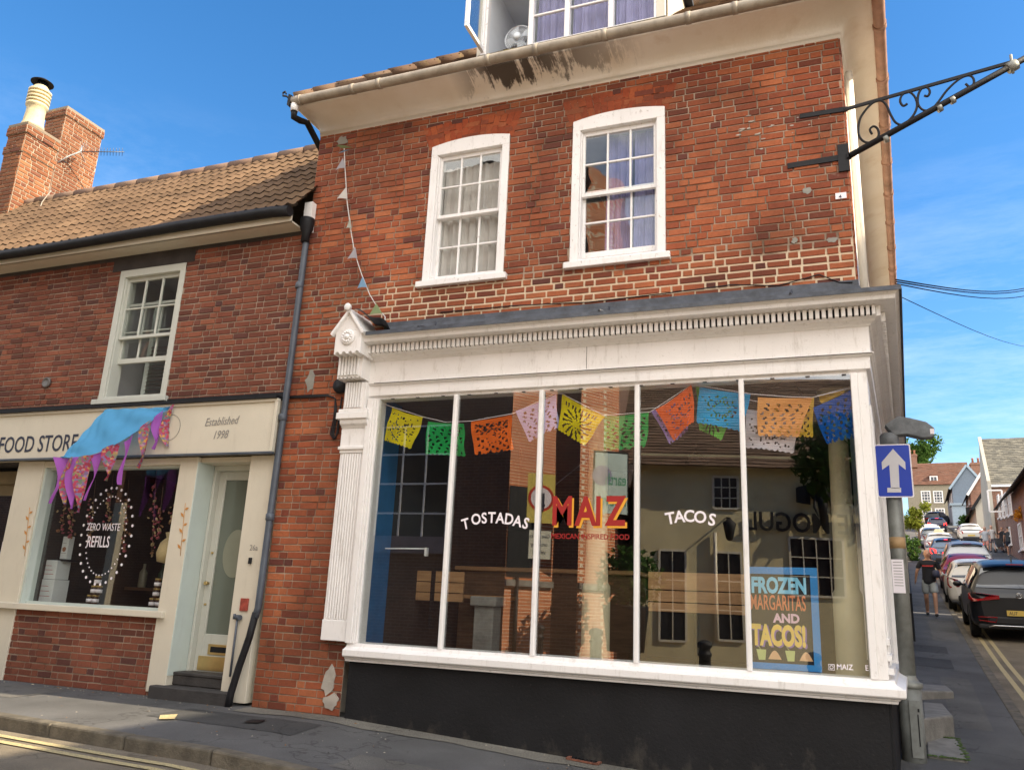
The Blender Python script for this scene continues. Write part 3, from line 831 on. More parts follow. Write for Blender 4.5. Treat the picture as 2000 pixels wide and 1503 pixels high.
PT = R(42); cp, sp = math.cos(PT), math.sin(PT)
b = MB(); ze = 6.90
fl = Vector((-6.20, -.44, ze)); frr = Vector((.50, -.44, ze))
NR = 48; hr_ = cp
YD = .10; D0 = F(1036, 82, YD); D1 = F(1283, 36, YD); DX0, DX1 = D0.x - .66, D1.x + .08
tile_slope(b, fl, frr, (0, cp, sp), cp, cp * .95, NR, skip=lambda p: DX0 < p.x < DX1 and YD - .02 < p.y < YD + 1.8)
tile_slope(b, Vector((-6.20, 10.5, ze)), fl, (cp, 0, sp), cp, cp, 34)
sfar = ST(12, .45, ze)
tile_slope(b, frr, sfar, (-SN * cp + Vector((0, 0, sp))), cp, 0, 34)
# boarding under the tiles keeps the light out
hz = NR * .105
def up_(p, v, l): return p + Vector(v) * l
def slp(x, s): return Vector((x, fl.y + cp * s, fl.z + sp * s))
s_a, s_b = (YD - fl.y) / cp, (YD + 1.8 - fl.y) / cp
for xl0, xr0, xl1, xr1, sa, sb in ((fl.x, frr.x, fl.x + cp * s_a, frr.x - cp * s_a, 0, s_a), (fl.x + cp * s_a, DX0, fl.x + cp * s_b, DX0, s_a, s_b), (DX1, frr.x - cp * s_a, DX1, frr.x - cp * s_b, s_a, s_b), (fl.x + cp * s_b, frr.x - cp * s_b, fl.x + cp * hz, frr.x - cp * hz, s_b, hz)):
    b.quad(slp(xl0, sa), slp(xr0, sa), slp(xr1, sb), slp(xl1, sb))
b.add([Vector((-6.2, 10.5, ze)), fl, fl + Vector((cp * hz, cp * hz, sp * hz)), Vector((-6.2 + cp * hz, 10.5, ze + sp * hz))], [(0, 1, 2, 3)], 0)
b.add([frr, sfar, sfar - SN * cp * hz + Vector((0, 0, sp * hz)), frr + Vector((-cp * hz, cp * hz, sp * hz))], [(0, 1, 2, 3)], 0)
squeeze(b); roof = b.build('roof', M['claytile'], main)
for side_, p0_, dv_ in ((0, fl, Vector((cp, cp, sp))), (1, frr, Vector((-cp * .95, cp, sp)))):
    hb_ = MB()
    for i in range(15): hb_.tube([p0_ + dv_ * (.02 + i * .3) + Vector((0, 0, .035)), p0_ + dv_ * (.33 + i * .3) + Vector((0, 0, .02))], .075, 10)
    squeeze(hb_); hb_.build('hip_tiles', M['claytile'], roof)
b = MB(); b.tube([(-6.17, -.44, 6.93), (-6.24, -.47, 6.97), (-6.30, -.49, 6.97), (-6.31, -.49, 7.01), (-6.27, -.48, 7.03), (-6.25, -.475, 7.0)], .013, 8)
b.prism([(-6.21, -.47, 6.85), (-6.15, -.47, 6.83), (-6.12, -.47, 6.97), (-6.2, -.47, 7.0)], (0, .06, 0)); squeeze(b, 1, .62); b.build('hip_iron', M['black_iron'], roof)
# short downpipe from the gutter's left end
def rayX(px, py, X): d = ray(px, py); return CAMLOC + d * ((X - CAMLOC.x) / d.x)
pe1 = rayX(600, 240, -5.985); pe2 = rayX(627, 292, -5.955); b = MB()
b.tube([(-5.98, -.45, 6.85), (-5.98, -.45, 6.75)], .045, 10, 1)
b.tube([(-5.98, -.45, 6.77), (-5.98, -.44, 6.68), pe1.lerp(Vector((-5.98, -.44, 6.66)), .5), pe1, pe2, pe2 + (pe2 - pe1) * .4, Vector((pe2.x, pe2.y + .3, 5.9))], .04, 10, 0)
b.build('downpipe', [M['black_iron'], M['white']], main)
# ---------------------------------------------------------------- dormer
dz = min(D0.z, D1.z) - .03
dx0, dx1 = D0.x, D1.x; dt = dz + 1.25
dor = MB()
dl = dx0 - .62
dor.box(dx1, dx1 + .10, YD - .03, YD + .10, dz, dt, 0)                    # right post
dor.prism([(dx1 + .10, YD, dz - .12), (dx1 + .10, YD + 2.0, dz + 1.55), (dx1 + .10, YD, dt)], (-.06, 0, 0), 0)
dor.prism([(dl, YD, dz - .12), (dl, YD + 2.0, dz + 1.55), (dl, YD, dt)], (-.06, 0, 0), 0)
dor.box(dl - .15, dx1 + .2, YD - .12, YD + 1.9, dt, dt + .08, 1)
dor.box(dl - .02, dx1 + .12, YD - .06, YD + .16, dz - .10, dz - .0, 2)     # mossy sill
dormer = dor.build('dormer', [M['cream'], M['lead'], tile_mat('mossy_lead_sill', [(0, (.12, .11, .09)), (1, (.2, .18, .15))], .85, (.30, .24, .05))], main, bev=.006)
b = MB(); n3 = [dx0, dx0 + (dx1 - dx0) * .30, dx0 + (dx1 - dx0) * .65, dx1]
for i, x in enumerate(n3): b.box(x - .03, x + .03, YD - .02, YD + .06, dz, dt)
b.box(dl, dl + .07, YD - .02, YD + .06, dz, dt)
for i in range(3):
    b.box(n3[i] + .03, n3[i + 1] - .03, YD - .01, YD + .05, dz, dz + .05)
    if i < 2: b.box(n3[i] + .03, n3[i + 1] - .03, YD + .0, YD + .035, dz + .42, dz + .445)
    b.box(n3[i] + .03, n3[i + 1] - .03, YD + .0, YD + .035, dz + .80, dz + .825)
b.build('dormer_window_frame', M['white_old'], dormer, bev=.004)
b = MB()
for i in range(3): b.box(n3[i] + .03, n3[i + 1] - .03, YD + .015, YD + .019, dz + .05, dt)
b.build('pane', M['dormerglass'], dormer)
b = MB(); b.box(dl + .005, dl + .045, YD - .50, YD - .0, dz + .06, dz + .11); b.box(dl + .005, dl + .045, YD - .50, YD - .45, dz + .11, dt); b.box(dl + .005, dl + .045, YD - .05, YD - .0, dz + .11, dt)
b.box(dl + .02, dl + .03, YD - .45, YD - .05, dz + .11, dt, 1)
b.build('open_casement', [M['white_old'], M['glass']], dormer, bev=.003)
b = MB(); room(b, dl + .012, dx1 - .012, YD + .07, YD + 1.7, dz - .05, dt - .02); b.build('dormer_interior', [pm('pale_grey_wall', (.75, .78, .82), .9, vary=.03)] * 3, dormer)
for i in range(3):
    curtain('curtain', n3[i] + .03, n3[i + 1] - .02, dz + .02, dt - .03, YD + .14, M['lilac'],
            ['lilac curtain in the left light of the roof dormer, beside the fan', 'lilac curtain in the middle light of the roof dormer', 'lilac curtain in the right light of the roof dormer'][i], waves=3, amp=.022, seed=21 + i)
# desk fan on the dormer sill
fan = empty('desk_fan', (dx0 - .17, YD + .16, dz), 'silver desk fan standing in the open dormer window', 'fan')
fc = F(1012, 74, YD + .05)
b = MB()
for rr_ in (.165, .15, .12, .09, .06):
    b.tube([fc + Vector((math.cos(a / 24 * 6.2832) * rr_, -.04 + .04 * (rr_ / .165) ** 2, math.sin(a / 24 * 6.2832) * rr_)) for a in range(25)], .004 if rr_ > .16 else .002, 5, caps=False)
for a in range(32):
    q = a / 32 * 6.2832; b.tube([fc + Vector((math.cos(q) * r_, -.04 + .04 * (r_ / .165) ** 2, math.sin(q) * r_)) for r_ in (.04, .1, .165)], .0018, 4)
chrome = pm('chrome', (.62, .64, .66), .22, metal=.8, vary=0)
b.build('guard', chrome, fan)
b = MB(); b.lathe([(.0, -.06), (.038, -.055), (.045, -.04), (.045, -.02)], fc, 16, (0, 1, 0)); b.build('hub', pm('pale_plastic', (.62, .66, .70), .4, vary=0), fan)
b = MB()
for a in range(4):
    q = a * 1.5708 + .4
    b.grid(lambda u, v: fc + Vector((math.cos(q + (v - .5) * .9) * (.03 + .115 * u), .0 + .02 * (v - .5), math.sin(q + (v - .5) * .9) * (.03 + .115 * u))), 4, 5)
b.build('blades', pm('clear_grey_plastic', (.45, .5, .55), .3, vary=0), fan)
b = MB(); b.lathe([(.05, 0), (.055, .05), (.04, .12)], fc + Vector((0, .02, 0)), 14, (0, 1, 0)); b.tube([fc + Vector((0, .09, 0)), Vector((fc.x, YD + .15, dz + .01))], .012, 8)
b.lathe([(.11, 0), (.11, .012), (.03, .03)], (fc.x, YD + .15, dz + .0), 18); b.build('stand', chrome, fan)
# ---------------------------------------------------------------- the white shopfront
sf = MB(); GY = -.04                                # glass plane
GX0, GX1, GZ0, GZ1 = -4.69, -.055, .765, 3.245
MULL = [-3.785, -2.86, -1.91, -.965]
front = [(-4.86, 0), (.05, 0)] + [tuple(ST(s)[:2]) for s in (9.0,)]
# entablature: boards and mouldings up to the lead flashing
prof = [(-.1, 3.245), (.035, 3.245), (.035, 3.275), (.075, 3.28), (.075, 3.385), (.095, 3.392), (.10, 3.40), (.115, 3.405), (.115, 3.418), (.085, 3.425), (.085, 3.655), (.10, 3.66), (.11, 3.675),
        (.15, 3.69), (.155, 3.70), (.205, 3.705), (.205, 3.795), (.335, 3.80), (.345, 3.80), (.35, 3.835), (.385, 3.86), (.39, 3.885), (-.1, 3.93)]
sf.sweep(prof, front, 0)
sl = MB(); sl.box(-4.78, .2, -.2075, -.2045, 3.712, 3.789)  # dark strip that paints the shade in the gaps between dentils
# dentils: a comb of small blocks
x = -4.78
while x < .2:
    sf.box(x, x + .034, -.243, -.204, 3.708, 3.793); x += .052
s = .0
while s < 6:
    q = ST(s, .225, 3.75); sf.obox(q, SN * .02, SU * .017, (0, 0, .042)); s += .052
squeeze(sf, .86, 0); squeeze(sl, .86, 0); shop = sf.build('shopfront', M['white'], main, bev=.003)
sl.build('dentil_gap_shade', M['black_iron'], shop)
b = MB()
b.sweep([(-.1, 4.125), (.018, 4.125), (.025, 4.07), (.06, 4.0), (.36, 3.905), (.402, 3.893), (.408, 3.852), (.398, 3.852), (.38, 3.885), (-.1, 3.93)], [(-4.72, 0), (.05, 0)] + [tuple(ST(s)[:2]) for s in (9.0,)])
for i, x in enumerate((-4.1, -2.2, -.5)): b.tube([(x, -.02, 4.075), (x, -.06, 3.99), (x, -.36, 3.915), (x, -.405, 3.895)], .012, 6)
squeeze(b, .86, 0); b.build('lead_flashing', M['lead'], shop)
b = MB(); b.box(-4.74, .13, -.1175, -.10, 3.4055, 3.4105); b.box(-2.405, -2.401, -.0865, -.08, 3.43, 3.655); b.build('board_joint', M['black_iron'], shop)
# vent dots under the head board
for i in range(16):
    b = MB(); x = GX0 + .16 + i * .295; b.obox((x, -.052, 3.2435), (.018, 0, 0), (0, .007, 0), (0, 0, .003)); b.build('vent_slot', M['black_iron'], shop)
# mullions, posts, sill
b = MB()
for x in MULL:
    b.prism([(x - .022, GY + .01, GZ0), (x - .022, -.075, GZ0), (x - .012, -.085, GZ0), (x + .012, -.085, GZ0), (x + .022, -.075, GZ0), (x + .022, GY + .01, GZ0)], (0, 0, GZ1 - GZ0))
b.build('mullion', M['white'], shop)
b = MB()
for x0, x1, y in ((-4.80, -4.735, -.115), (-4.735, -4.71, -.095), (-4.71, GX0, -.07)): b.box(x0, x1, y, .1, GZ0, GZ1 + .001)
b.build('end_post', M['white'], shop, bev=.004)
b = MB()
for x0, x1, y in ((GX1, .0, -.085), (.0, .075, -.075)): b.box(x0, x1, y, .1, GZ0, GZ1 + .001)
b.build('corner_post', M['white'], shop, bev=.004)
b = MB()
b.sweep([(-.1, .595), (.085, .595), (.085, .615), (.10, .62), (.10, .632), (.135, .64), (.145, .65), (.145, .705), (.125, .712), (.08, .735), (.07, .765), (-.1, .775)], [(-4.80, 0), (.05, 0)] + [tuple(ST(s)[:2]) for s in (3.2,)])
b.build('sill', M['white'], shop, bev=.003)
panes = []
xs_ = [GX0] + MULL + [GX1]
for i in range(5):
    b = MB(); b.box(xs_[i], xs_[i + 1], GY, GY + .006, GZ0 - .01, GZ1 + .01)
    p = b.build('pane', M['shopglass'], shop); panes.append(p)
# black stall riser
b = MB(); b.box(-4.78, .06, -.035, .12, -.6, .60)
q = [ST(0, .03), ST(9, .03)]
b.prism([ST(0, -.1, -.6), ST(0, .035, -.6), ST(3.2, .035, -.6), ST(3.2, -.1, -.6)], (0, 0, 1.2))
b.build('stall_riser', M['black_plinth'], shop, bev=.008)
# side of the shopfront along the side street: fluted pilaster and panels
b = MB()
for sa, sb, za, zb_ in ((.02, .62, .6, 3.26), (2.9, 9, .6, 3.26), (.62, 2.9, .6, .77), (.62, 2.9, 3.2, 3.26), (1.72, 1.78, .77, 3.2)): b.prism([ST(sa, -.05, za), ST(sa, .02, za), ST(sb, .02, za), ST(sb, -.05, za)], (0, 0, zb_ - za))
b.prism([ST(.06, .0, .77), ST(.06, .03, .77), ST(.52, .03, .77), ST(.52, .0, .77)], (0, 0, 2.49))
for i in range(8): b.prism([ST(.10 + i * .05, .03, .95), ST(.10 + i * .05, .042, .95), ST(.125 + i * .05, .042, .95), ST(.125 + i * .05, .03, .95)], (0, 0, 2.05))
for s_ in (3.1, 6.0): b.prism([ST(s_, .0, .4), ST(s_, .12, .4), ST(s_ + .4, .12, .4), ST(s_ + .4, .0, .4)], (0, 0, 2.85))
for z in (.80, .90, 1.02): b.prism([ST(.04, .0, z), ST(.04, .07 - (z - .8) * .08, z), ST(.56, .07 - (z - .8) * .08, z), ST(.56, 0, z)], (0, 0, .05))
b.build('side_panelling', M['white'], shop, bev=.003)
b = MB(); b.prism([ST(.62, -.02, .77), ST(.62, -.014, .77), ST(2.9, -.014, .77), ST(2.9, -.02, .77)], (0, 0, 2.43)); b.build('pane', M['foodglass'], shop)
# left fluted pilaster with its stacked console and gablet
b = MB()
PX0, PX1 = -5.10, -4.80
b.box(PX0, PX1, -.075, .02, .775, 2.93)
for i in range(8): x = PX0 + .035 + i * .0305; b.box(x, x + .017, -.092, -.075, .98, 2.66)
b.box(PX0, PX1, -.094, -.0751, .775, .975)
b.box(PX0, PX1, -.094, -.0751, 2.665, 2.93)
b.box(PX0 - .012, PX1 + .012, -.115, .02, 2.70, 2.735)
b.prism([(PX0 - .0, -.095, 2.93), (PX0 - .0, -.11, 2.95), (PX0 - .0, -.14, 2.97), (PX0, -.15, 3.0), (PX0, -.15, 3.02), (PX0, .02, 3.02), (PX0, .02, 2.93)], (PX1 - PX0 + .03, 0, 0))
b.box(PX0 - .035, PX1 + .04, -.175, .02, 3.02, 3.09)
b.box(PX0 - .02, PX1 + .03, -.16, .02, 3.09, 3.13)
pil = b.build('pilaster', M['white'], shop, bev=.005)
b = MB()
def scallop(b, x0, x1, y0, y1, zb_, zt, n, r):
    pts = [(x1, y0, zt), (x0, y0, zt), (x0, y0, zb_)]
    w = (x1 - x0) / n
    for i in range(n):
        xa = x0 + i * w
        for k in range(0, 7):
            a = math.pi * k / 6; pts.append((xa + w * .5 - math.cos(a) * r, y0, zb_ + math.sin(a) * r))
        pts.append((xa + w, y0, zb_))
    b.prism(pts, (0, y1 - y0, 0))
b.box(PX0 + .03, PX1 - .01, -.15, .02, 3.13, 3.42)
for i in range(7): x = PX0 + .05 + i * .031; b.box(x, x + .018, -.168, -.15, 3.14, 3.42)
scallop(b, PX0 - .02, PX1 - .02, -.25, .02, 3.44, 3.72, 6, .015)
for i in range(7): x = PX0 + .0 + i * .037; b.box(x, x + .022, -.272, -.25, 3.47, 3.68)
b.build('console', M['white'], shop, bev=.003)
b = MB()
gx0, gx1, gz0, gz1 = -5.09, -4.77, 3.665, 3.92
scallop(b, gx0, gx1, -.40, .02, gz0, gz1, 4, .026)
gm = (gx0 + gx1) / 2
b.prism([(gx0, -.40, gz1), (gx1, -.40, gz1), (gm, -.40, gz1 + .20)], (0, .42, 0))
for sgn, xx in ((-1, gx0 - .045), (1, gx1 + .045)):
    b.prism([(xx, -.44, gz1 - .03), (gm, -.44, gz1 + .245), (gm, -.44, gz1 + .20), (xx + sgn * -.02, -.44, gz1 - .055)], (0, .46, 0))
b.lathe([(.0, 0), (.035, .0), (.04, -.04), (0, -.04)], (gm, -.44, gz1 + .245), 12, (0, 1, 0))
c = Vector((gm, -.40, gz1 - .075))
b.lathe([(.085, .0), (.085, -.018), (.072, -.026)], c, 24, (0, 1, 0)); b.lathe([(.03, -.02), (.03, -.04), (.0, -.05)], c, 16, (0, 1, 0))
for k in range(12):
    a = k / 12 * 6.2832; e = c + Vector((math.cos(a) * .052, -.03, math.sin(a) * .052))
    b.lathe([(.0, -.012), (.012, -.008), (.0135, 0), (.01, .006)], e, 8, (0, 1, 0))
b.build('gablet', M['white'], shop, bev=.003)
# crumpled lead over the gablet
b = MB()
def ld(u, v):
    x = gm + (.05 + .42 * u); z = gz1 + .235 - .27 * u * (.75 + .25 * v) + .02 * math.sin(u * 9 + v * 4)
    y = -.42 + .42 * v
    return Vector((x, y, z + .03 * math.sin(v * 7 + u * 3) * u))
b.grid(ld, 14, 10, 0, True); b.build('lead_cap', M['lead'], shop)
# window lettering
T = lambda px, py: F(px, py, GY - .004)
def arc_text(b, txt, pts, size, mat, ang, bold=.0, sx=1.0, y=GY - .003, depth=.001):
    for ch, (px, py), a in zip(txt, pts, ang):
        o = F(px, py, y); a = R(a); b.text(ch, o, (math.cos(a), 0, math.sin(a)), (-math.sin(a), 0, math.cos(a)), size, mat, depth, bold, 0, 'CENTER', sx)
b = MB()
arc_text(b, 'TOSTADAS', [(911, 1032), (931, 1023), (946, 1021), (960, 1020), (976, 1021), (993, 1023), (1009, 1027), (1024, 1031)], .145, 0, [16, 12, 6, 0, -2, -5, -10, -16], .022, .88)
b.build('lettering', M['letter_white'], shop)
b = MB()
arc_text(b, 'TACOS', [(1311, 1022), (1328, 1019), (1346, 1018), (1367, 1020), (1389, 1025)], .145, 0, [10, 5, 0, -4, -10], .022, .95)
b.build('lettering', M['letter_white'], shop)
b = MB()
for ch, px, py, sx_, w in (('M', 1076, 1023, 1.0, 0), ('A', 1124, 1024, 1.05, 0), ('I', 1161, 1024, 1.0, 0), ('Z', 1183, 1024, 1.0, 0)):
    o = F(px, py, GY - .003)
    b.text(ch, o + Vector((.018, .0005, -.02)), (1, 0, .0), (0, 0, 1), .37, 1, .0008, .028, 0, 'LEFT', sx_ * .74)
    b.text(ch, o + Vector((0, -.0015, 0)), (1, 0, .0), (0, 0, 1), .37, 0, .0008, .028, 0, 'LEFT', sx_ * .74)
o = F(1076, 1051, GY - .003)
b.text('MEXICAN INSPIRED FOOD', o, (1, 0, 0), (0, 0, 1), .068, 0, .0008, .012, 0, 'LEFT', .92)
b.build('lettering', [M['letter_red'], M['letter_yellow']], shop)
b = MB(); o = F(1634, 1306, GY - .003)
b.text('MAIZ      E', o, (1, 0, .02), (0, 0, 1), .058, 0, .0008, .012, 0, 'LEFT', .9)
c = F(1624, 1302, GY - .004)
for r_, n_ in ((.026, 4), (.0125, 14)):
    ring = [c + Vector((math.cos(a) * r_ * (1.0 if n_ > 4 else 1.15), 0, math.sin(a) * r_ * (1.0 if n_ > 4 else 1.15))) for a in [6.2832 * k / n_ + .785 for k in range(n_ + 1)]]
    b.tube(ring, .0028, 5, caps=False)
b.build('lettering', M['letter_white'], shop)
# ---------------------------------------------------------------- the food shop next door
left = empty('food_shop_building', (-9, 3, 0), 'lower two storey brick shop with a brown tiled roof and cream sign board', 'building')
LX0, LX1 = -17.0, -5.93
LW = (-8.785, -7.70, 3.43, 5.19)
b = MB()
holes = [LW, (-30, -5.0, -1, .0), (-7.19, LX1, -1, 3.34), (-30, -7.19, .93, 3.34), (-11.6, -9.92, -1, 3.34)]
bricks(b, -13.5, LX1, -.3, 5.40, [LW, (-7.19, 0, -1, 3.34), (-30, -7.1, .90, 3.34), (-30, -9.92, -1, 3.34)], L=.219, joint=.012)
for x, s_ in ((LW[0], 1), (LW[1], -1)):
    q = [(x, 0, LW[2]), (x, .2, LW[2]), (x, .2, LW[3]), (x, 0, LW[3])]; b.quad(*(q if s_ > 0 else q[::-1]), 1)
b.build('wall', [M['brick2'], M['mortar2']], left)
b = MB(); b.box(-8.94, -7.58, -.014, .1, 5.19, 5.395); b.box(-13.5, -6.0, -.012, .1, 5.345, 5.40)
b.box(-13.5, -5.98, .1, .6, 2.68, 3.36)
b.build('lintel', pm('dark_grey_render', (.045, .038, .036), .85, vary=.3, scale=4, bump=.004), left)
sash_window(left, LW, 0.02, arched=False, mats=('greywhite',), openl=.46, fw=.085, head=.10, label='pale grey sash window pushed half open, blind behind', split=4.27)
b = MB(); b.quad((-8.8, .2, 3.3), (-7.6, .2, 3.3), (-7.6, .2, 3.3), (-8.8, .2, 3.3)); 
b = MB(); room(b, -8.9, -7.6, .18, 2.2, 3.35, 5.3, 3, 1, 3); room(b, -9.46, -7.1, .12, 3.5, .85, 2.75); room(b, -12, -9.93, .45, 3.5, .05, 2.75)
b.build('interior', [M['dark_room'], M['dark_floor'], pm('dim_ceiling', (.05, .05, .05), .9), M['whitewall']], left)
bl = empty('venetian_blind', (-8.2, .3, 3.5), 'dark slatted blind seen through the open food shop sash window', 'blind')
b = MB()
for i in range(14): z = 3.56 + i * .052; b.obox((-8.17, .42 + .0 * i, z), (.27, .05, 0), (0, .02, .012), (0, -.001, .0015))
b.build('slats', pm('slat_wood', (.12, .10, .09), .5), bl)
b = MB(); b.box(-8.52, -8.45, .38, .43, 3.5, 4.9); b.box(-7.88, -7.82, .46, .52, 3.5, 4.6); b.build('frame', M['reveal'], bl)
# eaves, gutter and roof
b = MB(); b.box(-17, -5.97, -.26, .05, 5.40, 5.42); b.box(-17, -5.97, -.275, -.245, 5.40, 5.50); b.build('soffit', M['cream'], left)
b = MB(); b.tube([(-17, -.33, 5.52)] + [(x, -.33, 5.515 - .012 * math.sin(x * 1.1)) for x in fr(-16, -6.1, .7)] + [(-5.95, -.33, 5.50)], .065, 10); b.build('gutter', M['black_iron'], left)
b = MB(); PR = R(49.3); cpl, spl = math.cos(PR), math.sin(PR); e0 = Vector((-17, -.33, 5.55)); rowl = .228; per = .149; rnd = random.Random(5)
upv = Vector((0, cpl, spl)); nrv = Vector((0, -spl, cpl))
def sag(x, s): return -.05 * math.sin((x + 17) / 11 * math.pi) * s / 2.5 + .012 * math.sin(x * .9)
for r in range(11):
    x = -17.0 + (per if r % 2 else 0)
    while x < -5.86:
        w = per * 2; x1 = min(x + w, -5.84); s = r * rowl; jj = rnd.uniform(-.008, .008) - (.03 if rnd.random() < .03 else 0); kk = rnd.uniform(0, .007)
        n = 8; top = []; bot = []; thk = []
        for i in range(n + 1):
            xx = x + (x1 - x) * i / n; h = .028 * (.5 + .5 * math.cos((xx - x) / per * 6.2832)) ** 1.3 + .02 + kk
            base_ = e0 + Vector((xx - e0.x, 0, sag(xx, s)))
            bot.append(base_ + upv * (s + jj) + nrv * h); thk.append(base_ + upv * (s + jj) + nrv * (h - .034))
            top.append(base_ + upv * (s + rowl * 1.12) + nrv * (h - .018))
        vs = bot + top + thk; m_ = n + 1
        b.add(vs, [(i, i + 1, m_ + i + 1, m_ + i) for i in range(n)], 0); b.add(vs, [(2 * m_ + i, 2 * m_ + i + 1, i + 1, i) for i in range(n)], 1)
        x += w
b.quad(e0, e0 + Vector((11.1, 0, 0)), e0 + Vector((11.1, 0, 0)) + upv * 2.5, e0 + upv * 2.5)
ridge = e0 + upv * 2.5
b.quad(ridge, ridge + Vector((11.1, 0, 0)), ridge + Vector((11.1, 3, -2.6)), ridge + Vector((0, 3, -2.6)))
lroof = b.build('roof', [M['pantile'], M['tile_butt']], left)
b = MB()
for i in range(25):
    x = -17 + i * .45; zc = ridge.z + .0 + sag(x, 2.5)
    b.tube([(x, ridge.y, zc + .005), (x + .44, ridge.y, zc + .0)], .085, 12)
b.build('ridge_tile', tile_mat('grey_ridge_tiles', [(0, (.20, .13, .10)), (1, (.26, .18, .13))], .4, (.14, .12, .08)), lroof)
# TV cable lying over the tiles
tag(MB().tube([F(100, 372, 1.35), F(82, 395, 1.1), F(72, 425, .7), F(72, 445, .4), F(95, 460, .2), F(120, 465, .05)], .008, 6).build('roof_cable', pm('pale_cable', (.35, .30, .24)), loc=F(72, 430, .6)), 'thin pale cable trailing down the brown tiled roof', 'cable')
# chimney stacks
def chimney(edge, leftx, righty, Yf, ztop, zbot, courses_cap, label):
    X = F(edge[0], edge[1], Yf).x; X0 = F(leftx, edge[1], Yf).x; Y1 = rayX(righty[0], righty[1], X).y
    b = MB()
    mf = lambda a, z, o: Vector((a, Yf - o, z)); ms = lambda a, z, o: Vector((X + o, a, z))
    bricks(b, X0, X, zbot, ztop, (), mp=mf, joint=.013); bricks(b, Yf, Y1, zbot, ztop, (), mp=ms, joint=.013)
    b.quad((X0, Y1, zbot), (X0, Yf, zbot), (X0, Yf, ztop), (X0, Y1, ztop), 1); b.quad((X, Y1, zbot), (X0, Y1, zbot), (X0, Y1, ztop), (X, Y1, ztop), 1)
    for zc, o in courses_cap:
        bricks(b, X0 - o, X + o, zc, zc + .0745 * 2, (), mp=lambda a, z, q: Vector((a, Yf - o - q, z)), joint=.013)
        bricks(b, Yf - o, Y1 + o, zc, zc + .0745 * 2, (), mp=lambda a, z, q: Vector((X + o + q, a, z)), joint=.013)
        b.box(X0 - o, X + o - .001, Yf - o + .001, Y1 + o, zc, zc + .147, 1)
    b.box(X0 - .02, X + .02, Yf - .02, Y1 + .02, ztop, ztop + .05, 2)
    o = b.build('chimney', [M['chimney_brick'], M['mortar_pale'], tile_mat('lichen_mortar', [(0, (.25, .2, .15)), (1, (.3, .25, .18))], .9, (.42, .28, .07))], left)
    o['label'] = label
    return o, X, X0, Y1
zA = rayX(55, 243, F(55, 243, 1.0).x).z
chA, XA, XA0, YA1 = chimney((55, 243), 22, (117, 272), 1.0, zA, 6.4, ((zA - .16, .025), (zA - .52, .02)), 'shorter chimney stack carrying a pale pot with a black cowl')
zB = F(132, 212, 2.6).z
chB, XB, XB0, YB1 = chimney((132, 212), 95, (205, 240), 2.6, zB, 6.4, ((zB - .155, .025),), 'taller square brick chimney stack without a pot')
pc = Vector((XA - .17, 1.0 + (YA1 - 1.0) * .32, zA + .05))
b = MB(); b.lathe([(.19, 0), (.185, .05), (.165, .12), (.15, .32), (.155, .42), (.18, .44), (.18, .48)], pc, 20)
for i in range(4): b.lathe([(.165, .50 + i * .07), (.185, .51 + i * .07), (.185, .545 + i * .07), (.165, .555 + i * .07)], pc, 20)
b.lathe([(.13, .45), (.13, .82), (.10, .86)], pc, 16)
pot = b.build('chimney_pot', pm('buff_clay', (.60, .50, .30), .8, vary=.15, dirt=.4), chA)
b = MB(); b.lathe([(.09, .8), (.09, .93)], pc, 12); b.lathe([(.0, 1.03), (.10, .99), (.185, .935), (.185, .925), (.1, .95), (0, .96)], pc, 20); b.build('cowl', M['black_iron'], chA)
# TV aerial bracketed to the taller stack
aer = empty('tv_aerial', rayX(112, 318, XB), 'silver rooftop TV aerial on a bent arm fixed to the chimney', 'aerial')
q0 = rayX(112, 318, XB); q1 = rayX(135, 305, XB + .12); q2 = rayX(158, 296, XB + .3)
alu = pm('pale_aluminium', (.62, .62, .60), .4, metal=.4, vary=0)
b = MB(); b.tube([q0, q1, q2, q2 + Vector((0, 0, .12))], .016, 8); b.build('arm', alu, aer)
e1 = rayX(243, 297, XB + .9)
b = MB(); b.tube([q2 + Vector((0, 0, .0)), e1], .010, 6)
dirb = (e1 - q2).normalized(); up = Vector((0, 0, 1)); sd_ = dirb.cross(up).normalized()
for i in range(11):
    c = q2 + (e1 - q2) * (.25 + .07 * i); b.tube([c - sd_ * .05 - up * .06, c + sd_ * .05 + up * .06], .005, 5)
b.build('boom', M['grey_iron'], aer)
b = MB()
for k in (-1, 1):
    for i in range(5): c = q2 + up * (k * .03 + k * i * .035) + dirb * .02 * i; b.tube([c - sd_ * .13, c + sd_ * .13], .005, 5)
b.build('reflector', alu, aer)
# sign board
b = MB(); SY = -.12
b.box(-13.5, -5.955, SY, .1, 2.70, 3.295); 
b.box(-13.5, -5.935, SY - .022, SY + .03, 3.265, 3.30); b.box(-5.975, -5.935, SY - .021, SY + .03, 2.70, 3.265)
b.box(-13.5, -5.935, SY - .025, SY + .03, 2.675, 2.70, 1)
b.box(-5.99, -5.98, SY - .004, SY + .02, 2.72, 3.26, 1)
sign = b.build('sign_board', [M['cream'], M['grey_iron']], left, bev=.003)
b = MB(); b.box(-13.5, -5.94, -.17, .05, 3.30, 3.33); b.box(-13.5, -5.96, -.02, .05, 3.33, 3.40)
b.build('flashing', M['black_iron'], left)
b = MB(); o = F(-3, 880, SY - .002)
b.text('FOOD STORE', F(-6, 884, SY - .003), (1, 0, .0), (0, 0, 1), .295, 0, .002, .008, 0, 'LEFT', .76)
c = F(331, 836, SY - .003); b.text('26', F(313, 851, SY - .003), (1, 0, 0), (0, 0, 1), .16, 0, .002, .0, 0, 'LEFT', .85)
b.build('lettering', M['letter_dark'], sign)
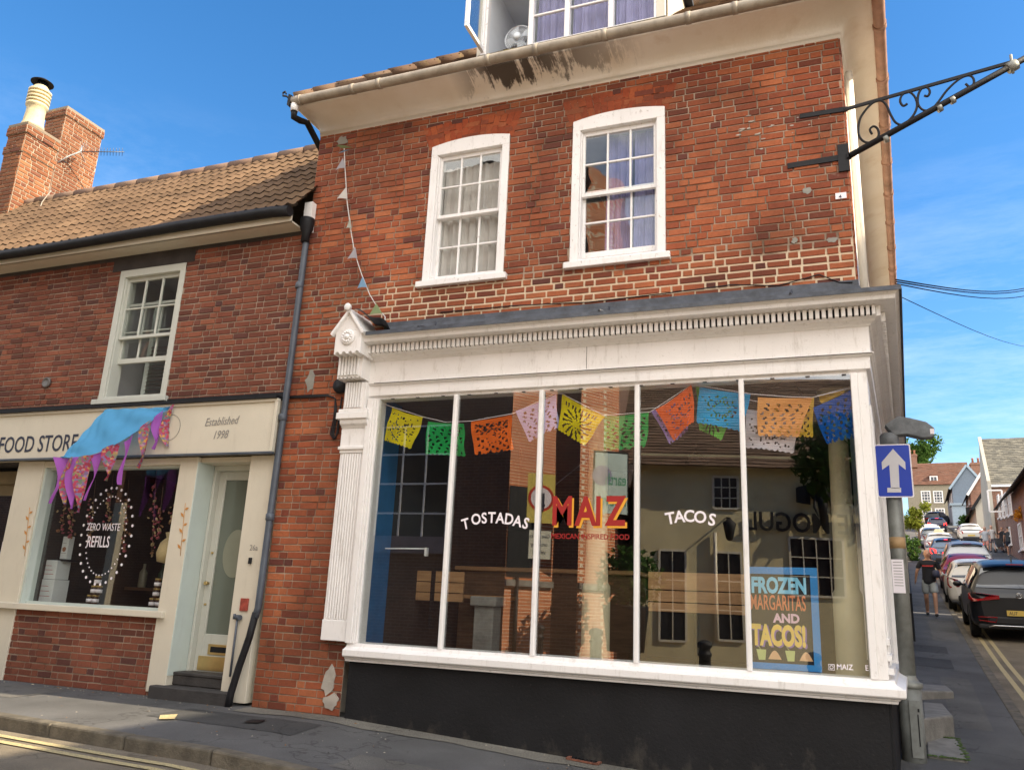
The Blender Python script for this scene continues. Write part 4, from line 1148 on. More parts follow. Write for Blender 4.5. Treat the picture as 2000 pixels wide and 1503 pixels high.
b = MB(); b.tube([c + Vector((math.cos(a / 40 * 6.2832) * .155, 0, math.sin(a / 40 * 6.2832) * .155 + .01)) for a in range(41)], .003, 4, caps=False)
b.text('Established', F(399, 832, SY - .003), (1, 0, .03), (0, 0, 1), .135, 0, .002, -.004, .28, 'LEFT', .78)
b.text('1998', F(414, 857, SY - .003), (1, 0, .03), (0, 0, 1), .135, 0, .002, -.004, .28, 'LEFT', .8)
b.build('lettering', M['letter_grey'], sign)
# shop window joinery
b = MB(); cr_ = M['cream']
b.box(-9.92, -9.47, -.03, .16, .0, 2.68); b.box(-7.29, -7.03, -.03, .40, .12, 2.68)
b.box(-9.47, -7.29, -.02, .16, 2.60, 2.68); b.box(-7.03, -5.96, .02, .40, 2.62, 2.68)
b.prism([(-6.30, -.02, .1), (-5.975, -.02, .1), (-5.975, .38, .1), (-6.30, .38, .1)], (0, 0, 2.58))
b.build('pilaster', cr_, left, bev=.005)
b = MB(); b.box(-9.47, -9.44, .0, .16, .95, 2.60); b.box(-9.44, -7.29, .06, .16, .95, .985); b.box(-9.44, -7.29, .06, .16, 2.575, 2.60); b.box(-7.03, -7.015, -.028, .36, .3, 2.62)
b.build('window_lining', M['reveal'], left)
b = MB(); b.box(-9.94, -7.17, -.085, .16, .885, .955); b.build('sill', cr_, left, bev=.006)
b = MB(); b.box(-9.44, -7.29, .10, .106, .98, 2.58); swp = b.build('shop_window', M['foodglass'], left)
b = MB(); gy_ = .096
b.text('ZERO WASTE', F(168, 1035, gy_), (1, 0, .0), (0, 0, 1), .125, 0, .001, .004, 0, 'LEFT', .70)
b.text('REFILLS', F(168, 1067, gy_), (1, 0, .0), (0, 0, 1), .185, 0, .001, .012, 0, 'LEFT', .60)
cc = F(207, 1045, gy_)
for rr2, nn_, rd in ((.60, 30, .017), (.49, 40, .010)):
    for i in range(nn_):
        a = i / nn_ * 6.2832; rx, rz = rr2 * .66 * (1 if rr2 > .5 else .93), rr2 * .95
        b.lathe([(rd, 0), (rd, .001)], cc + Vector((math.cos(a) * rx, 0, math.sin(a) * rz)), 10, (0, -1, 0), 0, False)
b.build('lettering', M['letter_white'], swp)
# painted leaf sprigs on the pilasters
b = MB()
def sprig(b, p0, p1, n=6, L=.075):
    b.tube([p0, p1], .003, 5)
    for i in range(n):
        c = p0 + (p1 - p0) * (.12 + .15 * i); s_ = 1 if i % 2 else -1
        e = c + Vector((s_ * L * .75, 0, L * (.35 if s_ > 0 else .8))); d = (e - c); nn_ = Vector((-d.z, 0, d.x)).normalized() * .016
        b.prism([c + d * .1, c + d * .5 + nn_, e, c + d * .5 - nn_], (0, -.003, 0))
sprig(b, F(352, 1085, -.033), F(362, 982, -.033)); sprig(b, F(48, 1085, -.033), F(58, 990, -.033))
b.build('leaf_stencil', M['orange_leaf'], left)
# right hand door, step, brass
dr = MB(); DY = .30
dx0, dx1, dz0, dz1 = -7.01, -6.30, .335, 2.62
for x0, x1, z0, z1 in ((dx0, dx0 + .035, dz0, dz1), (dx1 - .04, dx1, dz0, dz1), (dx0 + .035, dx1 - .04, dz1 - .06, dz1)): dr.box(x0, x1, DY - .07, DY + .06, z0, z1)
dr.box(dx0 + .035, dx0 + .13, DY, DY + .045, dz0, dz1 - .06); dr.box(dx1 - .13, dx1 - .04, DY, DY + .045, dz0, dz1 - .06)
dr.box(dx0 + .13, dx1 - .13, DY, DY + .045, dz0, dz0 + .40); dr.box(dx0 + .13, dx1 - .13, DY, DY + .045, dz1 - .16, dz1 - .06)
door = dr.build('door', M['greywhite'], left, bev=.004)
b = MB(); b.box(dx0 + .13, dx1 - .13, DY + .02, DY + .026, dz0 + .40, dz1 - .16)
m_, nt_, bb_ = base('frosted_door_glass'); bb_.inputs['Base Color'].default_value = (.14, .16, .13, 1); bb_.inputs['Roughness'].default_value = .16; bb_.inputs['Specular IOR Level'].default_value = .7; M['frost'] = m_
b.build('door_glass', m_, door)
b = MB(); c = Vector((-6.62, DY + .017, 1.62)); b.lathe([(.215, 0), (.215, .002)], (0, 0, 0), 32, (0, -1, 0), 0, False)
b.v = [Vector((v.x * .8 + c.x, v.y + c.y, v.z * 1.25 + c.z)) for v in b.v]
b.build('etched_oval', pm('etched_glass', (.24, .25, .19), .35, vary=.05), door)
b = MB(); b.box(-6.80, -6.50, DY - .012, DY, .52, .63); b.box(-6.765, -6.535, DY - .014, DY - .010, .545, .605, 1); b.box(-6.92, -6.40, DY - .008, DY, .35, .50); b.build('letterbox', [M['brass'], M['black_iron']], door, bev=.004)
b = MB(); b.lathe([(.015, 0), (.015, .03), (.024, .035), (.02, .06)], (dx0 + .085, DY, 1.28), 12, (0, -1, 0)); b.lathe([(.012, 0), (.012, .02)], (dx0 + .085, DY, 1.62), 10, (0, -1, 0)); b.lathe([(.012, 0), (.012, .02)], (dx0 + .085, DY, 1.05), 10, (0, -1, 0)); b.build('handle', M['brass'], door)
b = MB(); b.box(-7.03, -6.28, .06, .42, .20, .335); b.box(-7.16, -6.12, -.13, .42, -.1, .20); b.build('door_step', M['darkstone'], left, bev=.012)
b = MB(); b.box(-7.03, -6.28, .05, .40, .30, .338); b.build('threshold', M['darkstone'], left, bev=.01)
b = MB(); o = F(487, 1074, -.021); b.text('26a', o, (1, 0, 0), (0, 0, 1), .085, 0, .002, 0, 0, 'LEFT', .9); b.build('lettering', M['letter_grey'], left)
b = MB(); p = F(490, 1094, -.02); b.box(p.x - .018, p.x + .018, -.045, -.02, p.z - .035, p.z + .03); b.build('doorbell', M['black_iron'], left, bev=.004)
b = MB(); p = F(478, 1180, -.02); b.box(p.x - .05, p.x + .05, -.035, -.02, p.z - .065, p.z + .065); tag(b.build('notice_plate', pm('faded_red_plate', (.32, .06, .04), .5, vary=.4, scale=20), loc=p), 'faded red plate fixed to the cream door post', 'plate')
tp = F(468, 1205, -.03); b = MB(); b.tube([(tp.x - .03, -.04, tp.z), (tp.x + .03, -.06, tp.z)], .028, 10); b.tube([(tp.x - .01, -.05, tp.z), (tp.x - .01, -.05, .35)], .012, 8); b.tube([(tp.x - .045, -.06, tp.z - .02), (tp.x - .045, -.06, tp.z + .035)], .014, 8)
b.build('water_pipe', M['grey_iron'], left)
# far left shop door
b = MB(); YD2 = .34
ld = pm('olive_brown_paint', (.20, .155, .085), .5, vary=.15)
b.box(-10.05, -9.93, YD2 - .05, YD2 + .05, .1, 2.62); b.box(-11.2, -10.05, YD2 - .05, YD2 + .05, 2.45, 2.62); b.box(-10.16, -10.05, YD2, YD2 + .04, .1, 2.45); b.box(-11.2, -10.16, YD2, YD2 + .04, 2.30, 2.45); b.box(-11.2, -10.16, YD2, YD2 + .04, .1, .45)
d2 = b.build('door', ld, left, bev=.004); d2['label'] = 'olive brown shop door at the left edge of the photo'
b = MB(); b.box(-11.2, -10.16, YD2 + .015, YD2 + .02, .45, 2.30); b.build('pane', M['shopglass'], d2)
b = MB(); b.box(-10.42, -10.20, YD2 + .008, YD2 + .013, 1.42, 1.70); b.box(-10.42, -10.22, YD2 + .008, YD2 + .013, 1.27, 1.38); b.build('notice', M['letter_white'], d2)
# rain pipe on the party line
b = MB(); DP = [(-5.87, -.07, 5.45), (-5.87, -.07, 5.3), (-5.88, -.07, 3.6), (-5.90, -.07, 2.4), (-5.905, -.08, 1.05), (-5.92, -.09, .95)]
b.tube(DP, .037, 12)
for z in (4.62, 3.05, 1.95): b.lathe([(.038, 0), (.048, .01), (.048, .07), (.038, .08)], (-5.885 - (4.6 - z) * .006, -.073, z), 14)
b.lathe([(.05, 0), (.05, .12), (.075, .16), (.085, .26), (.085, .30)], (-5.87, -.09, 5.20), 14, (0, 0, 1), 1)
b.tube([(-5.92, -.09, 1.0), (-5.96, -.095, .75), (-6.04, -.10, .45), (-6.09, -.11, .2), (-6.10, -.12, .05)], .037, 12, 1)
b.build('rain_pipe', [M['grey_iron'], M['black_iron']], left)
b = MB(); b.box(-5.93, -5.82, -.10, -.02, 5.35, 5.72); b.build('white_apron', M['white'], left)
b = MB(); p = F(92, 747, -.02); b.lathe([(.07, 0), (.07, .02), (.05, .03), (.05, .02), (0, .02)], p, 20, (0, -1, 0)); b.build('air_vent', pm('grey_vent', (.14, .13, .125), .6), left)
# cables and junction box on the brick
jb = empty('junction_box', F(668, 755, 0), 'round black cable box beside the white shopfront console', 'cable box')
p = F(668, 755, -.02)
b = MB(); b.lathe([(.075, 0), (.085, .03), (.08, .06), (.03, .08), (.0, .08)], p, 18, (0, -1, 0)); b.build('box', M['black_iron'], jb)
b = MB()
for k in range(3):
    o = k * .012
    b.tube([F(540, 777, -.02 - o), F(600, 772 + k * 2, -.03), F(640, 771 + k, -.03), F(655, 778, -.03), F(652 + k * 3, 815, -.03), F(645 + k * 3, 848, -.03), F(652 + k * 2, 858 - k, -.035), F(660 - k, 845, -.03), F(664, 800, -.03), F(668, 775, -.03)], .008, 6)
b.build('cable', M['black_iron'], jb)
# sky blue cloth canopy with purple and flowered pennants
can = empty('cloth_canopy', F(218, 798, -.15), 'sky blue cloth canopy trimmed with purple and flowered pennants, tied to the sign board', 'canopy')
A = F(205, 799, -.16); B_ = F(333, 795, -.16); C_ = F(120, 893, -.55)
def canf(u, v):
    # u along C..B, v from the lower edge (0) up to the wall edge A..B
    lo = C_.lerp(B_, u) + Vector((0, -.10 * math.sin(u * math.pi), -.22 * math.sin(u * math.pi)))
    hi = C_.lerp(A, min(1, u * 2.2)) if u < .4545 else A.lerp(B_, (u - .4545) / .5455)
    p = lo.lerp(hi, v); p += Vector((0, -1, .3)) * (.022 * math.sin(u * 22 + v * 6) * math.sin(v * 3.14) + .008 * math.sin(u * 47 - v * 9) * v)
    return p
b = MB(); b.grid(canf, 40, 14); b.build('canopy', cloth_mat('sky_blue_cloth', (.13, .42, .72), .3, vary=.06), can)
purple = cloth_mat('purple_cloth', (.50, .16, .62), .4, vary=.08)
m_, nt_, bb_ = base('flowered_cloth'); v_ = nd(nt_, 'ShaderNodeTexVoronoi', Scale=38.0); nt_.links.new(ocoord(nt_), v_.inputs['Vector'])
sp_ = nt_.nodes.new('ShaderNodeSeparateColor'); nt_.links.new(v_.outputs['Color'], sp_.inputs[0])
nt_.links.new(ramp(nt_, sp_.outputs[0], [(0, (.30, .04, .06)), (.35, (.45, .05, .10)), (.55, (.20, .14, .30)), (.75, (.15, .20, .14)), (.9, (.60, .30, .05)), (1, (.30, .2, .4))]), bb_.inputs['Base Color']); bb_.inputs['Roughness'].default_value = .9
pen = [(.02, 0, .95), (.10, 1, .95), (.20, 0, 1.05), (.30, 1, 1.15), (.42, 0, .98), (.56, 1, .72), (.68, 0, .98), (.83, 1, .92), (.92, 0, .72), (.985, 1, .80)]
for i, (u0, k, ln) in enumerate(pen):
    rp = random.Random(i * 5 + 2); ph = rp.uniform(0, 6); tw = rp.uniform(-.3, .3)
    top = canf(u0, 0); du = (canf(min(1, u0 + .01), 0) - canf(max(0, u0 - .01), 0)).normalized()
    def pf(u, v, top=top, du=du, ln=ln, ph=ph, tw=tw):
        w = .105 * (1 - v) ** .75 + .004
        p = top + du * ((u - .5) * 2 * w * .78)
        return p + Vector((.05 * v * v * math.sin(ph) + .03 * math.sin(v * 5 + ph), .03 * math.sin(u * 3 + v * 4 + ph) + tw * (u - .5) * w * 2, -.56 * ln * v))
    b = MB(); b.grid(pf, 6, 12); b.build('pennant', m_ if k else purple, can)
# ---------------------------------------------------------------- small things on the front
bt = empty('bunting', F(672, 290, -.05), 'string of faded little pennants hanging down the brick wall above the gablet', 'bunting')
BP = [(672, 285), (674, 330), (678, 395), (686, 455), (693, 495), (706, 535), (722, 575), (740, 605), (752, 618), (752, 640)]
pts = [F(x, y, -.05 - .012 * i) for i, (x, y) in enumerate(BP)]
MB().tube(pts, .006, 6).build('string', pm('white_string', (.62, .60, .58), .8, vary=0), bt)
flagc = {'grey': cloth_mat('grey_flag', (.40, .39, .42), .3), 'white': cloth_mat('white_flag', (.62, .60, .56), .3), 'blue': cloth_mat('pale_blue_flag', (.22, .38, .55), .3), 'green': cloth_mat('sage_flag', (.26, .33, .17), .3), 'pale': cloth_mat('pale_green_flag', (.45, .48, .42), .3)}
for i, (px, py, c, qx, qy, rx, ry) in enumerate([(668, 290, 'green', 655, 283, 690, 288), (671, 297, 'blue', 660, 300, 684, 292), (670, 308, 'grey', 655, 333, 675, 328), (676, 365, 'white', 658, 388, 678, 389), (684, 425, 'pale', 676, 446, 687, 446), (694, 482, 'grey', 678, 506, 698, 504), (708, 540, 'blue', 698, 563, 717, 561), (735, 592, 'green', 721, 615, 747, 612), (752, 634, 'pale', 748, 641, 756, 643)]):
    y = -.06 - .014 * i
    a, q, r = F(px, py, y), F(qx, qy, y - .03), F(rx, ry, y + .015)
    b = MB(); b.grid(lambda u, v: a.lerp(q.lerp(r, u), v) + Vector((0, -.02 * math.sin(u * 3.1) * v, 0)), 5, 5); b.build('pennant', flagc[c], bt)
# wrought iron lamp bracket at the corner
br = empty('lamp_bracket', (XR, 0, 5.36), 'black wrought iron scroll bracket reaching from the wall corner across the sky', 'lamp bracket')
dirv = Vector((1.0, -0.03, 0)).normalized()
P0 = Vector((XR - .02, -.03, 5.36)); P1 = Vector((XR - .02, -.03, 5.87))
def onplane(px, py, n=Vector((-dirv.y, dirv.x, 0))):
    d = ray(px, py); return CAMLOC + d * ((P0 - CAMLOC).dot(n) / d.dot(n))
b = MB(); Q0 = onplane(1660, 304); Q1 = onplane(2085, 68)
b.tube([Q0, Q0.lerp(Q1, .5), Q1], .028, 10)
T0 = onplane(1650, 214); T1 = onplane(1975, 122); b.bar(T0, T1, .022, .028)
b.bar(Vector((Q0.x - .02, -.02, Q0.z)), Q0, .05, .05)
arm = b.build('arm', M['black_iron'], br)
b = MB()
s0 = F(1660, 305, -.012); s1 = F(1538, 325, -.012); b.bar(s0, s1, .02, .055); b.build('wall_strap', M['black_iron'], br); b = MB(); s0 = F(1655, 213, -.012); s1 = F(1562, 228, -.012); b.bar(s0, s1, .02, .045); b.build('wall_strap', M['black_iron'], br); b = MB()
p = F(1648, 308, -.02); b.box(p.x - .05, p.x + .045, -.03, -.003, p.z - .14, p.z + .14)
b.build('wall_plate', M['black_iron'], br)
def spline(pts, n=8):
    out = []
    for i in range(len(pts) - 1):
        p0, p1, p2, p3 = pts[max(i - 1, 0)], pts[i], pts[i + 1], pts[min(i + 2, len(pts) - 1)]
        for k in range(n):
            t = k / n; out.append(tuple(.5 * ((2 * b_) + (-a_ + c_) * t + (2 * a_ - 5 * b_ + 4 * c_ - d_) * t * t + (-a_ + 3 * b_ - 3 * c_ + d_) * t ** 3) for a_, b_, c_, d_ in zip(p0, p1, p2, p3)))
    return out + [tuple(pts[-1])]
for sc_pts in ([(1714, 252), (1705, 246), (1699, 256), (1706, 268), (1716, 258), (1712, 244)][:1] and [(1703, 262), (1699, 253), (1706, 247), (1714, 252), (1716, 265), (1705, 277), (1688, 277), (1677, 262), (1680, 232), (1700, 205), (1718, 197), (1730, 204), (1740, 225), (1750, 240), (1764, 243), (1782, 228), (1791, 208), (1787, 190), (1775, 180), (1762, 186), (1758, 198), (1764, 207), (1772, 203)],
               [(1805, 187), (1812, 188), (1816, 180), (1812, 172), (1802, 172), (1794, 184), (1793, 203), (1803, 215), (1818, 214), (1832, 200), (1850, 176), (1872, 156), (1890, 148), (1900, 152), (1902, 163), (1894, 170), (1886, 164)]):
    MB().tube([onplane(x, y) for x, y in spline(sc_pts, 6)], .011, 6).build('scroll', M['black_iron'], br)
b = MB()
for px, py in ((1730, 272), (1835, 212), (1860, 196)): q = onplane(px, py); b.lathe([(.035, -.02), (.035, .02)], q, 10, Q1 - Q0)
q = onplane(1977, 130); b.lathe([(.05, -.04), (.05, .04)], q, 10, Q1 - Q0); b.tube([q - Vector((0, 0, .07)), q + Vector((0, 0, .12))], .012, 6)
b.build('collar', M['galv'], br)
# lantern hung from the end of the arm (outside the picture)
lan = empty('street_lantern', Q1, 'black street lantern hanging from the end of the scroll bracket', 'lantern')
b = MB(); lc = Q1 - Vector((0, 0, .55)); b.tube([Q1, Q1 - Vector((0, 0, .2))], .015, 6); b.lathe([(.02, .36), (.06, .33), (.19, .25), (.21, .2)], lc, 8); b.lathe([(.10, -.2), (.08, -.24), (.02, -.27)], lc, 8)
for i in range(4): a = i * 1.5708; b.tube([lc + Vector((math.cos(a) * .19, math.sin(a) * .19, .21)), lc + Vector((math.cos(a) * .1, math.sin(a) * .1, -.2))], .01, 5)
b.build('frame', M['black_iron'], lan)
b = MB(); b.lathe([(.18, .2), (.095, -.2)], lc, 8); b.build('glazing', M['glass'], lan)
# number plaque
p = F(1643, 383, -.01); pq = MB(); pq.box(p.x - .05, p.x + .045, -.022, -.004, p.z - .03, p.z + .03)
pl = tag(pq.build('number_plaque', M['letter_white'], loc=p), 'small white plaque numbered 4 on the brick near the corner', 'plaque')
b = MB(); b.text('4', F(1638, 388, -.0235), (1, 0, 0), (0, 0, 1), .055, 0, .001, .004); b.build('lettering', M['letter_dark'], pl)
# thin wire along the top of the lead
tag(MB().tube([F(860, 610, -.02), F(1000, 597, -.025), F(1150, 590, -.02), F(1300, 573, -.02), F(1430, 556, -.025), F(1520, 558, -.02), F(1600, 536, -.02), F(1640, 552, -.02), F(1665, 551, -.03)], .006, 5).build('wall_wire', M['black_iron'], loc=F(1300, 573, -.02)), 'thin black wire looping along the brick above the lead flashing', 'wire')
# overhead cables
for i, (a, c, r_) in enumerate([((1762, 545), (2030, 556), .007), ((1762, 549), (2030, 560), .007), ((1762, 553), (2030, 572), .006), ((1764, 575), (2030, 680), .004)]):
    p0 = F(a[0] - 12, a[1] + 1, -.2 if i < 3 else .3); p1 = SD(c[0], c[1], 9 if i < 3 else 14)
    pp = [p0.lerp(p1, k / 10) - Vector((0, 0, .12 * math.sin(k / 10 * math.pi))) for k in range(11)]
    tag(MB().tube(pp, r_, 6).build('overhead_cable', M['black_iron'], loc=p0), ['uppermost overhead cable leaving the shopfront cornice', 'second overhead cable, just under the uppermost one', 'third overhead cable, sagging under the first two', 'single fine overhead wire slanting down to the right'][i], 'cable', 'overhead cables')
# drain and cover in the pavement
def hit(px, py, fn, far=140):                  # where a ray meets a surface z = fn(x, y)
    d = ray(px, py).normalized(); lo = 1.0; k = 1.0
    while k < far:
        p = CAMLOC + d * k
        if p.z <= fn(p.x, p.y): break
        lo = k; k += .15
    hi = k
    for _ in range(30):
        m_ = (lo + hi) / 2; p = CAMLOC + d * m_
        if p.z <= fn(p.x, p.y): hi = m_
        else: lo = m_
    return CAMLOC + d * hi
def pav_main(x, y): return zb(x) - .03 * abs(min(y - .25, 0))
def pav_side(x, y):
    p = Vector((x, y, 0)) - SO; return zs(max(0, p.dot(SU))) - .03 * max(0, p.dot(SN))
def on_pave(px, py): return hit(px, py, pav_main)
c = [on_pave(*q) for q in ((1108, 1484), (1135, 1468), (1192, 1478), (1166, 1495))]
dg = empty('drain_cover', c[0], 'rusty framed drain grate in the pavement below the black stall riser', 'drain cover')
cm = sum(c, Vector()) / 4
b = MB(); up = Vector((0, 0, .016))
for i in range(4): b.bar(c[i] + up, c[(i + 1) % 4] + up, .03, .012)
b.build('frame', pm('rusty_iron', (.16, .06, .035), .85, vary=.4, scale=20), dg)
b = MB()
for i in range(1, 7): k = i / 7; b.bar(c[0].lerp(c[3], k) + up, c[1].lerp(c[2], k) + up, .013, .012)
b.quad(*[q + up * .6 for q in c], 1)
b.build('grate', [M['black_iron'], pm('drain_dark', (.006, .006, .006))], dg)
p = on_pave(492, 1411); tag(MB().add([on_pave(*q) + up for q in ((473, 1413), (490, 1407), (521, 1408), (504, 1414))], [(3, 2, 1, 0)]).build('stopcock_cover', M['black_iron'], loc=p), 'small black cover plate flush in the pavement near the drainpipe', 'cover plate')
for i, (px, py) in enumerate([(1025, 1438), (1065, 1438), (1235, 1452), (270, 1362), (402, 1412), (960, 1418)]):
    pass
# sign post with one way arrow
z0 = zs(1.6) - .03; pb = G(1787, 1492, z0)
sp = empty('sign_post', pb, 'grey one way arrow post with a lamp head and tall fat base', 'sign post')
top = F(1742, 868, pb.y)
b = MB(); b.tube([pb + Vector((0, 0, -.1)), Vector((pb.x, pb.y, .62))], .108, 20, 1); b.lathe([(.108, 0), (.125, .01), (.125, .05), (.10, .06), (.075, .10), (.073, .12)], (pb.x, pb.y, .60), 20, (0, 0, 1), 0)
b.box(pb.x - .02, pb.x + .075, pb.y - .122, pb.y - .09, -.0, .50, 1); b.box(pb.x + .045, pb.x + .055, pb.y - .125, pb.y - .12, .1, .38, 2); b.box(pb.x + .05, pb.x + .065, pb.y - .126, pb.y - .12, .40, .43, 2)
b.build('base', [M['galv'], pm('painted_steel_base', (.20, .21, .20), .5, vary=.2, scale=6, dirt=.4, dirtcol=(.07, .06, .05)), M['black_iron']], sp)
b = MB(); b.tube([Vector((pb.x, pb.y, .62)), Vector((pb.x, pb.y, top.z))], .073, 18)
b.build('pole', M['galv'], sp)
b = MB(); b.lathe([(.085, -.06), (.09, -.05), (.09, .12), (.07, .15), (.0, .15)], (pb.x, pb.y, top.z - .03), 16)
lamp = [F(1727, 832, pb.y), F(1752, 815, pb.y), F(1775, 818, pb.y), F(1808, 826, pb.y), F(1824, 838, pb.y), F(1823, 855, pb.y), F(1800, 857, pb.y), F(1770, 850, pb.y), F(1745, 852, pb.y)]
b.prism([v + Vector((0, -.07, 0)) for v in lamp], (0, .14, 0))
lh = b.build('lamp_head', pm('weathered_grey_casting', (.15, .16, .17), .6, vary=.3, scale=12, dirt=.4, dirtcol=(.06, .06, .06)), sp, bev=.03, segs=3)
b = MB(); b.box(F(1815, 845, pb.y).x - .0, F(1823, 845, pb.y).x, pb.y - .075, pb.y - .07, F(1815, 850, pb.y).z, F(1815, 840, pb.y).z); b.build('label_patch', M['letter_white'], lh)
b = MB(); sgy = pb.y - .10
SL, SR_ = F(1711, 868, sgy), F(1783, 970, sgy)
cs = [F(1713, 970, sgy), F(1783, 971, sgy), F(1779, 868, sgy), F(1709, 868, sgy)]
x0, x1, zt, zbm = F(1709, 900, sgy).x, F(1780, 900, sgy).x, F(1745, 867, sgy).z, F(1748, 971, sgy).z
def rrect(x0, x1, z0, z1, r, y, n=5):
    pts = []
    for cx_, cz_, a0 in ((x1 - r, z0 + r, -90), (x1 - r, z1 - r, 0), (x0 + r, z1 - r, 90), (x0 + r, z0 + r, 180)):
        for k in range(n + 1): a = R(a0 + 90 * k / n); pts.append((cx_ + r * math.cos(a), y, cz_ + r * math.sin(a)))
    return pts
b.prism(rrect(x0, x1, zbm, zt, .02, sgy), (0, .004, 0), 0); b.prism(rrect(x0 + .012, x1 - .012, zbm + .012, zt - .012, .015, sgy - .002), (0, .002, 0), 1)
b.box((x0 + x1) / 2 - .09, (x0 + x1) / 2 + .09, sgy + .004, sgy + .03, zbm + .1, zbm + .14, 2); b.box((x0 + x1) / 2 - .09, (x0 + x1) / 2 + .09, sgy + .004, sgy + .03, zt - .14, zt - .1, 2)
pl = b.build('sign_plate', [M['letter_white'], pm('road_sign_blue', (.0, .035, .42), .35, vary=0), M['galv']], sp)
b = MB(); y = sgy - .004
ar = [F(*q, y) for q in ((1744, 876), (1768, 902), (1769, 917), (1755, 906), (1757, 953), (1740, 953), (1737, 907), (1723, 917), (1722, 902))]
b.prism(ar, (0, .0015, 0)); ba = [F(*q, y) for q in ((1733, 952), (1760, 952), (1760, 961), (1733, 961))]; b.prism(ba, (0, .0015, 0))
b.build('arrow', pm('grey_white_reflective', (.62, .60, .62), .5, vary=.05), pl)
b = MB(); zc = F(1750, 1060, pb.y).z; b.lathe([(.075, -.055), (.075, .055)], (pb.x, pb.y, zc), 18, (0, 0, 1)); b.build('sticker', pm('brown_sticker', (.42, .27, .13), .6), sp)
b = MB(); z0_, z1_ = F(1758, 1158, pb.y).z, F(1754, 1093, pb.y).z
b.box(pb.x - .075, pb.x + .035, pb.y - .082, pb.y - .078, z0_, z1_); 
for i in range(9): z = z1_ - .03 - i * .028; b.box(pb.x - .06, pb.x + .02, pb.y - .0835, pb.y - .082, z, z + .006, 1)
b.build('notice', [M['letter_white'], M['letter_grey']], sp)
# stone steps along the side wall
def sp_pt(px, py): return hit(px, py, pav_side)
stones = [([(1792, 1357), (1863, 1355), (1848, 1331), (1788, 1326)], .05, 'thin pale stone slab step, farthest of the three by the side wall', .0),
          ([(1805, 1420), (1862, 1405), (1840, 1361), (1800, 1358)], .16, 'thick worn stone block step, middle one by the side wall', .12)]
for i, (px, h, lab, lift) in enumerate(stones):
    pts = [hit(q[0], q[1], lambda x, y: pav_side(x, y) + h) for q in px]
    zt = sum(p.z for p in pts) / 4
    c = sum(pts, Vector()) / 4
    b = MB(); b.prism([(p.x, p.y, zt) for p in pts], (0, 0, -.35)); tag(b.build('stone_step', M['stone'], bev=.02, segs=2, loc=c), lab, 'stone step', 'stone steps by the side wall')
pts = [sp_pt(*q) for q in ((1812, 1478), (1890, 1488), (1868, 1445), (1810, 1440))]
b = MB(); b.prism([p + Vector((0, 0, .02)) for p in pts], (0, 0, -.2)); tag(b.build('stone_step', M['stone'], bev=.01, loc=pts[0]), 'mossy flat stone patch set in the pavement beside the sign post', 'stone step', 'stone steps by the side wall')
moss = MB(); rm = random.Random(3)
for k in range(140):
    e = rm.choice([(0, 1), (1, 2), (3, 2)]); p = pts[e[0]].lerp(pts[e[1]], rm.random()) + Vector((rm.gauss(0, .015), rm.gauss(0, .02), .02)); s_ = rm.uniform(.008, .02)
    moss.lathe([(s_, 0), (s_ * .8, s_ * .4), (0, s_ * .6)], p, 6)
tag(moss.build('moss', pm('moss', (.06, .10, .025), .95, vary=.4, scale=30), loc=pts[0]), 'moss growing round the flat stone by the post', 'moss', kind='stuff')

# grit, leaf scraps and specks along the wall foot and the gutter
b = MB(); rl_ = random.Random(11)
for k in range(420):
    x = rl_.uniform(-10, .2); foot = rl_.random() < .55
    y = -abs(rl_.gauss(.0, .10)) - .06 if foot else rl_.uniform(-1.9, -.05)
    if not foot and -1.75 < y < -1.45: continue
    z = (pav_main(x, y) if y > -1.6 else zroad(x, y)) + .003; s_ = rl_.uniform(.004, .012) if rl_.random() < .9 else rl_.uniform(.012, .024)
    a = rl_.uniform(0, 6.28); e = Vector((math.cos(a), math.sin(a), 0)) * s_; f_ = Vector((-math.sin(a), math.cos(a), 0)) * s_ * rl_.uniform(.3, .9); c = Vector((x, y, z))
    b.add([c - e, c - f_, c + e, c + f_, c + Vector((0, 0, s_ * .5))], [(0, 1, 4), (1, 2, 4), (2, 3, 4), (3, 0, 4)], rl_.randrange(3))
tag(b.build('litter', [pm('pale_grit', (.40, .36, .28)), pm('dry_leaf', (.22, .12, .05)), pm('dark_grit', (.05, .045, .04))], loc=(-5, -.5, 0)), 'grit and leaf scraps along the foot of the walls', 'litter', kind='stuff')

# rough concrete strip against the stall riser, with one weed
b = MB(); n_ = 24
for i in range(n_ + 1):
    x = -5.9 + 5.2 * i / n_ if i < n_ else -.66
    w_ = .26 + .03 * math.sin(x * 4) + .02 * math.sin(x * 11)
    for y in (.0, -w_): b.v.append(Vector((x, y - .03, pav_main(x, y - .03) + .006)))
for i in range(n_): b.f.append([2 * i, 2 * i + 1, 2 * i + 3, 2 * i + 2]); b.m.append(0); b.s.append(False)
struct(b.build('pavement_strip', asphalt_mat('gritty_concrete', (.17, .16, .135), .7, .3, 120)))
wp = on_pave(1482, 1470); wd = empty('weed', wp, 'small green weed growing at the foot of the black stall riser', 'plant'); wp.y = -.05
b = MB(); rw_ = random.Random(4)
for k in range(34):
    a = rw_.uniform(0, 6.28); l_ = rw_.uniform(.03, .09); e = Vector((math.cos(a) * l_ * .8, -abs(math.sin(a)) * l_ * .6, l_ * rw_.uniform(.4, 1.1))); c = wp + Vector((rw_.gauss(0, .03), 0, 0)); sd_w = Vector((-e.y, e.x, 0)).normalized() * .008 if e.xy.length > 1e-4 else Vector((.008, 0, 0))
    b.add([c - sd_w * .3, c + e * .5 - sd_w, c + e, c + e * .5 + sd_w], [(0, 1, 2, 3)])
b.build('leaves', pm('weed_green', (.07, .13, .03), .8, vary=.3), wd)

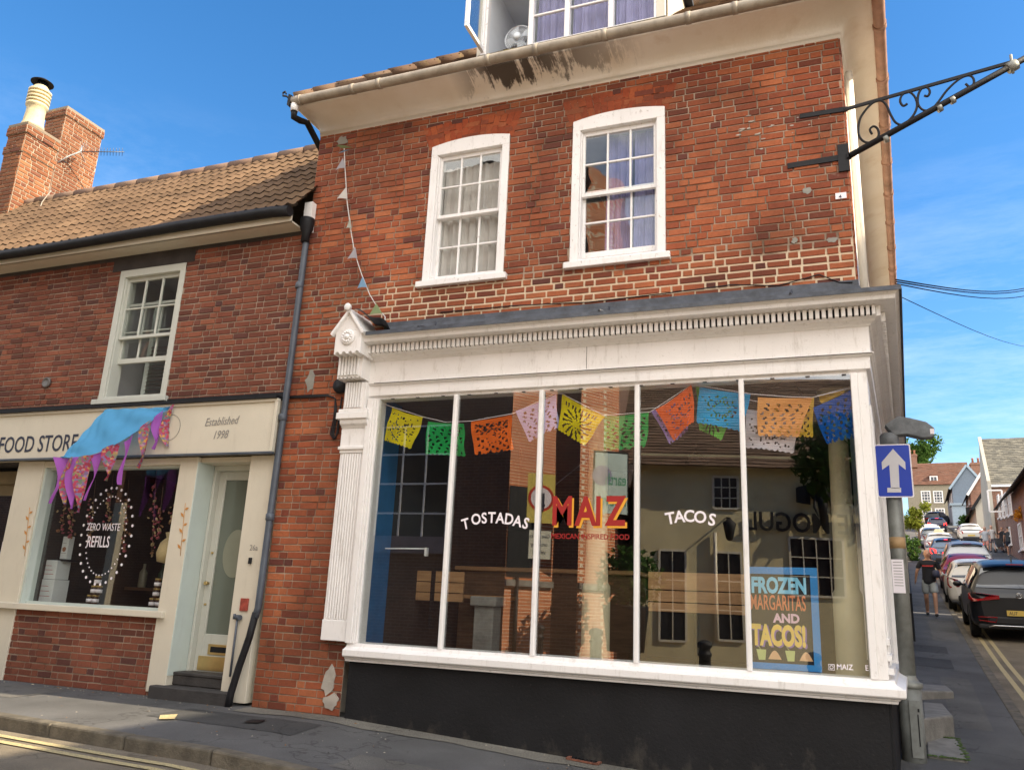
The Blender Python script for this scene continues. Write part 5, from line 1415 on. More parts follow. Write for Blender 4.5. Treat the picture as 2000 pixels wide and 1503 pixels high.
def patch(pts, lift, m, name='pavement_patch'):
    b = MB(); n_ = 10
    for i in range(n_ + 1):
        for j in (0, 1):
            k = i / n_; p = pts[0].lerp(pts[1], k) if j == 0 else pts[3].lerp(pts[2], k); b.v.append(Vector((p.x, p.y, pav_main(p.x, p.y) + lift)))
    for i in range(n_): b.f.append([2 * i, 2 * i + 2, 2 * i + 3, 2 * i + 1]); b.m.append(0); b.s.append(False)
    return struct(b.build(name, m))
dkp = asphalt_mat('dark_asphalt_patch', (.06, .06, .06), .5, .2); ltp = asphalt_mat('worn_asphalt_patch', (.125, .12, .11), .6, .25)
patch([Vector((-6.35, -.95, 0)), Vector((-4.7, -1.0, 0)), Vector((-4.75, -.45, 0)), Vector((-6.3, -.42, 0))], .004, dkp)
patch([Vector((-3.9, -1.62, 0)), Vector((-1.2, -1.63, 0)), Vector((-1.2, -1.12, 0)), Vector((-3.9, -1.15, 0))], .004, ltp)
patch([Vector((-9.6, -.85, 0)), Vector((-8.2, -.9, 0)), Vector((-8.2, -.2, 0)), Vector((-9.6, -.2, 0))], .004, ltp)
for i, (s0_, s1_, t0_, t1_, m_) in enumerate([(3.6, 7.5, .55, .95, ltp), (8.5, 11.5, .2, .8, dkp), (12.5, 16.8, .6, 1.1, ltp)]):
    b = MB(); q_ = [ST(s0_, t0_), ST(s1_, t0_), ST(s1_, t1_), ST(s0_, t1_)]
    for k in range(9):
        for e_ in ((0, 1), (3, 2)): p = q_[e_[0]].lerp(q_[e_[1]], k / 8); b.v.append(Vector((p.x, p.y, pav_side(p.x, p.y) - .0015)))
    for k in range(8): b.f.append([2 * k, 2 * k + 2, 2 * k + 3, 2 * k + 1]); b.m.append(0); b.s.append(False)
    struct(b.build('pavement_patch', m_))
# ---------------------------------------------------------------- inside the shop
def papel_keep(kind, seed):
    rr = random.Random(seed); fl = [(rr.uniform(.2, .8), rr.uniform(.25, .75), rr.uniform(.10, .18)) for _ in range(4)]
    def keep(u, v):
        if u < .06 or u > .94 or v < .10: return True
        if kind == 'flowers':
            for cx_, cy_ in ((.42, .33), (.70, .48), (.36, .68)):
                r = math.hypot(u - cx_, v - cy_); a = math.atan2(v - cy_, u - cx_)
                if .12 < r < .17 and math.sin(a * 9) > .1: return False
            return rr.random() > .05
        if kind == 'lattice':
            if v < .38 and (abs(((u * 9 + v * 9) % 1) - .5) > .22 and abs(((u * 9 - v * 9) % 1) - .5) > .22): return False
            if .3 < u < .7 and .4 < v < .72: return rr.random() > .12
            return math.sin(u * 34) * math.sin(v * 30 + u * 9) < .42
        if kind == 'sun':
            r = math.hypot((u - .5) * 1.2, v - .5); a = math.atan2(v - .5, u - .5)
            if .14 < r < .24 and math.sin(a * 20) > .35: return False
            if .3 < r < .36 and math.sin(a * 12) > .5: return False
            return rr.random() > .06
        if kind == 'comb':
            if .12 < v < .22: return math.sin(u * 75) < .35
            r = math.hypot(u - .5, v - .6); a = math.atan2(v - .6, u - .5)
            return not (.1 < r < .42 and math.sin(a * 14 + r * 10) > .45)
        return math.sin(u * 31 + 2 * math.sin(v * 12)) * math.sin(v * 27 + seed) < .5
    return keep
def banner(parent, cs, Y, m, kind, seed, label, nu=30, nv=26):
    tl, tr, brr, bl_ = [F(x, y, Y) for x, y in cs]; keep = papel_keep(kind, seed)
    b = MB()
    def P(u, v):
        vv = v
        if v > .999: vv = 1 + .045 * abs(math.sin(u * math.pi * 9)) - .02
        p = tl.lerp(tr, u).lerp(bl_.lerp(brr, u), vv)
        return p + Vector((.01 * math.sin(v * 4 + seed) * v, .022 * math.sin(u * 5 + seed * 2) * v + .014 * math.sin(v * 7 + u * 4 + seed) + .012 * v * abs(2 * u - 1) ** 3, -.012 * math.sin(u * math.pi) * (1 - v)))
    vs = [P(i / nu, j / nv) for i in range(nu + 1) for j in range(nv + 1)]
    fs = [(i * (nv + 1) + j, (i + 1) * (nv + 1) + j, (i + 1) * (nv + 1) + j + 1, i * (nv + 1) + j + 1) for i in range(nu) for j in range(nv) if keep((i + .5) / nu, (j + .5) / nv)]
    b.add(vs, fs); o = b.build('banner', m, parent); o['label'] = label; return o
def paper(name, c): return cloth_mat(name, c, .22, vary=.05)
PAP = {k: paper(k + '_tissue', c) for k, c in dict(yellow=(.80, .66, .015), green=(.03, .42, .10), orange=(.90, .17, .02), lilac=(.50, .50, .85), red=(.88, .14, .03), blue=(.01, .40, .80), lime=(.18, .65, .10), peach=(.92, .42, .14), white=(.72, .66, .72), navy=(.01, .10, .45), gold=(.85, .55, .08), violet=(.42, .30, .75)).items()}
g1 = empty('papel_picado_garland', F(1010, 800, .16), 'front string of cut paper banners along the whole shop window', 'garland', 'cut paper garlands')
for i, (cs, c, k) in enumerate([
        ([(765, 795), (827, 815), (803, 875), (748, 857)], 'yellow', 'flowers'), ([(835, 822), (906, 827), (908, 889), (831, 886)], 'green', 'x'),
        ([(920, 823), (999, 809), (1002, 877), (926, 887)], 'orange', 'lattice'), ([(1008, 803), (1086, 768), (1090, 832), (1030, 862)], 'lilac', 'x'),
        ([(1099, 770), (1182, 812), (1140, 868), (1089, 838)], 'yellow', 'comb'), ([(1178, 812), (1268, 803), (1262, 873), (1180, 877)], 'green', 'x'),
        ([(1280, 799), (1351, 751), (1358, 822), (1316, 858)], 'red', 'flowers'), ([(1366, 754), (1466, 770), (1450, 840), (1361, 824)], 'blue', 'sun'),
        ([(1480, 775), (1587, 776), (1560, 852), (1480, 850)], 'peach', 'x'), ([(1588, 796), (1667, 757), (1673, 852), (1612, 865)], 'navy', 'x')]):
    banner(g1, cs, .045 + .012 * (i % 3), PAP[c], k, i + 1, c + ' cut paper banner')
SPTS = [(735, 783), (765, 794), (827, 814), (870, 824), (920, 822), (1003, 807), (1086, 767), (1098, 769), (1180, 811), (1270, 804), (1352, 750), (1366, 753), (1467, 769), (1530, 774), (1587, 776), (1668, 756), (1680, 750)]
MB().tube([F(x, y, .055) for x, y in SPTS], .004, 5).build('string', M['letter_white'], g1)
g2 = empty('papel_picado_garland', F(1400, 800, .3), 'rear string of cut paper banners half hidden behind the front ones, in the right panes', 'garland', 'cut paper garlands')
for i, (cs, c, k) in enumerate([([(1272, 803), (1345, 762), (1345, 840), (1308, 866)], 'violet', 'x'), ([(1358, 752), (1440, 775), (1412, 859), (1366, 836)], 'lime', 'comb'),
        ([(1456, 798), (1562, 806), (1552, 883), (1458, 873)], 'white', 'sun'), ([(1510, 778), (1590, 776), (1588, 852), (1520, 850)], 'gold', 'lattice'), ([(1600, 772), (1652, 758), (1648, 775), (1602, 786)], 'gold', 'flowers')]):
    banner(g2, cs, .13, PAP[c], k, i + 31, c + ' cut paper banner')
MB().tube([F(x, y, .135) for x, y in [(1240, 800), (1290, 795), (1355, 752), (1450, 778), (1510, 790), (1590, 775), (1660, 755)]], .004, 5).build('string', M['letter_white'], g2)
tag(MB().tube([F(x, y, .2) for x, y in [(1352, 752), (1380, 770), (1410, 768), (1440, 778), (1470, 772), (1510, 755), (1535, 742), (1550, 742), (1565, 770), (1600, 800), (1640, 850), (1660, 870)]], .005, 5).build('fairy_light_cable', M['black_iron'], loc=F(1440, 778, .2)), 'black fairy light cable looping behind the paper banners', 'cable')
# painted board
bd = empty('painted_board', F(1535, 1300, .38), 'black menu board in a blue frame advertising frozen margaritas and tacos', 'board')
c4 = [F(1460, 1303, .14), F(1606, 1312, .14), F(1592, 1110, .18), F(1455, 1106, .18)]
bx = (c4[1] - c4[0]).normalized(); bu = (c4[3] - c4[0]); Wd = (c4[1] - c4[0]).length; Hh = bu.length; bu.normalize()
BP_ = lambda u, v, o=0: c4[0] + bx * (u * Wd) + bu * (v * Hh) + Vector((0, -o, 0))
b = MB(); b.prism([BP_(.0, .0), BP_(1, .0), BP_(1, 1), BP_(0, 1)], (0, .02, 0)); 
fb = pm('bright_blue_frame', (.03, .25, .62), .5, vary=.08)
fr_ = MB()
for (u0, v0, u1, v1) in ((0, 0, 1, .06), (0, .93, 1, 1), (0, .06, .06, .93), (.90, .06, 1, .93)): fr_.prism([BP_(u0, v0), BP_(u1, v0), BP_(u1, v1), BP_(u0, v1)], (0, -.025, 0))
b.build('panel', pm('chalkboard_black', (.016, .014, .014), .6, vary=.2), bd); fr_.build('frame', fb, bd)
def btext(col, txt, u, v, size, sx_=1, bold=.01, shadow=None, name='lettering'):
    t = MB()
    if shadow: t.text(txt, BP_(u + .02, v - .012, .003), bx, bu, size, 1, .001, bold, 0, 'LEFT', sx_)
    t.text(txt, BP_(u, v, .005), bx, bu, size, 0, .001, bold, 0, 'LEFT', sx_); return t.build(name, [col] + ([shadow] if shadow else []), bd)
lb = pm('sky_blue_chalk', (.25, .62, .85), .7, vary=.1); oc = pm('orange_chalk', (.72, .22, .09), .7, vary=.1); pk = pm('pink_chalk', (.80, .55, .66), .7, vary=.1); yc = pm('yellow_chalk', (.85, .60, .14), .7, vary=.1); pc_ = pm('purple_chalk', (.28, .16, .45), .7, vary=.1)
btext(lb, 'FROZEN', .08, .745, .18, .66, .045); btext(oc, 'MARGARITAS', .06, .575, .175, .43, .014); btext(pk, 'AND', .38, .455, .10, .95, .045); btext(yc, 'TACOS!', .07, .235, .225, .55, .05, pc_)
ic = MB()
for k, u in enumerate((.13, .52)):
    ic.prism([BP_(u + .03, .085, .004), BP_(u + .12, .085, .004), BP_(u + .135, .185, .004), BP_(u + .0, .185, .004)], (0, -.001, 0), 0); ic.bar(BP_(u + .06, .185, .004), BP_(u + .02, .225, .004), .004, .004)
for k, u in enumerate((.29, .71)):
    ic.prism([BP_(u + .18 * i / 8, .095 + .085 * math.sin(i / 8 * math.pi), .004) for i in range(9)], (0, -.001, 0), 1)
ic.build('drink_and_taco_drawings', [pm('lime_chalk', (.50, .55, .22), .7), pm('taco_chalk', (.75, .45, .25), .7)], bd)
# cream columns
for i, (px, y_, lab) in enumerate([(1645, .62, 'cream painted column inside the right hand pane'), (1167, .95, 'cream painted column inside the middle pane, behind the poster reflection')]):
    c = F(px, 1000, y_); b = MB(); zt = 3.28; k = 1.0 if i == 0 else 1.15
    b.lathe([(.13 * k, .60), (.135 * k, .78), (.125 * k, .80), (.125 * k, 1.42), (.105 * k, 1.46), (.095 * k, 1.9), (.085 * k, 2.85), (.10 * k, 2.88), (.10 * k, 2.91), (.085 * k, 2.93), (.085 * k, 3.10), (.12 * k, 3.16), (.16 * k, 3.20), (.16 * k, zt)], (c.x, y_, 0), 28)
    tag(b.build('column', M['creamcol'], loc=(c.x, y_, .6)), lab, 'column')
# slatted benches, counter, stand
def boards(name, x0, x1, zs_, y, label, straps=(), legs=()):
    e = empty(name, ((x0 + x1) / 2, y, .55), label, 'bench'); b = MB()
    for z0, z1 in zs_: b.box(x0, x1, y, y + .03, z0, z1)
    b.build('boards', M['pine'], e, bev=.003)
    s = MB()
    for x in straps: s.box(x - .025, x + .025, y - .012, y + .04, zs_[0][0] - .3, zs_[-1][1] + .02)
    if straps: s.build('strap', M['black_iron'], e)
    return e
z0, z1 = F(800, 1174, 1.2).z, F(800, 1113, 1.2).z
d_ = (z1 - z0) / 3
x0, x1 = F(728, 1140, 1.2).x, F(905, 1140, 1.2).x
boards('slatted_bench', x0 - .3, x1, [(z0 + .02, z0 + d_ - .008), (z0 + d_, z0 + 2 * d_ - .008), (z0 + 2 * d_, z1)], 1.2, 'pine bench back with black straps behind the leftmost panes', [F(782, 1140, 1.2).x, F(846, 1140, 1.2).x])
z0, z1 = F(1350, 1196, .9).z, F(1350, 1118, .9).z
boards('slatted_bench', F(1266, 1150, .9).x, F(1470, 1150, .9).x, [(z0, z0 + .085), (z0 + .095, z0 + .20), (z0 + .21, z1)], .9, 'wide pine bench back behind the pane lettered tacos', [])
c = F(948, 1265, .8); pd = empty('pedestal', (c.x, .8, .56), 'pale square pedestal with a flat cap standing behind the second pane', 'pedestal')
b = MB(); b.box(c.x - .11, c.x + .11, .70, .92, .56, 1.17); b.build('shaft', M['stone'], pd, bev=.01); b = MB(); b.box(c.x - .145, c.x + .145, .66, .96, 1.17, 1.27); b.build('cap', M['stone'], pd, bev=.01)
ct = empty('counter', F(1040, 1130, 2.2), 'dark wooden counter with a brass edge, deep inside the shop', 'counter')
x0, x1 = F(900, 1110, 2.2).x, F(1240, 1110, 2.2).x; zt = F(1000, 1108, 2.2).z
b = MB(); b.box(x0, x1, 2.2, 2.8, .56, zt - .05); b.build('front', M['oldwood'], ct); b = MB(); b.box(x0 - .05, x1 + .05, 2.12, 2.85, zt - .05, zt); b.build('counter_top', M['pine'], ct, bev=.008)
q0, q1 = F(715, 1070, .35), F(833, 1071, .35)
rl = empty('hanging_rail', q0, 'thin white rail with a square end piece in the leftmost pane', 'rail'); b = MB(); b.tube([q0, q1], .008, 8); b.build('bar', M['white'], rl); b = MB(); b.box(q1.x - .012, q1.x + .015, .33, .37, q1.z - .075, q1.z + .01); b.build('end_piece', M['white'], rl)
for i, (px, py) in enumerate([(1010, 1035), (1360, 905)]):
    q = F(px, py, 3.0); pn = empty('pendant_lamp', q, ['dark pendant lamp hanging behind the second pane', 'dark pendant lamp hanging behind the pane lettered tacos'][i], 'lamp'); b = MB(); b.lathe([(.03, .15), (.05, .12), (.15, .0), (.14, .0), (.04, .11)], q, 16); b.build('shade', M['black_iron'], pn); b = MB(); b.tube([q + Vector((0, 0, .15)), Vector((q.x, q.y, 3.29))], .006, 5); b.build('flex', M['black_iron'], pn)
# dim stools and tables further in
for i in range(5):
    x = -4.2 + i * .8; y = 2.0 + (i % 2) * .7
    if 1 <= i <= 2: continue
    t = empty('cafe_table', (x, y, .55), ['small square cafe table in the left of the dim shop', '', '', 'small square cafe table in the middle of the dim shop', 'small square cafe table in the right of the dim shop'][i], 'table'); b = MB(); b.box(x - .3, x + .3, y - .3, y + .3, 1.25, 1.29); b.build('table_top', M['pine'], t, bev=.004); b = MB(); b.tube([(x, y, .56), (x, y, 1.25)], .03, 10); b.lathe([(.22, 0), (.2, .02), (.03, .04)], (x, y, .56), 16); b.build('leg', M['black_iron'], t)
# ---------------------------------------------------------------- inside the food shop window
def pbox(x, y, z, w, d, h, label, lab2=M['letter_red'], rot=0):
    e = empty('product_box', (x, y, z), label, 'box', 'boxes in the food shop window'); b = MB(); b.box(x - w / 2, x + w / 2, y - d / 2, y + d / 2, z, z + h); b.build('carton', pm('white_card', (.62, .64, .64), .7, vary=.06), e, bev=.004)
    b = MB()
    for k in range(3): b.box(x - w * .36, x + w * (.36 - .1 * k), y - d / 2 - .002, y - d / 2, z + h * (.25 + .22 * k), z + h * (.25 + .22 * k) + .006)
    b.build('print', lab2 if lab2 else M['letter_grey'], e); return e
P_ = lambda px, py, Y=.36: F(px, py, Y)
fl = MB(); fl.box(-9.44, -7.3, .13, .75, .93, .975); tag(fl.build('display_shelf', M['oldwood'], loc=(-8.4, .4, .93)), 'dark wooden display shelf along the bottom of the food shop window', 'shelf')
q = P_(98, 1178); pbox(q.x, .36, .976, .26, .22, .27, 'larger white box at the bottom left of the food shop window'); q = P_(104, 1138); pbox(q.x, .36, 1.25, .25, .2, .23, 'white box stacked on the larger one in the food shop window')
for i, px in enumerate((97, 124)):
    q = P_(px, 1095); e = pbox(q.x, .38, 1.50, .11, .08, .28, ['left narrow white packet on top of the food shop boxes', 'right narrow white packet on top of the food shop boxes'][i], M['letter_grey'])
    b = MB(); b.lathe([(.03, 0), (.03, .002)], (q.x, .338, 1.62), 14, (0, -1, 0), 0, False); b.build('print', pm('brown_seal', (.30, .13, .07), .6), e)
tag(MB().box(P_(98, 1100).x - .2, P_(124, 1100).x + .15, .30, .46, 1.47, 1.495).build('riser_shelf', M['black_iron'], loc=P_(110, 1100)), 'small black riser under the two narrow packets', 'shelf')
jar = empty('jar', (0, 0, 0), 'x', 'jar'); b = MB(); b.lathe([(.036, 0), (.04, .01), (.04, .075), (.034, .09)], (0, 0, 0), 14); b.build('glass', pm('dark_preserve', (.06, .03, .02), .15), jar, local=True)
b = MB(); b.lathe([(.041, .025), (.041, .065)], (0, 0, 0), 14); b.build('label', M['letter_white'], jar, local=True); b = MB(); b.lathe([(.038, .09), (.038, .11), (0, .11)], (0, 0, 0), 14); b.build('lid', pm('gold_lid', (.45, .30, .10), .4, metal=.4), jar, local=True)
spots = [(-8.72, 0), (-8.63, 0), (-8.675, 1), (-8.60, 1), (-8.64, 2), (-7.74, 0), (-7.64, 0), (-7.70, 1), (-7.70, 2)]
labs = ['bottom left jar of the left pyramid in the food shop window', 'bottom right jar of the left pyramid in the food shop window', 'second tier left jar of the left pyramid', 'second tier right jar of the left pyramid', 'top jar of the left pyramid in the food shop window', 'bottom left jar of the right stack in the food shop window', 'bottom right jar of the right stack in the food shop window', 'middle jar of the right stack in the food shop window', 'top jar of the right stack in the food shop window']
for i, ((x, t_), l) in enumerate(zip(spots, labs)):
    o = jar if i == 0 else copy_tree(jar)
    o.location = (x, .34, .977 + t_ * .112); tag(o, l, 'jar', 'jars in the food shop window')
fcol = [pm('dried_petal_%s' % n, c, .9, vary=.4, scale=30) for n, c in (('brown', (.28, .13, .06)), ('rose', (.32, .07, .09)), ('straw', (.45, .32, .16)))]
for i, (px, y0, y1) in enumerate([(125, 955, 1040), (142, 985, 1050), (215, 960, 1030), (300, 945, 1085), (245, 975, 1075), (312, 990, 1050), (180, 975, 1060), (340, 985, 1020)]):
    rr = random.Random(i); e = empty('dried_flower_string', P_(px, y0, .30), ['%s string of dried flowers hanging in the food shop window' % w for w in ('leftmost', 'second', 'fourth', 'long sixth', 'fifth', 'seventh', 'third', 'rightmost')][i], 'dried flowers', 'dried flower strings'); b = MB(); s_ = MB(); p0, p1 = P_(px, y0, .30), P_(px - 4, y1, .30)
    s_.tube([p0 + Vector((0, 0, .25)), p1], .003, 4); s_.build('string', M['oldwood'], e)
    for k in range(26):
        c = p0.lerp(p1, k / 25) + Vector((rr.gauss(0, .025), rr.gauss(0, .02), 0)); r = rr.uniform(.012, .028)
        b.lathe([(0, -r * .5), (r, 0), (r * .6, r * .4), (0, r * .5)], c, 6, (rr.gauss(0, 1), rr.gauss(0, 1), rr.gauss(0, 1) + .1), rr.randrange(3))
    b.build('flowers', fcol, e)
q = P_(328, 1080, .3); b = MB(); b.lathe([(.0, 0), (.11, .02), (.13, .12), (.10, .24), (.04, .30), (.06, .36), (.0, .37)], q - Vector((0, 0, .12)), 12); tag(b.build('paper_bag', pm('straw_bag', (.55, .42, .22), .8, vary=.2), loc=q), 'straw coloured bag tied at the neck in the food shop window', 'bag')
q = P_(88, 1100, .42); b = MB(); b.grid(lambda u, v: Vector((q.x - .12 + .22 * u, .46 + .02 * math.sin(u * 30), q.z + .28 - .65 * v)), 24, 4); tag(b.build('striped_cloth', cloth_mat('dull_purple_cloth', (.20, .09, .25), .2), loc=q), 'dull purple cloth hanging at the left of the food shop window', 'cloth')
for i in range(6):
    x = -9.2 + i * .33; q = Vector((x, 1.6, 1.2)); b = MB(); b.lathe([(.05, 0), (.055, .02), (.055, .2), (.02, .26), (.02, .32)], q, 10); tag(b.build('bottle', pm('green_bottle_%d' % i, (.04, .08, .04) if i % 2 else (.3, .28, .2), .2), loc=q), 'bottle %s on the shelf deep inside the food shop' % ('furthest left', 'second from left', 'third from left', 'third from right', 'second from right', 'furthest right')[i] , 'bottle', 'bottles deep in the food shop')
tag(MB().box(-9.4, -7.4, 1.5, 1.75, 1.16, 1.2).build('back_shelf', M['oldwood'], loc=(-8.4, 1.6, 1.16)), 'dark shelf of bottles deep inside the food shop', 'shelf')
# ---------------------------------------------------------------- across the main street (seen in the panes)
def V(px, py, Yo): p = F(px, py, Yo); return Vector((p.x, 2 * GY - p.y, p.z))
def vx(px, Yo): return F(px, 1200, Yo).x
ob = empty('brick_house', (-7, -12, -.4), 'tall dark brick house across the street with a sunlit stepped corner', 'building')
def wallmap(p, q):                              # vertical wall in plan from p to q; outward normal to the left of p->q seen from above is chosen by caller
    p, q = Vector((p[0], p[1], 0)), Vector((q[0], q[1], 0)); d = (q - p).normalized(); n = Vector((-d.y, d.x, 0))
    return (lambda a, z, o: p + d * a + n * o + Vector((0, 0, z))), (q - p).length
HT = 12.5
def brick_shader(name, c1, c2, mort, sc_=1.0):
    m, nt, b = base(name)
    g = nt.nodes.new('ShaderNodeNewGeometry'); s = nt.nodes.new('ShaderNodeSeparateXYZ'); nt.links.new(g.outputs['Position'], s.inputs[0])
    cx = nt.nodes.new('ShaderNodeCombineXYZ'); nt.links.new(math_(nt, 'ADD', s.outputs['X'], math_(nt, 'MULTIPLY', s.outputs['Y'], .8)), cx.inputs[0]); nt.links.new(s.outputs['Z'], cx.inputs[1])
    br_ = nd(nt, 'ShaderNodeTexBrick', Scale=1.0 * sc_); br_.inputs['Color1'].default_value = C4(c1); br_.inputs['Color2'].default_value = C4(c2); br_.inputs['Mortar'].default_value = C4(mort)
    br_.inputs['Brick Width'].default_value = .225; br_.inputs['Row Height'].default_value = .075; br_.inputs['Mortar Size'].default_value = .008; br_.offset = .5
    nt.links.new(cx.outputs[0], br_.inputs['Vector'])
    c = mixc(nt, .4, br_.outputs['Color'], ramp(nt, noise_(nt, g.outputs['Position'], 3, 6), [(.3, (.3, .3, .3)), (.7, (.7, .7, .7))]), 'OVERLAY')
    nt.links.new(c, b.inputs['Base Color']); b.inputs['Roughness'].default_value = .9; return m
M['brick_in_sun'] = brick_shader('sunlit_street_brick', (.56, .19, .075), (.46, .145, .06), (.70, .58, .44))  # brighter copy of the brick: sunlight painted into the sunlit faces
M['brick_in_shade'] = brick_shader('shaded_street_brick', (.16, .07, .045), (.11, .05, .035), (.22, .16, .12))  # darker copy of the brick: shade painted into the unlit faces
YA, YR, YB = 10.0, 11.0, 11.0
plan = [(-30, -YA), (vx(985, YA), -YA), (vx(1078, YR), -YR), (vx(1128, YR), -YR), (vx(1128, YB), -YB), (vx(1207, 12.1), -12.1), (vx(1215, 16), -18)]
b = MB()
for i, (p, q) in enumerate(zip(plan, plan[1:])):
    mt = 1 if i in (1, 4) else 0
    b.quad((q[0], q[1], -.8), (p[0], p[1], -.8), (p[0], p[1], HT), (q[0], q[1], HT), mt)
b.build('wall', [M['brick_in_shade'], M['brick_in_sun']], ob)
b = MB(); b.add([(plan[i][0], plan[i][1], HT) for i in range(len(plan))] + [(-30, -18, HT + 4)], [tuple(range(len(plan) + 1))]); b.build('roof', M['redtile'], ob)
b = MB()
for i in (1, 4):
    p, q = Vector((*plan[i], 0)), Vector((*plan[i + 1], 0)); d = (q - p).normalized(); n = Vector((-d.y, d.x, 0)); z = V(1100, 1142, 10.6).z
    b.obox((p + q) / 2 + n * .03 + Vector((0, 0, z)), (q - p) / 2, n * .05, (0, 0, .07))
b.build('string_course', M['stone'], ob)
# big sash window and its sill
w0, w1 = V(752, 860, YA), V(872, 1062, YA); b = MB(); y = -YA
b.box(w0.x, w1.x, y - .1, y + .02, w1.z, w0.z + .3, 1)
nx, nzz = 3, 4
for i in range(nx + 1): x = w0.x + (w1.x - w0.x) * i / nx; b.box(x - .02, x + .02, y + .02, y + .05, w1.z, w0.z + .3)
for i in range(nzz + 1): z = w1.z + (w0.z + .3 - w1.z) * i / nzz; b.box(w0.x, w1.x, y + .021, y + .049, z - .02, z + .02)
b.build('window', [M['white'], pm('dark_window', (.02, .022, .02), .2)], ob)
b = MB(); b.box(w0.x - .6, w1.x + .05, y + .0, y + .15, V(800, 1080, YA).z, V(800, 1048, YA).z); b.build('sill', pm('lilac_grey_stone', (.22, .18, .2), .8), ob)
# dark opening in the sunlit face, tall downpipe
p, q = Vector((*plan[1], 0)), Vector((*plan[2], 0)); d = (q - p).normalized(); n = Vector((-d.y, d.x, 0)); zz0, zz1 = V(1010, 1128, 10.8).z, V(1010, 958, 10.8).z
b = MB(); b.obox(p + d * .36 + n * .0 + Vector((0, 0, (zz0 + zz1) / 2)), d * .34, n * .02, (0, 0, (zz1 - zz0) / 2)); b.build('dark_opening', M['black_iron'], ob)
b = MB(); b.tube([p + d * .28 + n * .06 + Vector((0, 0, -.8)), p + d * .28 + n * .06 + Vector((0, 0, zz0))], .05, 8); b.build('downpipe', M['black_iron'], ob)
# banner on the sunlit pier
bn = empty('festival_banner', V(1170, 1000, YB), 'pale green earth festival banner tied to the brick pier across the street', 'banner')
yb = -YB + .45
bx0, bx1 = V(1143, 900, YB - .3).x, V(1206, 900, YB - .3).x; bz1, bz0 = V(1175, 887, YB - .3).z, V(1175, 1003, YB - .3).z
b = MB(); b.box(bx0, bx1, yb, yb + .01, bz0, bz1); b.box(bx0 - .04, bx1 + .03, yb - .02, yb - .002, bz0 - .0, bz1 + .05, 1); b.build('sheet', [pm('pale_mint_sheet', (.60, .72, .66), .7, vary=.06), M['black_iron']], bn)
b = MB(); gy2 = yb + .0115
w_ = bx1 - bx0; h_ = bz1 - bz0
b.text('earth', (bx1 - w_ * .02, gy2, bz0 + h_ * .47), (-1, 0, 0), (0, 0, 1), h_ * .28, 0, .001, .01, 0, 'LEFT', .62)
b.text('festival', (bx1 - w_ * .02, gy2, bz0 + h_ * .13), (-1, 0, 0), (0, 0, 1), h_ * .27, 0, .001, .01, 0, 'LEFT', .66)
b.build('lettering', pm('green_print', (.10, .36, .20), .6), bn)
b = MB(); b.lathe([(h_ * .17, 0), (h_ * .17, .002)], (bx0 + w_ * .22, gy2 - .001, bz0 + h_ * .62), 24, (0, 1, 0), 0, False); b.build('emblem', pm('lilac_grey_print', (.36, .33, .45), .6), bn)
b = MB(); b.tube([(bx0 - .0, yb, bz1), V(1078, 960, YB)], .006, 4); b.build('cord', M['letter_white'], bn)
# give way sign
YS = 8.2
sg = empty('give_way_sign', V(1055, 1290, YS), 'yellow backed give way sign on a pole across the street', 'road sign'); y = -YS
s0, s1 = V(1031, 928, YS), V(1079, 1022, YS); t0, t1 = V(1033, 1036, YS), V(1072, 1092, YS); cx_ = (s0.x + s1.x) / 2
b = MB(); b.tube([(cx_, y - .03, -.5), (cx_, y - .03, s0.z)], .035, 8); b.build('pole', M['galv'], sg)
b = MB(); b.box(s0.x, s1.x, y, y + .008, s1.z, s0.z); b.build('backing', pm('sign_yellow', (.72, .58, .14), .5, vary=0), sg)
b = MB(); rc = (s1.x - s0.x) * .47; cz_ = (s0.z + s1.z) / 2; b.lathe([(rc, 0), (rc, .003)], (cx_, y + .008, cz_), 28, (0, 1, 0), 0, False); b.lathe([(rc * .80, 0), (rc * .80, .002)], (cx_, y + .0105, cz_), 28, (0, 1, 0), 1, False)
b.box(cx_ + .02, cx_ + .07, y + .0125, y + .014, cz_ - .2, cz_ + .1, 2); b.prism([(cx_ - .0, y + .0125, cz_ - .12), (cx_ + .09, y + .0125, cz_ - .12), (cx_ + .045, y + .0125, cz_ - .28)], (0, .0015, 0), 2); b.box(cx_ - .08, cx_ - .03, y + .0125, y + .014, cz_ - .1, cz_ + .2, 0)
b.build('priority_roundel', [pm('sign_red', (.55, .05, .02), .5, vary=0), M['letter_white'], M['letter_dark']], sg)
b = MB(); b.box(t0.x, t1.x, y, y + .008, t1.z, t0.z); b.build('plate', pm('sign_cream', (.72, .70, .58), .5, vary=0), sg)
b = MB(); h_ = t0.z - t1.z
for k, tx in enumerate(('Give way to', 'oncoming', 'vehicles')): b.text(tx, (cx_, y + .0085, t0.z - h_ * (.27 + .28 * k)), (-1, 0, 0), (0, 0, 1), h_ * .21, 0, .001, .006, 0, 'CENTER', .72)
b.build('lettering', M['letter_dark'], sg)
bn.rotation_euler = (0, 0, R(-32)); sg.rotation_euler = (0, 0, R(-30))
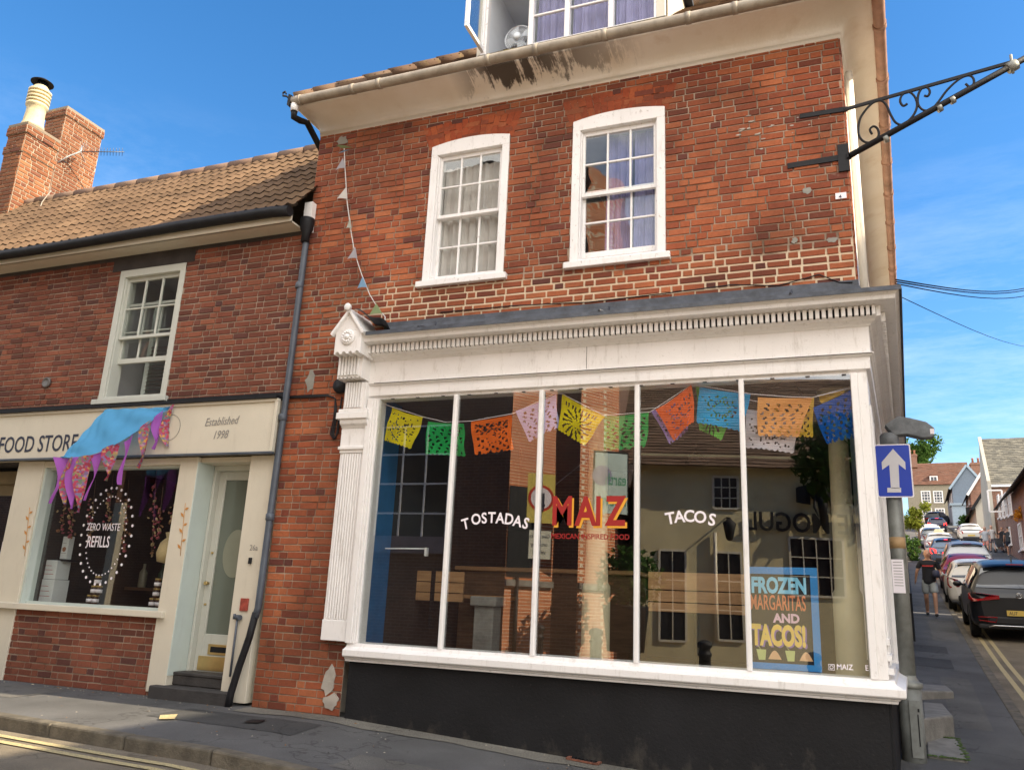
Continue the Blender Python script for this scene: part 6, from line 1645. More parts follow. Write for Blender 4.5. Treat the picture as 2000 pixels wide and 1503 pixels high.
# bollards
bo = empty('bollard', (0, 0, 0), 'x', 'bollard'); b = MB(); b.lathe([(.15, 0), (.15, .08), (.115, .12), (.105, .70), (.125, .72), (.125, .76), (.105, .78), (.10, .84), (.135, .87), (.135, .93), (.10, .97), (.0, 1.0)], (0, 0, 0), 18); b.build('body', M['black_iron'], bo, local=True)
for i, (px, l) in enumerate([(1052, 'black ringed bollard reflected left of the middle pane'), (1165, 'black ringed bollard reflected before the lit brick pier'), (1375, 'black ringed bollard reflected in the pane lettered tacos'), (1585, 'black ringed bollard reflected behind the menu board')]):
    o = bo if i == 0 else copy_tree(bo); x = vx(px, 8.4); o.location = (x, -8.48, zroad(x, -8.5) + .03); tag(o, l, 'bollard', 'bollards across the street')
# cream inn
YI0, YI1 = 12.0, 14.4
inn = empty('cream_inn', (-1.5, -14, -.3), 'long cream rendered inn across the street with a low tiled roof and black letters', 'building')
pI, qI = Vector((vx(1240, YI0), -YI0, 0)), Vector((4.5, -YI1, 0)); dI = (qI - pI).normalized(); nI = Vector((-dI.y, dI.x, 0))
ez = V(1450, 915, 12.4).z
def IP(px, py, o=.0):                           # point of the inn's front for a pixel of the reflection
    d = ray(px, py); d = Vector((d.x, -d.y, d.z)); c = Vector((CAMLOC.x, 2 * GY - CAMLOC.y, CAMLOC.z)); t = (pI - c).dot(nI) / d.dot(nI); return c + d * t + nI * o
b = MB(); b.quad(qI + Vector((0, 0, -.8)), pI + Vector((0, 0, -.8)), pI + Vector((0, 0, ez + .35)), qI + Vector((0, 0, ez + .35)))
b.quad(pI + Vector((0, 0, -.8)), pI - nI * 6 + Vector((0, 0, -.8)), pI - nI * 6 + Vector((0, 0, ez)), pI + Vector((0, 0, ez)))
b.build('wall', pm('cream_inn_render', (.62, .53, .32), .9, vary=.1, scale=1.5, dirt=.25, dirtcol=(.3, .26, .18)), inn)
b = MB(); e0_ = qI + nI * .35 + Vector((0, 0, ez)); e1_ = pI + nI * .35 - dI * .3 + Vector((0, 0, ez)); upn = (-nI * math.cos(R(38)) + Vector((0, 0, math.sin(R(38)))))
tile_slope(b, e0_, e1_, upn, 0, 0, 34, .16, .34, .03, .012); b.quad(e0_, e1_, e1_ + upn * 5.6, e0_ + upn * 5.6); b.build('roof', tile_mat('dark_brown_tiles', [(0, (.10, .065, .045)), (.5, (.15, .095, .065)), (1, (.19, .125, .09))], .3), inn)
def inn_window(x0, y0, x1, y1, nx, nz_, name, dark=True):
    a, c = IP(x0, y1), IP(x1, y0); L = (c - a).dot(dI); H_ = c.z - a.z; b = MB(); P3 = lambda u, z, o: a + dI * u + nI * o + Vector((0, 0, z))
    b.prism([P3(0, 0, .0), P3(L, 0, .0), P3(L, H_, .0), P3(0, H_, .0)], nI * .01, 1)
    for i in range(nx + 1): b.bar(P3(L * i / nx, 0, .02), P3(L * i / nx, H_, .02), .05 if i in (0, nx) else .025, .04, nI)
    for i in range(nz_ + 1): b.bar(P3(0, H_ * i / nz_, .021), P3(L, H_ * i / nz_, .021), .05 if i in (0, nz_) else .025, .036, nI)
    return b.build(name, [M['cream'], pm('inn_dark_pane', (.015, .016, .02), .15)], inn)
inn_window(1393, 932, 1440, 992, 3, 3, 'window'); inn_window(1546, 1052, 1645, 1162, 4, 3, 'window')
inn_window(1288, 1076, 1338, 1250, 2, 3, 'door'); inn_window(1402, 1080, 1448, 1250, 2, 3, 'door')
b = MB(); b.tube([IP(1396, 1040, .08), IP(1398, 1250, .08)], .045, 8); b.build('downpipe', M['cream'], inn)
b = MB(); e = IP(1648, 1046, .05); b.text('THE MOGUL', IP(1720, 1044, .06), -dI, (0, 0, 1), .62, 0, .04, .01, 0, 'LEFT', .86); b.build('lettering', M['black_iron'], inn)
# elephant head plaque
el = empty('elephant_plaque', IP(1600, 975, .1), 'black carved elephant head mounted on the cream inn wall', 'plaque'); c = IP(1600, 970, .12)
def ellip(b, c, rx, ry, rz, n=12, m_=8): b.grid(lambda u, v: c + dI * (rx * math.cos(u * 6.2832) * math.sin(v * math.pi)) + nI * (ry * math.sin(u * 6.2832) * math.sin(v * math.pi)) + Vector((0, 0, rz * math.cos(v * math.pi))), n, m_)
b = MB(); ellip(b, c + Vector((0, 0, .15)), .26, .2, .3); b.tube([c + Vector((0, 0, .05)) + nI * .15, c + Vector((0, 0, -.3)) + nI * .2, c + Vector((0, 0, -.65)) + nI * .12], [.13, .1, .05], 10); b.build('head', M['black_iron'], el)
b = MB()
for s_ in (-1, 1): b.grid(lambda u, v: c + dI * s_ * (.22 + .32 * u) + Vector((0, 0, .28 - .5 * v * (1 - .3 * u) - .1 * u)) + nI * .03 * math.sin(u * 3), 6, 6)
b.build('ears', M['black_iron'], el)
b = MB()
for s_ in (-1, 1): b.tube([c + dI * s_ * .14 + nI * .15, c + dI * s_ * .2 + Vector((0, 0, -.3)) + nI * .25, c + dI * s_ * .14 + Vector((0, 0, -.5)) + nI * .3], [.04, .03, .01], 8)
b.build('tusks', M['black_iron'], el)
wl_ = empty('wall_lantern', IP(1420, 1040, .5), 'lantern on an iron bracket beside the inn door', 'lantern'); c = IP(1420, 1040, .45); b = MB(); b.lathe([(.02, .32), (.05, .28), (.2, .18), (.1, -.18), (.05, -.22)], c, 4); b.tube([c + Vector((0, 0, .3)), c - nI * .45 + Vector((0, 0, .35))], .02, 6); b.build('frame', M['black_iron'], wl_)
# shrub in a tub, dark planter
def leaf_cloud(b, c, rad, n, size, seed, mats=1, squash=(1, 1, 1), shell=.35):
    rr = random.Random(seed)
    for _ in range(n):
        v = Vector((rr.gauss(0, 1), rr.gauss(0, 1), rr.gauss(0, 1))).normalized(); k = rr.uniform(shell, 1) ** .7
        p = Vector(c) + Vector((v.x * rad * squash[0], v.y * rad * squash[1], v.z * rad * squash[2])) * k
        a = Vector((rr.gauss(0, 1), rr.gauss(0, 1), rr.gauss(0, 1))).normalized(); u = a.cross(v + Vector((.01, 0, 0))).normalized(); s_ = size * rr.uniform(.6, 1.4)
        b.add([p - u * s_ * .35, p - a * s_ * .2 + u * 0 + a.cross(u) * s_ * .4, p + u * s_ * .35, p + a * s_ * .9], [(0, 1, 2, 3)], rr.randrange(mats))
def leaf_mat(name, a, b_, trans=.3):
    m, nt, b = base(name); nt.nodes.remove(b); out = nt.nodes['Material Output']; g = nt.nodes.new('ShaderNodeNewGeometry')
    c = ramp(nt, g.outputs['Random Per Island'], [(0, a), (1, b_)]); d = nd(nt, 'ShaderNodeBsdfDiffuse'); t = nd(nt, 'ShaderNodeBsdfTranslucent'); x = nt.nodes.new('ShaderNodeMixShader'); x.inputs[0].default_value = trans
    nt.links.new(c, d.inputs[0]); nt.links.new(c, t.inputs[0]); nt.links.new(d.outputs[0], x.inputs[1]); nt.links.new(t.outputs[0], x.inputs[2]); nt.links.new(x.outputs[0], out.inputs[0]); return m
LEAF = leaf_mat('dark_leaf', (.02, .05, .012), (.06, .12, .03)); LEAFY = leaf_mat('yellow_green_leaf', (.13, .16, .02), (.30, .32, .05), .4); LEAFM = leaf_mat('mid_green_leaf', (.035, .085, .02), (.10, .17, .04))
sh = empty('tub_shrub', V(1232, 1180, 10.5), 'leafy green shrub in a dark tub beside the brick house opposite', 'shrub'); c = V(1230, 1130, 10.5); b = MB(); leaf_cloud(b, c, .75, 900, .12, 3); b.build('foliage', LEAF, sh); c = V(1222, 1215, 10.5); b = MB(); b.lathe([(.4, -.9), (.5, 0), (.52, .05), (.45, .05)], c + Vector((0, 0, .3)), 14); b.build('tub', M['black_iron'], sh)
tr = empty('street_tree', V(1640, 1200, 9.0), 'tree with drooping leaves reflected behind the cream column', 'tree'); c = V(1650, 895, 9.0); b = MB(); leaf_cloud(b, c, 1.0, 1500, .16, 8, squash=(1, .8, .9)); b.build('crown', LEAF, tr); b = MB(); b.tube([Vector((c.x + .9, c.y, -.4)), Vector((c.x + .8, c.y, 2)), c], [.1, .08, .04], 8); b.build('trunk', M['oldwood'], tr)
# rest of the opposite terrace to the left (shapes only glimpsed in the food shop window)
lh_ = empty('cottage', (-24, -11, 0), 'pale sunlit cottage end reflected as a bright strip in the food shop window', 'building')
x_ = vx(222, 10.4); b = MB(); zt = V(235, 985, 10.4).z
b.prism([(x_, -9.8, -.8), (x_, -10.6, -.8), (x_ - .25, -10.6, -.8), (x_ - .25, -9.8, -.8)], (0, 0, zt + .8)); b.build('end_wall', M['cream'], lh_)
b = MB(); b.prism([(x_ - .25, -9.82, -.8), (x_ - 40, -9.82, -.8), (x_ - 40, -16, -.8), (x_ - .25, -16, -.8)], (0, 0, 9.5)); b.build('wall', M['brick_in_shade'], lh_)
# corner house across the side street: just outside the picture, it shades the pavement and the shopfront
# ---------------------------------------------------------------- the side street uphill
def t_of(px, py, s): return (SD(px, py, s) - SO).dot(SN)
def z_of(px, py, s): return SD(px, py, s).z
M['row_brick'] = brick_shader('row_brick', (.26, .105, .062), (.19, .08, .052), (.33, .27, .21))
M['flint'] = pm('grey_flint_wall', (.27, .24, .18), .9, vary=.35, scale=14, bump=.01, bscale=30)
M['paleblue'] = pm('pale_blue_paint', (.33, .42, .50), .6, vary=.08)
M['houseblue'] = pm('grey_blue_paint', (.15, .19, .24), .6, vary=.1)
M['offwhite'] = pm('off_white_render', (.42, .39, .33), .85, vary=.08, scale=1, dirt=.3, dirtcol=(.35, .3, .24))
M['darkpane'] = pm('dark_window_pane', (.02, .025, .035), .12, vary=0, spec=.8)
M['lamp_red'] = None
def prism_st(b, pts, z0, z1, mat=0): b.prism([ST(s, t, z0) for s, t in pts], (0, 0, z1 - z0), mat)
def street_house(name, label, s0, s1, t, depth, eave, ridge, wall_m, roof_m, wins=(), zbase=None, over=.25, gable_face=True, roof_rows=14, verge=None, win_m='white'):
    """terrace house along the right of the street: ridge parallel to the street"""
    zb0 = zs(s0) - .6 if zbase is None else zbase
    e = empty(name, ST(s0, t, zb0), label, 'building'); b = MB(); tm = t + depth / 2
    b.quad(ST(s0, t, zb0), ST(s1, t, zb0), ST(s1, t, eave), ST(s0, t, eave)); b.quad(ST(s1, t + depth, zb0), ST(s0, t + depth, zb0), ST(s0, t + depth, eave), ST(s1, t + depth, eave))
    for s in (s0, s1): b.add([ST(s, t, zb0), ST(s, t + depth, zb0), ST(s, t + depth, eave), ST(s, tm, ridge), ST(s, t, eave)], [(0, 1, 2, 3, 4)])
    b.build('wall', wall_m, e); b = MB(); k = (ridge - eave) / (depth / 2)
    for sg in (-1, 1):
        te = tm + sg * (depth / 2 + over); ze_ = eave - k * over
        up = (SN * -sg * 1 + Vector((0, 0, k))).normalized(); L = math.hypot(depth / 2 + over, k * (depth / 2 + over))
        A_, B2 = ST(s0 - .15, te, ze_ + .06), ST(s1 + .1, te, ze_ + .06)
        if sg < 0: tile_slope(b, B2, A_, up, 0, 0, roof_rows, L / roof_rows, .4, .035, .015)
        b.quad(A_, B2, B2 + up * L, A_ + up * L)
    b.build('roof', roof_m, e)
    b = MB(); b.tube([ST(s0 - .1, t - over - .05, eave - k * over + .02), ST(s1, t - over - .05, eave - k * over + .02)], .06, 6); b.build('gutter', M['black_iron'], e)
    if verge:
        b = MB()
        for sg in (-1, 1): b.bar(ST(s0 - .17, tm + sg * (depth / 2 + over), eave - k * over), ST(s0 - .17, tm, ridge + .02), .08, .24)
        b.build('bargeboard', verge, e)
    for (sa, sb, za, zb_) in wins:
        f = MB(); w = .09
        for q in ((sa, sa + w, za, zb_), (sb - w, sb, za, zb_), (sa + w, sb - w, za, za + w), (sa + w, sb - w, zb_ - w, zb_), ((sa + sb) / 2 - .025, (sa + sb) / 2 + .025, za + w, zb_ - w)): prism_st(f, [(q[0], t - .05), (q[1], t - .05), (q[1], t + .02), (q[0], t + .02)], q[2], q[3])
        prism_st(f, [(sa + w, t - .056), (sb - w, t - .056), (sb - w, t - .0), (sa + w, t - .0)], (za + zb_) / 2 - .03, (za + zb_) / 2 + .03)
        prism_st(f, [(sa - .1, t - .14), (sb + .1, t - .14), (sb + .1, t + .0), (sa - .1, t + .0)], za - .09, za)
        wd = f.build('window', M[win_m], e); g = MB(); prism_st(g, [(sa + w, t - .02), (sb - w, t - .02), (sb - w, t - .01), (sa + w, t - .01)], za + w, zb_ - w); g.build('pane', M['darkpane'], wd)
    return e
# corner house across the junction, just outside the picture: its shadow covers the shopfront and the pavement
street_house('corner_house', 'tall brick house on the opposite corner of the side street, outside the photo', -1.9, 10.5, 6.25, 7, 9.35, 12.3, M['row_brick'], M['redtile'], [(1, 2.1, 1.2, 2.9), (4, 5.1, 1.2, 2.9), (7, 8.1, 1.5, 3.2), (1, 2.1, 4.5, 6.2), (4, 5.1, 4.5, 6.2), (7, 8.1, 4.5, 6.2)])
street_house('row_house', 'brick terrace house beyond the opposite corner, outside the photo', 10.6, 19.0, 6.3, 6, 6.8, 9.8, M['row_brick'], M['redtile'], [(12, 13, 1.8, 3.2), (15, 16, 1.8, 3.2)])
street_house('row_house', 'cream terrace house farther along the right of the street, outside the photo', 19.9, 31.0, 6.35, 6, 7.5, 10.4, M['offwhite'], M['redtile'], [(22, 23, 2.8, 4.2), (26, 27, 2.8, 4.2)])
ze1 = z_of(1990, 940, 38)
nb = street_house('red_house', 'red brick house with white framed windows at the right edge of the photo', 31.2, 45.5, t_of(1988, 1060, 45) , 6, z_of(1990, 962, 45), z_of(1990, 962, 45) + 2.6, M['row_brick'], M['slate'], [(42.6, 43.9, zs(44) + .7, zs(44) + 2.1), (39.8, 41.2, zs(41) + .7, zs(41) + 2.0)], over=.5)
tg = t_of(1938, 1050, 60); eg = z_of(1944, 946, 59); rg = z_of(1934, 857, 60)
wz = zs(52)
lo = street_house('low_brick_house', 'brick house with rows of white windows below the grey slate roof', 46.2, 57.2, t_of(1985, 1000, 46.5), 5, z_of(1984, 951, 46.5), z_of(1984, 951, 46.5) + .5, M['row_brick'], M['slate'],
    [(54.6, 55.6, z_of(1952, 1010, 55), z_of(1952, 966, 55)), (52.6, 53.6, z_of(1958, 1010, 53), z_of(1958, 966, 53)), (50.4, 51.6, z_of(1966, 1008, 51), z_of(1966, 963, 51)), (48.2, 49.5, z_of(1975, 1006, 49), z_of(1975, 960, 49)), (54.4, 55.5, z_of(1952, 1064, 55), z_of(1952, 1034, 55)), (50.3, 51.6, z_of(1966, 1064, 51), z_of(1966, 1030, 51))], over=.08)
gr = empty('slate_roofed_house', ST(58, tg, zs(58) - .5), 'house with a steep mottled grey roof facing down the street', 'building')
sG = 58.0; t1g = tg + 9; eG = z_of(1950, 946, sG); rG = z_of(1936, 858, sG + 3.2); b = MB()
prism_st(b, [(sG, tg), (sG, t1g), (sG + 6.4, t1g), (sG + 6.4, tg)], zs(58) - .8, eG); b.build('wall', M['row_brick'], gr)
b = MB(); A_, B2 = ST(sG - .15, tg - .05, eG), ST(sG - .15, t1g, eG); upg = Vector((SU.x, SU.y, (rG - eG) / 3.35)).normalized(); Lg = math.hypot(3.35, rG - eG)
tile_slope(b, A_, B2, upg, 0, 0, 26, Lg / 26, .3, .03, .015); b.quad(A_, B2, B2 + upg * Lg, A_ + upg * Lg); b.quad(A_ + upg * Lg, B2 + upg * Lg, ST(sG + 6.6, t1g, eG), ST(sG + 6.6, tg - .05, eG)); b.build('roof', M['slate'], gr)
b = MB(); b.add([ST(sG - .1, tg - .06, zs(58) - .8), ST(sG + 6.5, tg - .06, zs(58) - .8), ST(sG + 6.5, tg - .06, eG), ST(sG + 3.2, tg - .06, rG + .2), ST(sG - .1, tg - .06, eG + .2)], [(0, 1, 2, 3, 4)])
b.prism([ST(sG - .2, tg - .12, zs(58) - .8), ST(sG - .2, tg + .1, zs(58) - .8), ST(sG - .2, tg + .1, eG + .25), ST(sG - .2, tg - .12, eG + .25)], SU * .3); b.bar(ST(sG - .15, tg - .02, eG + .1), ST(sG + 3.2, tg - .02, rG + .15), .22, .2); b.build('gable_parapet', M['offwhite'], gr)
b = MB(); b.bar(ST(sG - .2, tg + .1, eG - .1), ST(sG - .2, t1g, eG - .1), .12, .16); b.build('eaves_board', M['white'], gr)
# open casement standing out from the slate roofed house
q = ST(50.2, tg - .05, z_of(1988, 978, 50)); b = MB()
for a0_, a1_ in (((0, 0), (0, 1.3)), ((-.75, 0), (-.75, 1.3)), ((0, 0), (-.75, 0)), ((0, 1.3), (-.75, 1.3))): b.bar(q + SN * a0_[0] + Vector((0, 0, a0_[1] - .6)), q + SN * a1_[0] + Vector((0, 0, a1_[1] - .6)), .09, .09)
b.build('open_casement', M['white'], lo)
# gable fronts stepping up the hill
def gable_front(name, label, s, px_l, px_r, py_e, py_r, depth, wall_m, roof_m, verge, base_py=1060, wins=(), px_apex=None):
    tl, tr_ = t_of(px_l, 1000, s), t_of(px_r, 1000, s); ze_ = z_of(px_l, py_e, s); zr = z_of((px_l + px_r) / 2, py_r, s)
    return street_house(name, label, s, s + depth, tl, tr_ - tl, ze_, zr, wall_m, roof_m, wins, verge=verge, over=.3, roof_rows=12)
gable_front('cream_gabled_house', 'cream gabled house with a dark sloping verge on the right of the street', 75, 1906, 1990, 985, 930, 9, M['offwhite'], M['redtile'], M['black_iron'])
gable_front('brick_gabled_house', 'red brick gabled house with a white bargeboard farther up the street', 88, 1899, 1985, 958, 900, 8, M['row_brick'], M['redtile'], M['white'], wins=[(90, 91.5, z_of(1900, 985, 90), z_of(1900, 962, 90))])
bz = zs(104)
bh = gable_front('pale_blue_house', 'pale blue gabled house with a blue shop bay at the top of the street', 103, 1864, 1930, 948, 908, 14, M['houseblue'], M['slate'], M['paleblue'], wins=[(105, 106.4, z_of(1866, 985, 105), z_of(1866, 962, 105)), (109, 110.4, z_of(1866, 985, 110), z_of(1866, 962, 110))])
tb = t_of(1864, 1000, 103)
bb0 = MB(); prism_st(bb0, [(101.2, tb - .3), (103.1, tb - .3), (103.1, tb + 2.0), (101.2, tb + 2.0)], zs(102) - .6, z_of(1870, 988, 102)); prism_st(bb0, [(101.0, tb - .5), (103.1, tb - .5), (103.1, tb + 2.2), (101.0, tb + 2.2)], z_of(1870, 988, 102), z_of(1870, 984, 102)); bb0.build('shop_bay', M['paleblue'], bh)
# hanging sign, climbing plant, hanging basket
hs_s = 85; hc = SD(1903, 1001, hs_s); hsn = empty('hanging_sign', hc, 'dark hanging pub sign with a red centre on the right of the street', 'sign'); b = MB(); b.obox(hc, SN * .72, SU * .05, (0, 0, .55)); b.build('board', M['black_iron'], hsn); b = MB(); b.obox(hc - SU * .055, SN * .35, SU * .01, (0, 0, .38)); b.build('red_panel', pm('pub_sign_red', (.45, .03, .04), .5), hsn); b = MB(); b.bar(hc + Vector((0, 0, .75)) - SN * .7, hc + Vector((0, 0, .75)) + SN * 1.6, .06, .06); b.build('bracket', M['black_iron'], hsn)
def plant(name, label, cat, px, py, s, rad, n, size, m, seed, squash=(1, 1, 1), stem=True):
    c = SD(px, py, s); e = empty(name, Vector((c.x, c.y, zs(s))), label, cat); b = MB(); rr = random.Random(seed)
    for k in range(7):
        o = Vector((rr.uniform(-.6, .6) * squash[0], rr.uniform(-.6, .6), rr.uniform(-.6, .6) * squash[2])) * rad; leaf_cloud(b, c + o, rad * rr.uniform(.35, .6), n // 7, size, seed + k, 1, (1, 1, 1), .2)
    b.build('foliage', m, e)
    if stem: b = MB(); z0_ = zs(s); b.tube([Vector((c.x, c.y, z0_ - .3)), Vector((c.x + .1, c.y, (z0_ + c.z) / 2)), c], [rad * .09, rad * .06, rad * .03], 7); b.build('trunk', M['oldwood'], e)
    return e
plant('climbing_plant', 'bright yellow green climbing plant on the wall beside the hanging sign', 'plant', 1911, 992, 86, .55, 500, .22, LEAFY, 5, (1, 1, 2.2))
plant('bush', 'dark green bush under the hanging sign', 'bush', 1897, 1022, 84, 1.1, 900, .26, LEAF, 6)
plant('bush', 'yellow green sunlit bush on the left of the street behind the sign post', 'bush', 1789, 1006, 58, 1.0, 1800, .15, LEAFY, 7, (1, 1, 1.25))
plant('bush', 'dark bush at pavement level below the yellow green one', 'bush', 1783, 1070, 46, .72, 1300, .12, LEAFM, 9, (1, 1, 1.7))
plant('tree', 'tall tree behind the lamp head at the far end of the street', 'tree', 1772, 888, 150, 4.6, 2600, .55, LEAFM, 10, (1.2, 1, .8))
plant('hanging_basket', 'orange flowered hanging basket at the right edge of the photo', 'basket', 2000, 1000, 42, .50, 500, .10, leaf_mat('orange_petal', (.55, .22, .02), (.75, .36, .05)), 12, stem=False)
# the far house that closes the view
sF = 136; zf0 = zs(130) - 1.5; zf1 = z_of(1840, 946, sF); zf2 = z_of(1830, 905, sF + 4.5)
ta, tb_ = t_of(1776, 1000, sF), t_of(1899, 1000, sF)
fh = empty('flint_house', ST(sF, ta, zf0), 'wide grey stone house with a red brown roof and small dormer closing the street', 'building')
b = MB(); prism_st(b, [(sF, ta), (sF, tb_), (sF + 9, tb_), (sF + 9, ta)], zf0, zf1); b.build('wall', M['flint'], fh)
b = MB(); A_, B2 = ST(sF - .3, ta - .3, zf1), ST(sF - .3, tb_ + .3, zf1); upf = Vector((SU.x, SU.y, (zf2 - zf1) / 4.8)).normalized(); Lf = math.hypot(4.8, zf2 - zf1)
tile_slope(b, A_, B2, upf, 0, 0, 18, Lf / 18, .45, .05, .02); b.quad(A_, B2, B2 + upf * Lf, A_ + upf * Lf); b.quad(A_ + upf * Lf, B2 + upf * Lf, ST(sF + 9.3, tb_ + .3, zf1), ST(sF + 9.3, ta - .3, zf1))
for t_ in (ta, tb_): b.add([ST(sF, t_, zf1), ST(sF + 9, t_, zf1), ST(sF + 4.5, t_, zf2)], [(0, 1, 2)])
frf = b.build('roof', M['redtile'], fh)
def far_window(x0, y0, x1, y1, nm='window', s=sF, par=None, cols=3, rows=4):
    p, q = SD(x0, y1, s), SD(x1, y0, s); tl, tr_ = (p - SO).dot(SN), (q - SO).dot(SN); za, zb_ = p.z, q.z; w = .16; b = MB()
    P3 = lambda t, z, o: ST(s - o, t, z)
    for (u0, u1, v0, v1) in ((tl, tl + w, za, zb_), (tr_ - w, tr_, za, zb_), (tl + w, tr_ - w, za, za + w), (tl + w, tr_ - w, zb_ - w, zb_)): b.prism([P3(u0, v0, .12), P3(u1, v0, .12), P3(u1, v1, .12), P3(u0, v1, .12)], SU * .14)
    for i in range(1, cols): u = tl + (tr_ - tl) * i / cols; b.prism([P3(u - .03, za + w, .09), P3(u + .03, za + w, .09), P3(u + .03, zb_ - w, .09), P3(u - .03, zb_ - w, .09)], SU * .05)
    for i in range(1, rows): v = za + (zb_ - za) * i / rows; b.prism([P3(tl + w, v - .03, .092), P3(tr_ - w, v - .03, .092), P3(tr_ - w, v + .03, .092), P3(tl + w, v + .03, .092)], SU * .05)
    f = b.build(nm, M['white'], par or fh); g = MB(); g.prism([P3(tl + w, za + w, .06), P3(tr_ - w, za + w, .06), P3(tr_ - w, zb_ - w, .06), P3(tl + w, zb_ - w, .06)], SU * .03); g.build('pane', M['darkpane'], f)
for q in ((1800, 958, 1817, 982), (1824, 958, 1841, 982), (1803, 992, 1820, 1018), (1828, 992, 1845, 1018)): far_window(*q)
sd0 = sF + .6; p, q = SD(1816, 949, sd0), SD(1832, 928, sd0); tl, tr_ = (p - SO).dot(SN), (q - SO).dot(SN)
b = MB(); prism_st(b, [(sd0, tl), (sd0, tr_), (sd0 + 2.5, tr_), (sd0 + 2.5, tl)], p.z - .3, q.z + .1); b.build('dormer', M['redtile'], frf)
far_window(1817, 929, 1831, 948, 'dormer_window', sd0, fh, 2, 2)
def stack(px0, px1, py0, py1, s, dep, par, m, pots=2):
    p, q = SD(px0, py1, s), SD(px1, py0, s); tl, tr_ = (p - SO).dot(SN), (q - SO).dot(SN); b = MB(); prism_st(b, [(s, tl), (s, tr_), (s + dep, tr_), (s + dep, tl)], p.z, q.z); prism_st(b, [(s - .1, tl - .1), (s - .1, tr_ + .1), (s + dep + .1, tr_ + .1), (s + dep + .1, tl - .1)], q.z - .35, q.z - .1)
    o = b.build('chimney', m, par); b = MB()
    for i in range(pots): b.lathe([(.16, 0), (.13, .55), (.17, .6), (.17, .7)], ST(s + dep / 2, tl + (tr_ - tl) * (i + .5) / pots, q.z), 10)
    b.build('chimney_pot', pm('terracotta_pot', (.35, .15, .08), .8), o)
stack(1898, 1917, 902, 930, 118, 1.4, bh, M['row_brick'], 2); stack(1776, 1790, 886, 912, 128, 1.6, fh, M['row_brick'], 2); stack(1924, 1937, 890, 925, 96, 1.4, bh, M['row_brick'], 1); stack(1883, 1896, 918, 935, 112, 1.2, bh, M['row_brick'], 2)
# left hand side of the side street
wh = empty('white_rendered_house', ST(12.1, 0, 0), 'white rendered house with a black plinth just beyond the corner building', 'building')
b = MB(); b.prism([ST(12.05, -6, -.2), ST(26, -6, -.2), ST(26, .24, -.2), ST(12.05, .24, -.2)], (0, 0, 7.6)); b.build('wall', M['offwhite'], wh)
b = MB(); b.add([ST(12.0, .27, zs(12) - .5), ST(26.03, .27, zs(26) - .6), ST(26.03, .27, zs(26) + .95), ST(12.0, .27, zs(12) + .95), ST(12.0, .1, zs(12) - .5), ST(26.03, .1, zs(26) - .6), ST(26.03, .1, zs(26) + .95), ST(12.0, .1, zs(12) + .95)], [(0, 1, 2, 3), (0, 3, 7, 4), (1, 5, 6, 2), (3, 2, 6, 7)]); b.build('plinth', M['black_plinth'], wh)
b = MB(); tile_slope(b, ST(26.2, .5, 7.4), ST(12, .5, 7.4), (-SN + Vector((0, 0, .9))).normalized(), 0, 0, 24, .16, .3); b.build('roof', M['redtile'], wh)
for i, (s0_, s1_, hgt, lab) in enumerate([(30, 44, 6.5, 'brick house standing back on the left of the street'), (70, 95, 7.0, 'long brick house on the left, farther up the street'), (100, 130, 7.5, 'brick house on the left near the top of the street')]):
    street_house('row_house', lab, s0_, s1_, -9.2 - (i == 0) * .6, 7.5, zs(s0_) + hgt, zs(s0_) + hgt + 2.8, M['row_brick'], M['redtile'])
gw = empty('garden_wall', ST(26.2, .2, zs(27)), 'low brick garden wall on the left of the street under the bushes', 'wall'); b = MB(); prism_st(b, [(26.1, -.1), (26.1, .2), (70, .2), (70, -.1)], 0, .1)
b = MB()
for s in fr(26.2, 68, 3): prism_st(b, [(s, -.05), (s + 3, -.05), (s + 3, .2), (s, .2)], zs(s) - .6, zs(s + 1.5) + .75)
b.build('brickwork', M['row_brick'], gw)
# right hand pavement
def sidept2(s, t):
    p = ST(s, t); return (p.x, p.y, zs(max(.5, s)) + .02)
gridsheet('pavement', fr(4, 30, 2) + fr(35, 130, 5), [4.75, 5.5, 6.6], lambda s, t: sidept2(s, t) if True else None, M['pave'])
# ---------------------------------------------------------------- cars
def car_paint(name, c, metal=0.0): return pm(name, c, .34, metal=metal, vary=.03, coat=.15)
PAINT = {'black': car_paint('black_car_paint', (.012, .013, .016)), 'white': car_paint('white_car_paint', (.66, .64, .60)), 'red': car_paint('red_car_paint', (.28, .02, .018)), 'silver': car_paint('silver_car_paint', (.38, .39, .40), .3), 'blue': car_paint('steel_blue_car_paint', (.11, .17, .25), .2), 'navy': car_paint('dark_blue_car_paint', (.02, .025, .06)), 'grey': car_paint('grey_car_paint', (.13, .135, .14), .2)}
M['tyre'] = pm('tyre_rubber', (.015, .015, .015), .85, vary=.2); M['rim'] = pm('alloy_rim', (.35, .36, .37), .35, metal=.6, vary=0); M['trim'] = pm('black_plastic_trim', (.02, .02, .022), .6, vary=.1); M['chrome2'] = pm('bright_trim', (.6, .6, .6), .25, metal=.8, vary=0)
M['tail'] = pm('red_tail_lens', (.30, .012, .015), .2, vary=0, coat=.5); M['plate_y'] = pm('yellow_number_plate', (.72, .52, .12), .5, vary=0)
m, nt, bb = base('lit_brake_lens'); bb.inputs['Base Color'].default_value = (.7, .02, .02, 1); bb.inputs['Emission Color'].default_value = (1, .03, .02, 1); bb.inputs['Emission Strength'].default_value = 2.0; M['brake'] = m
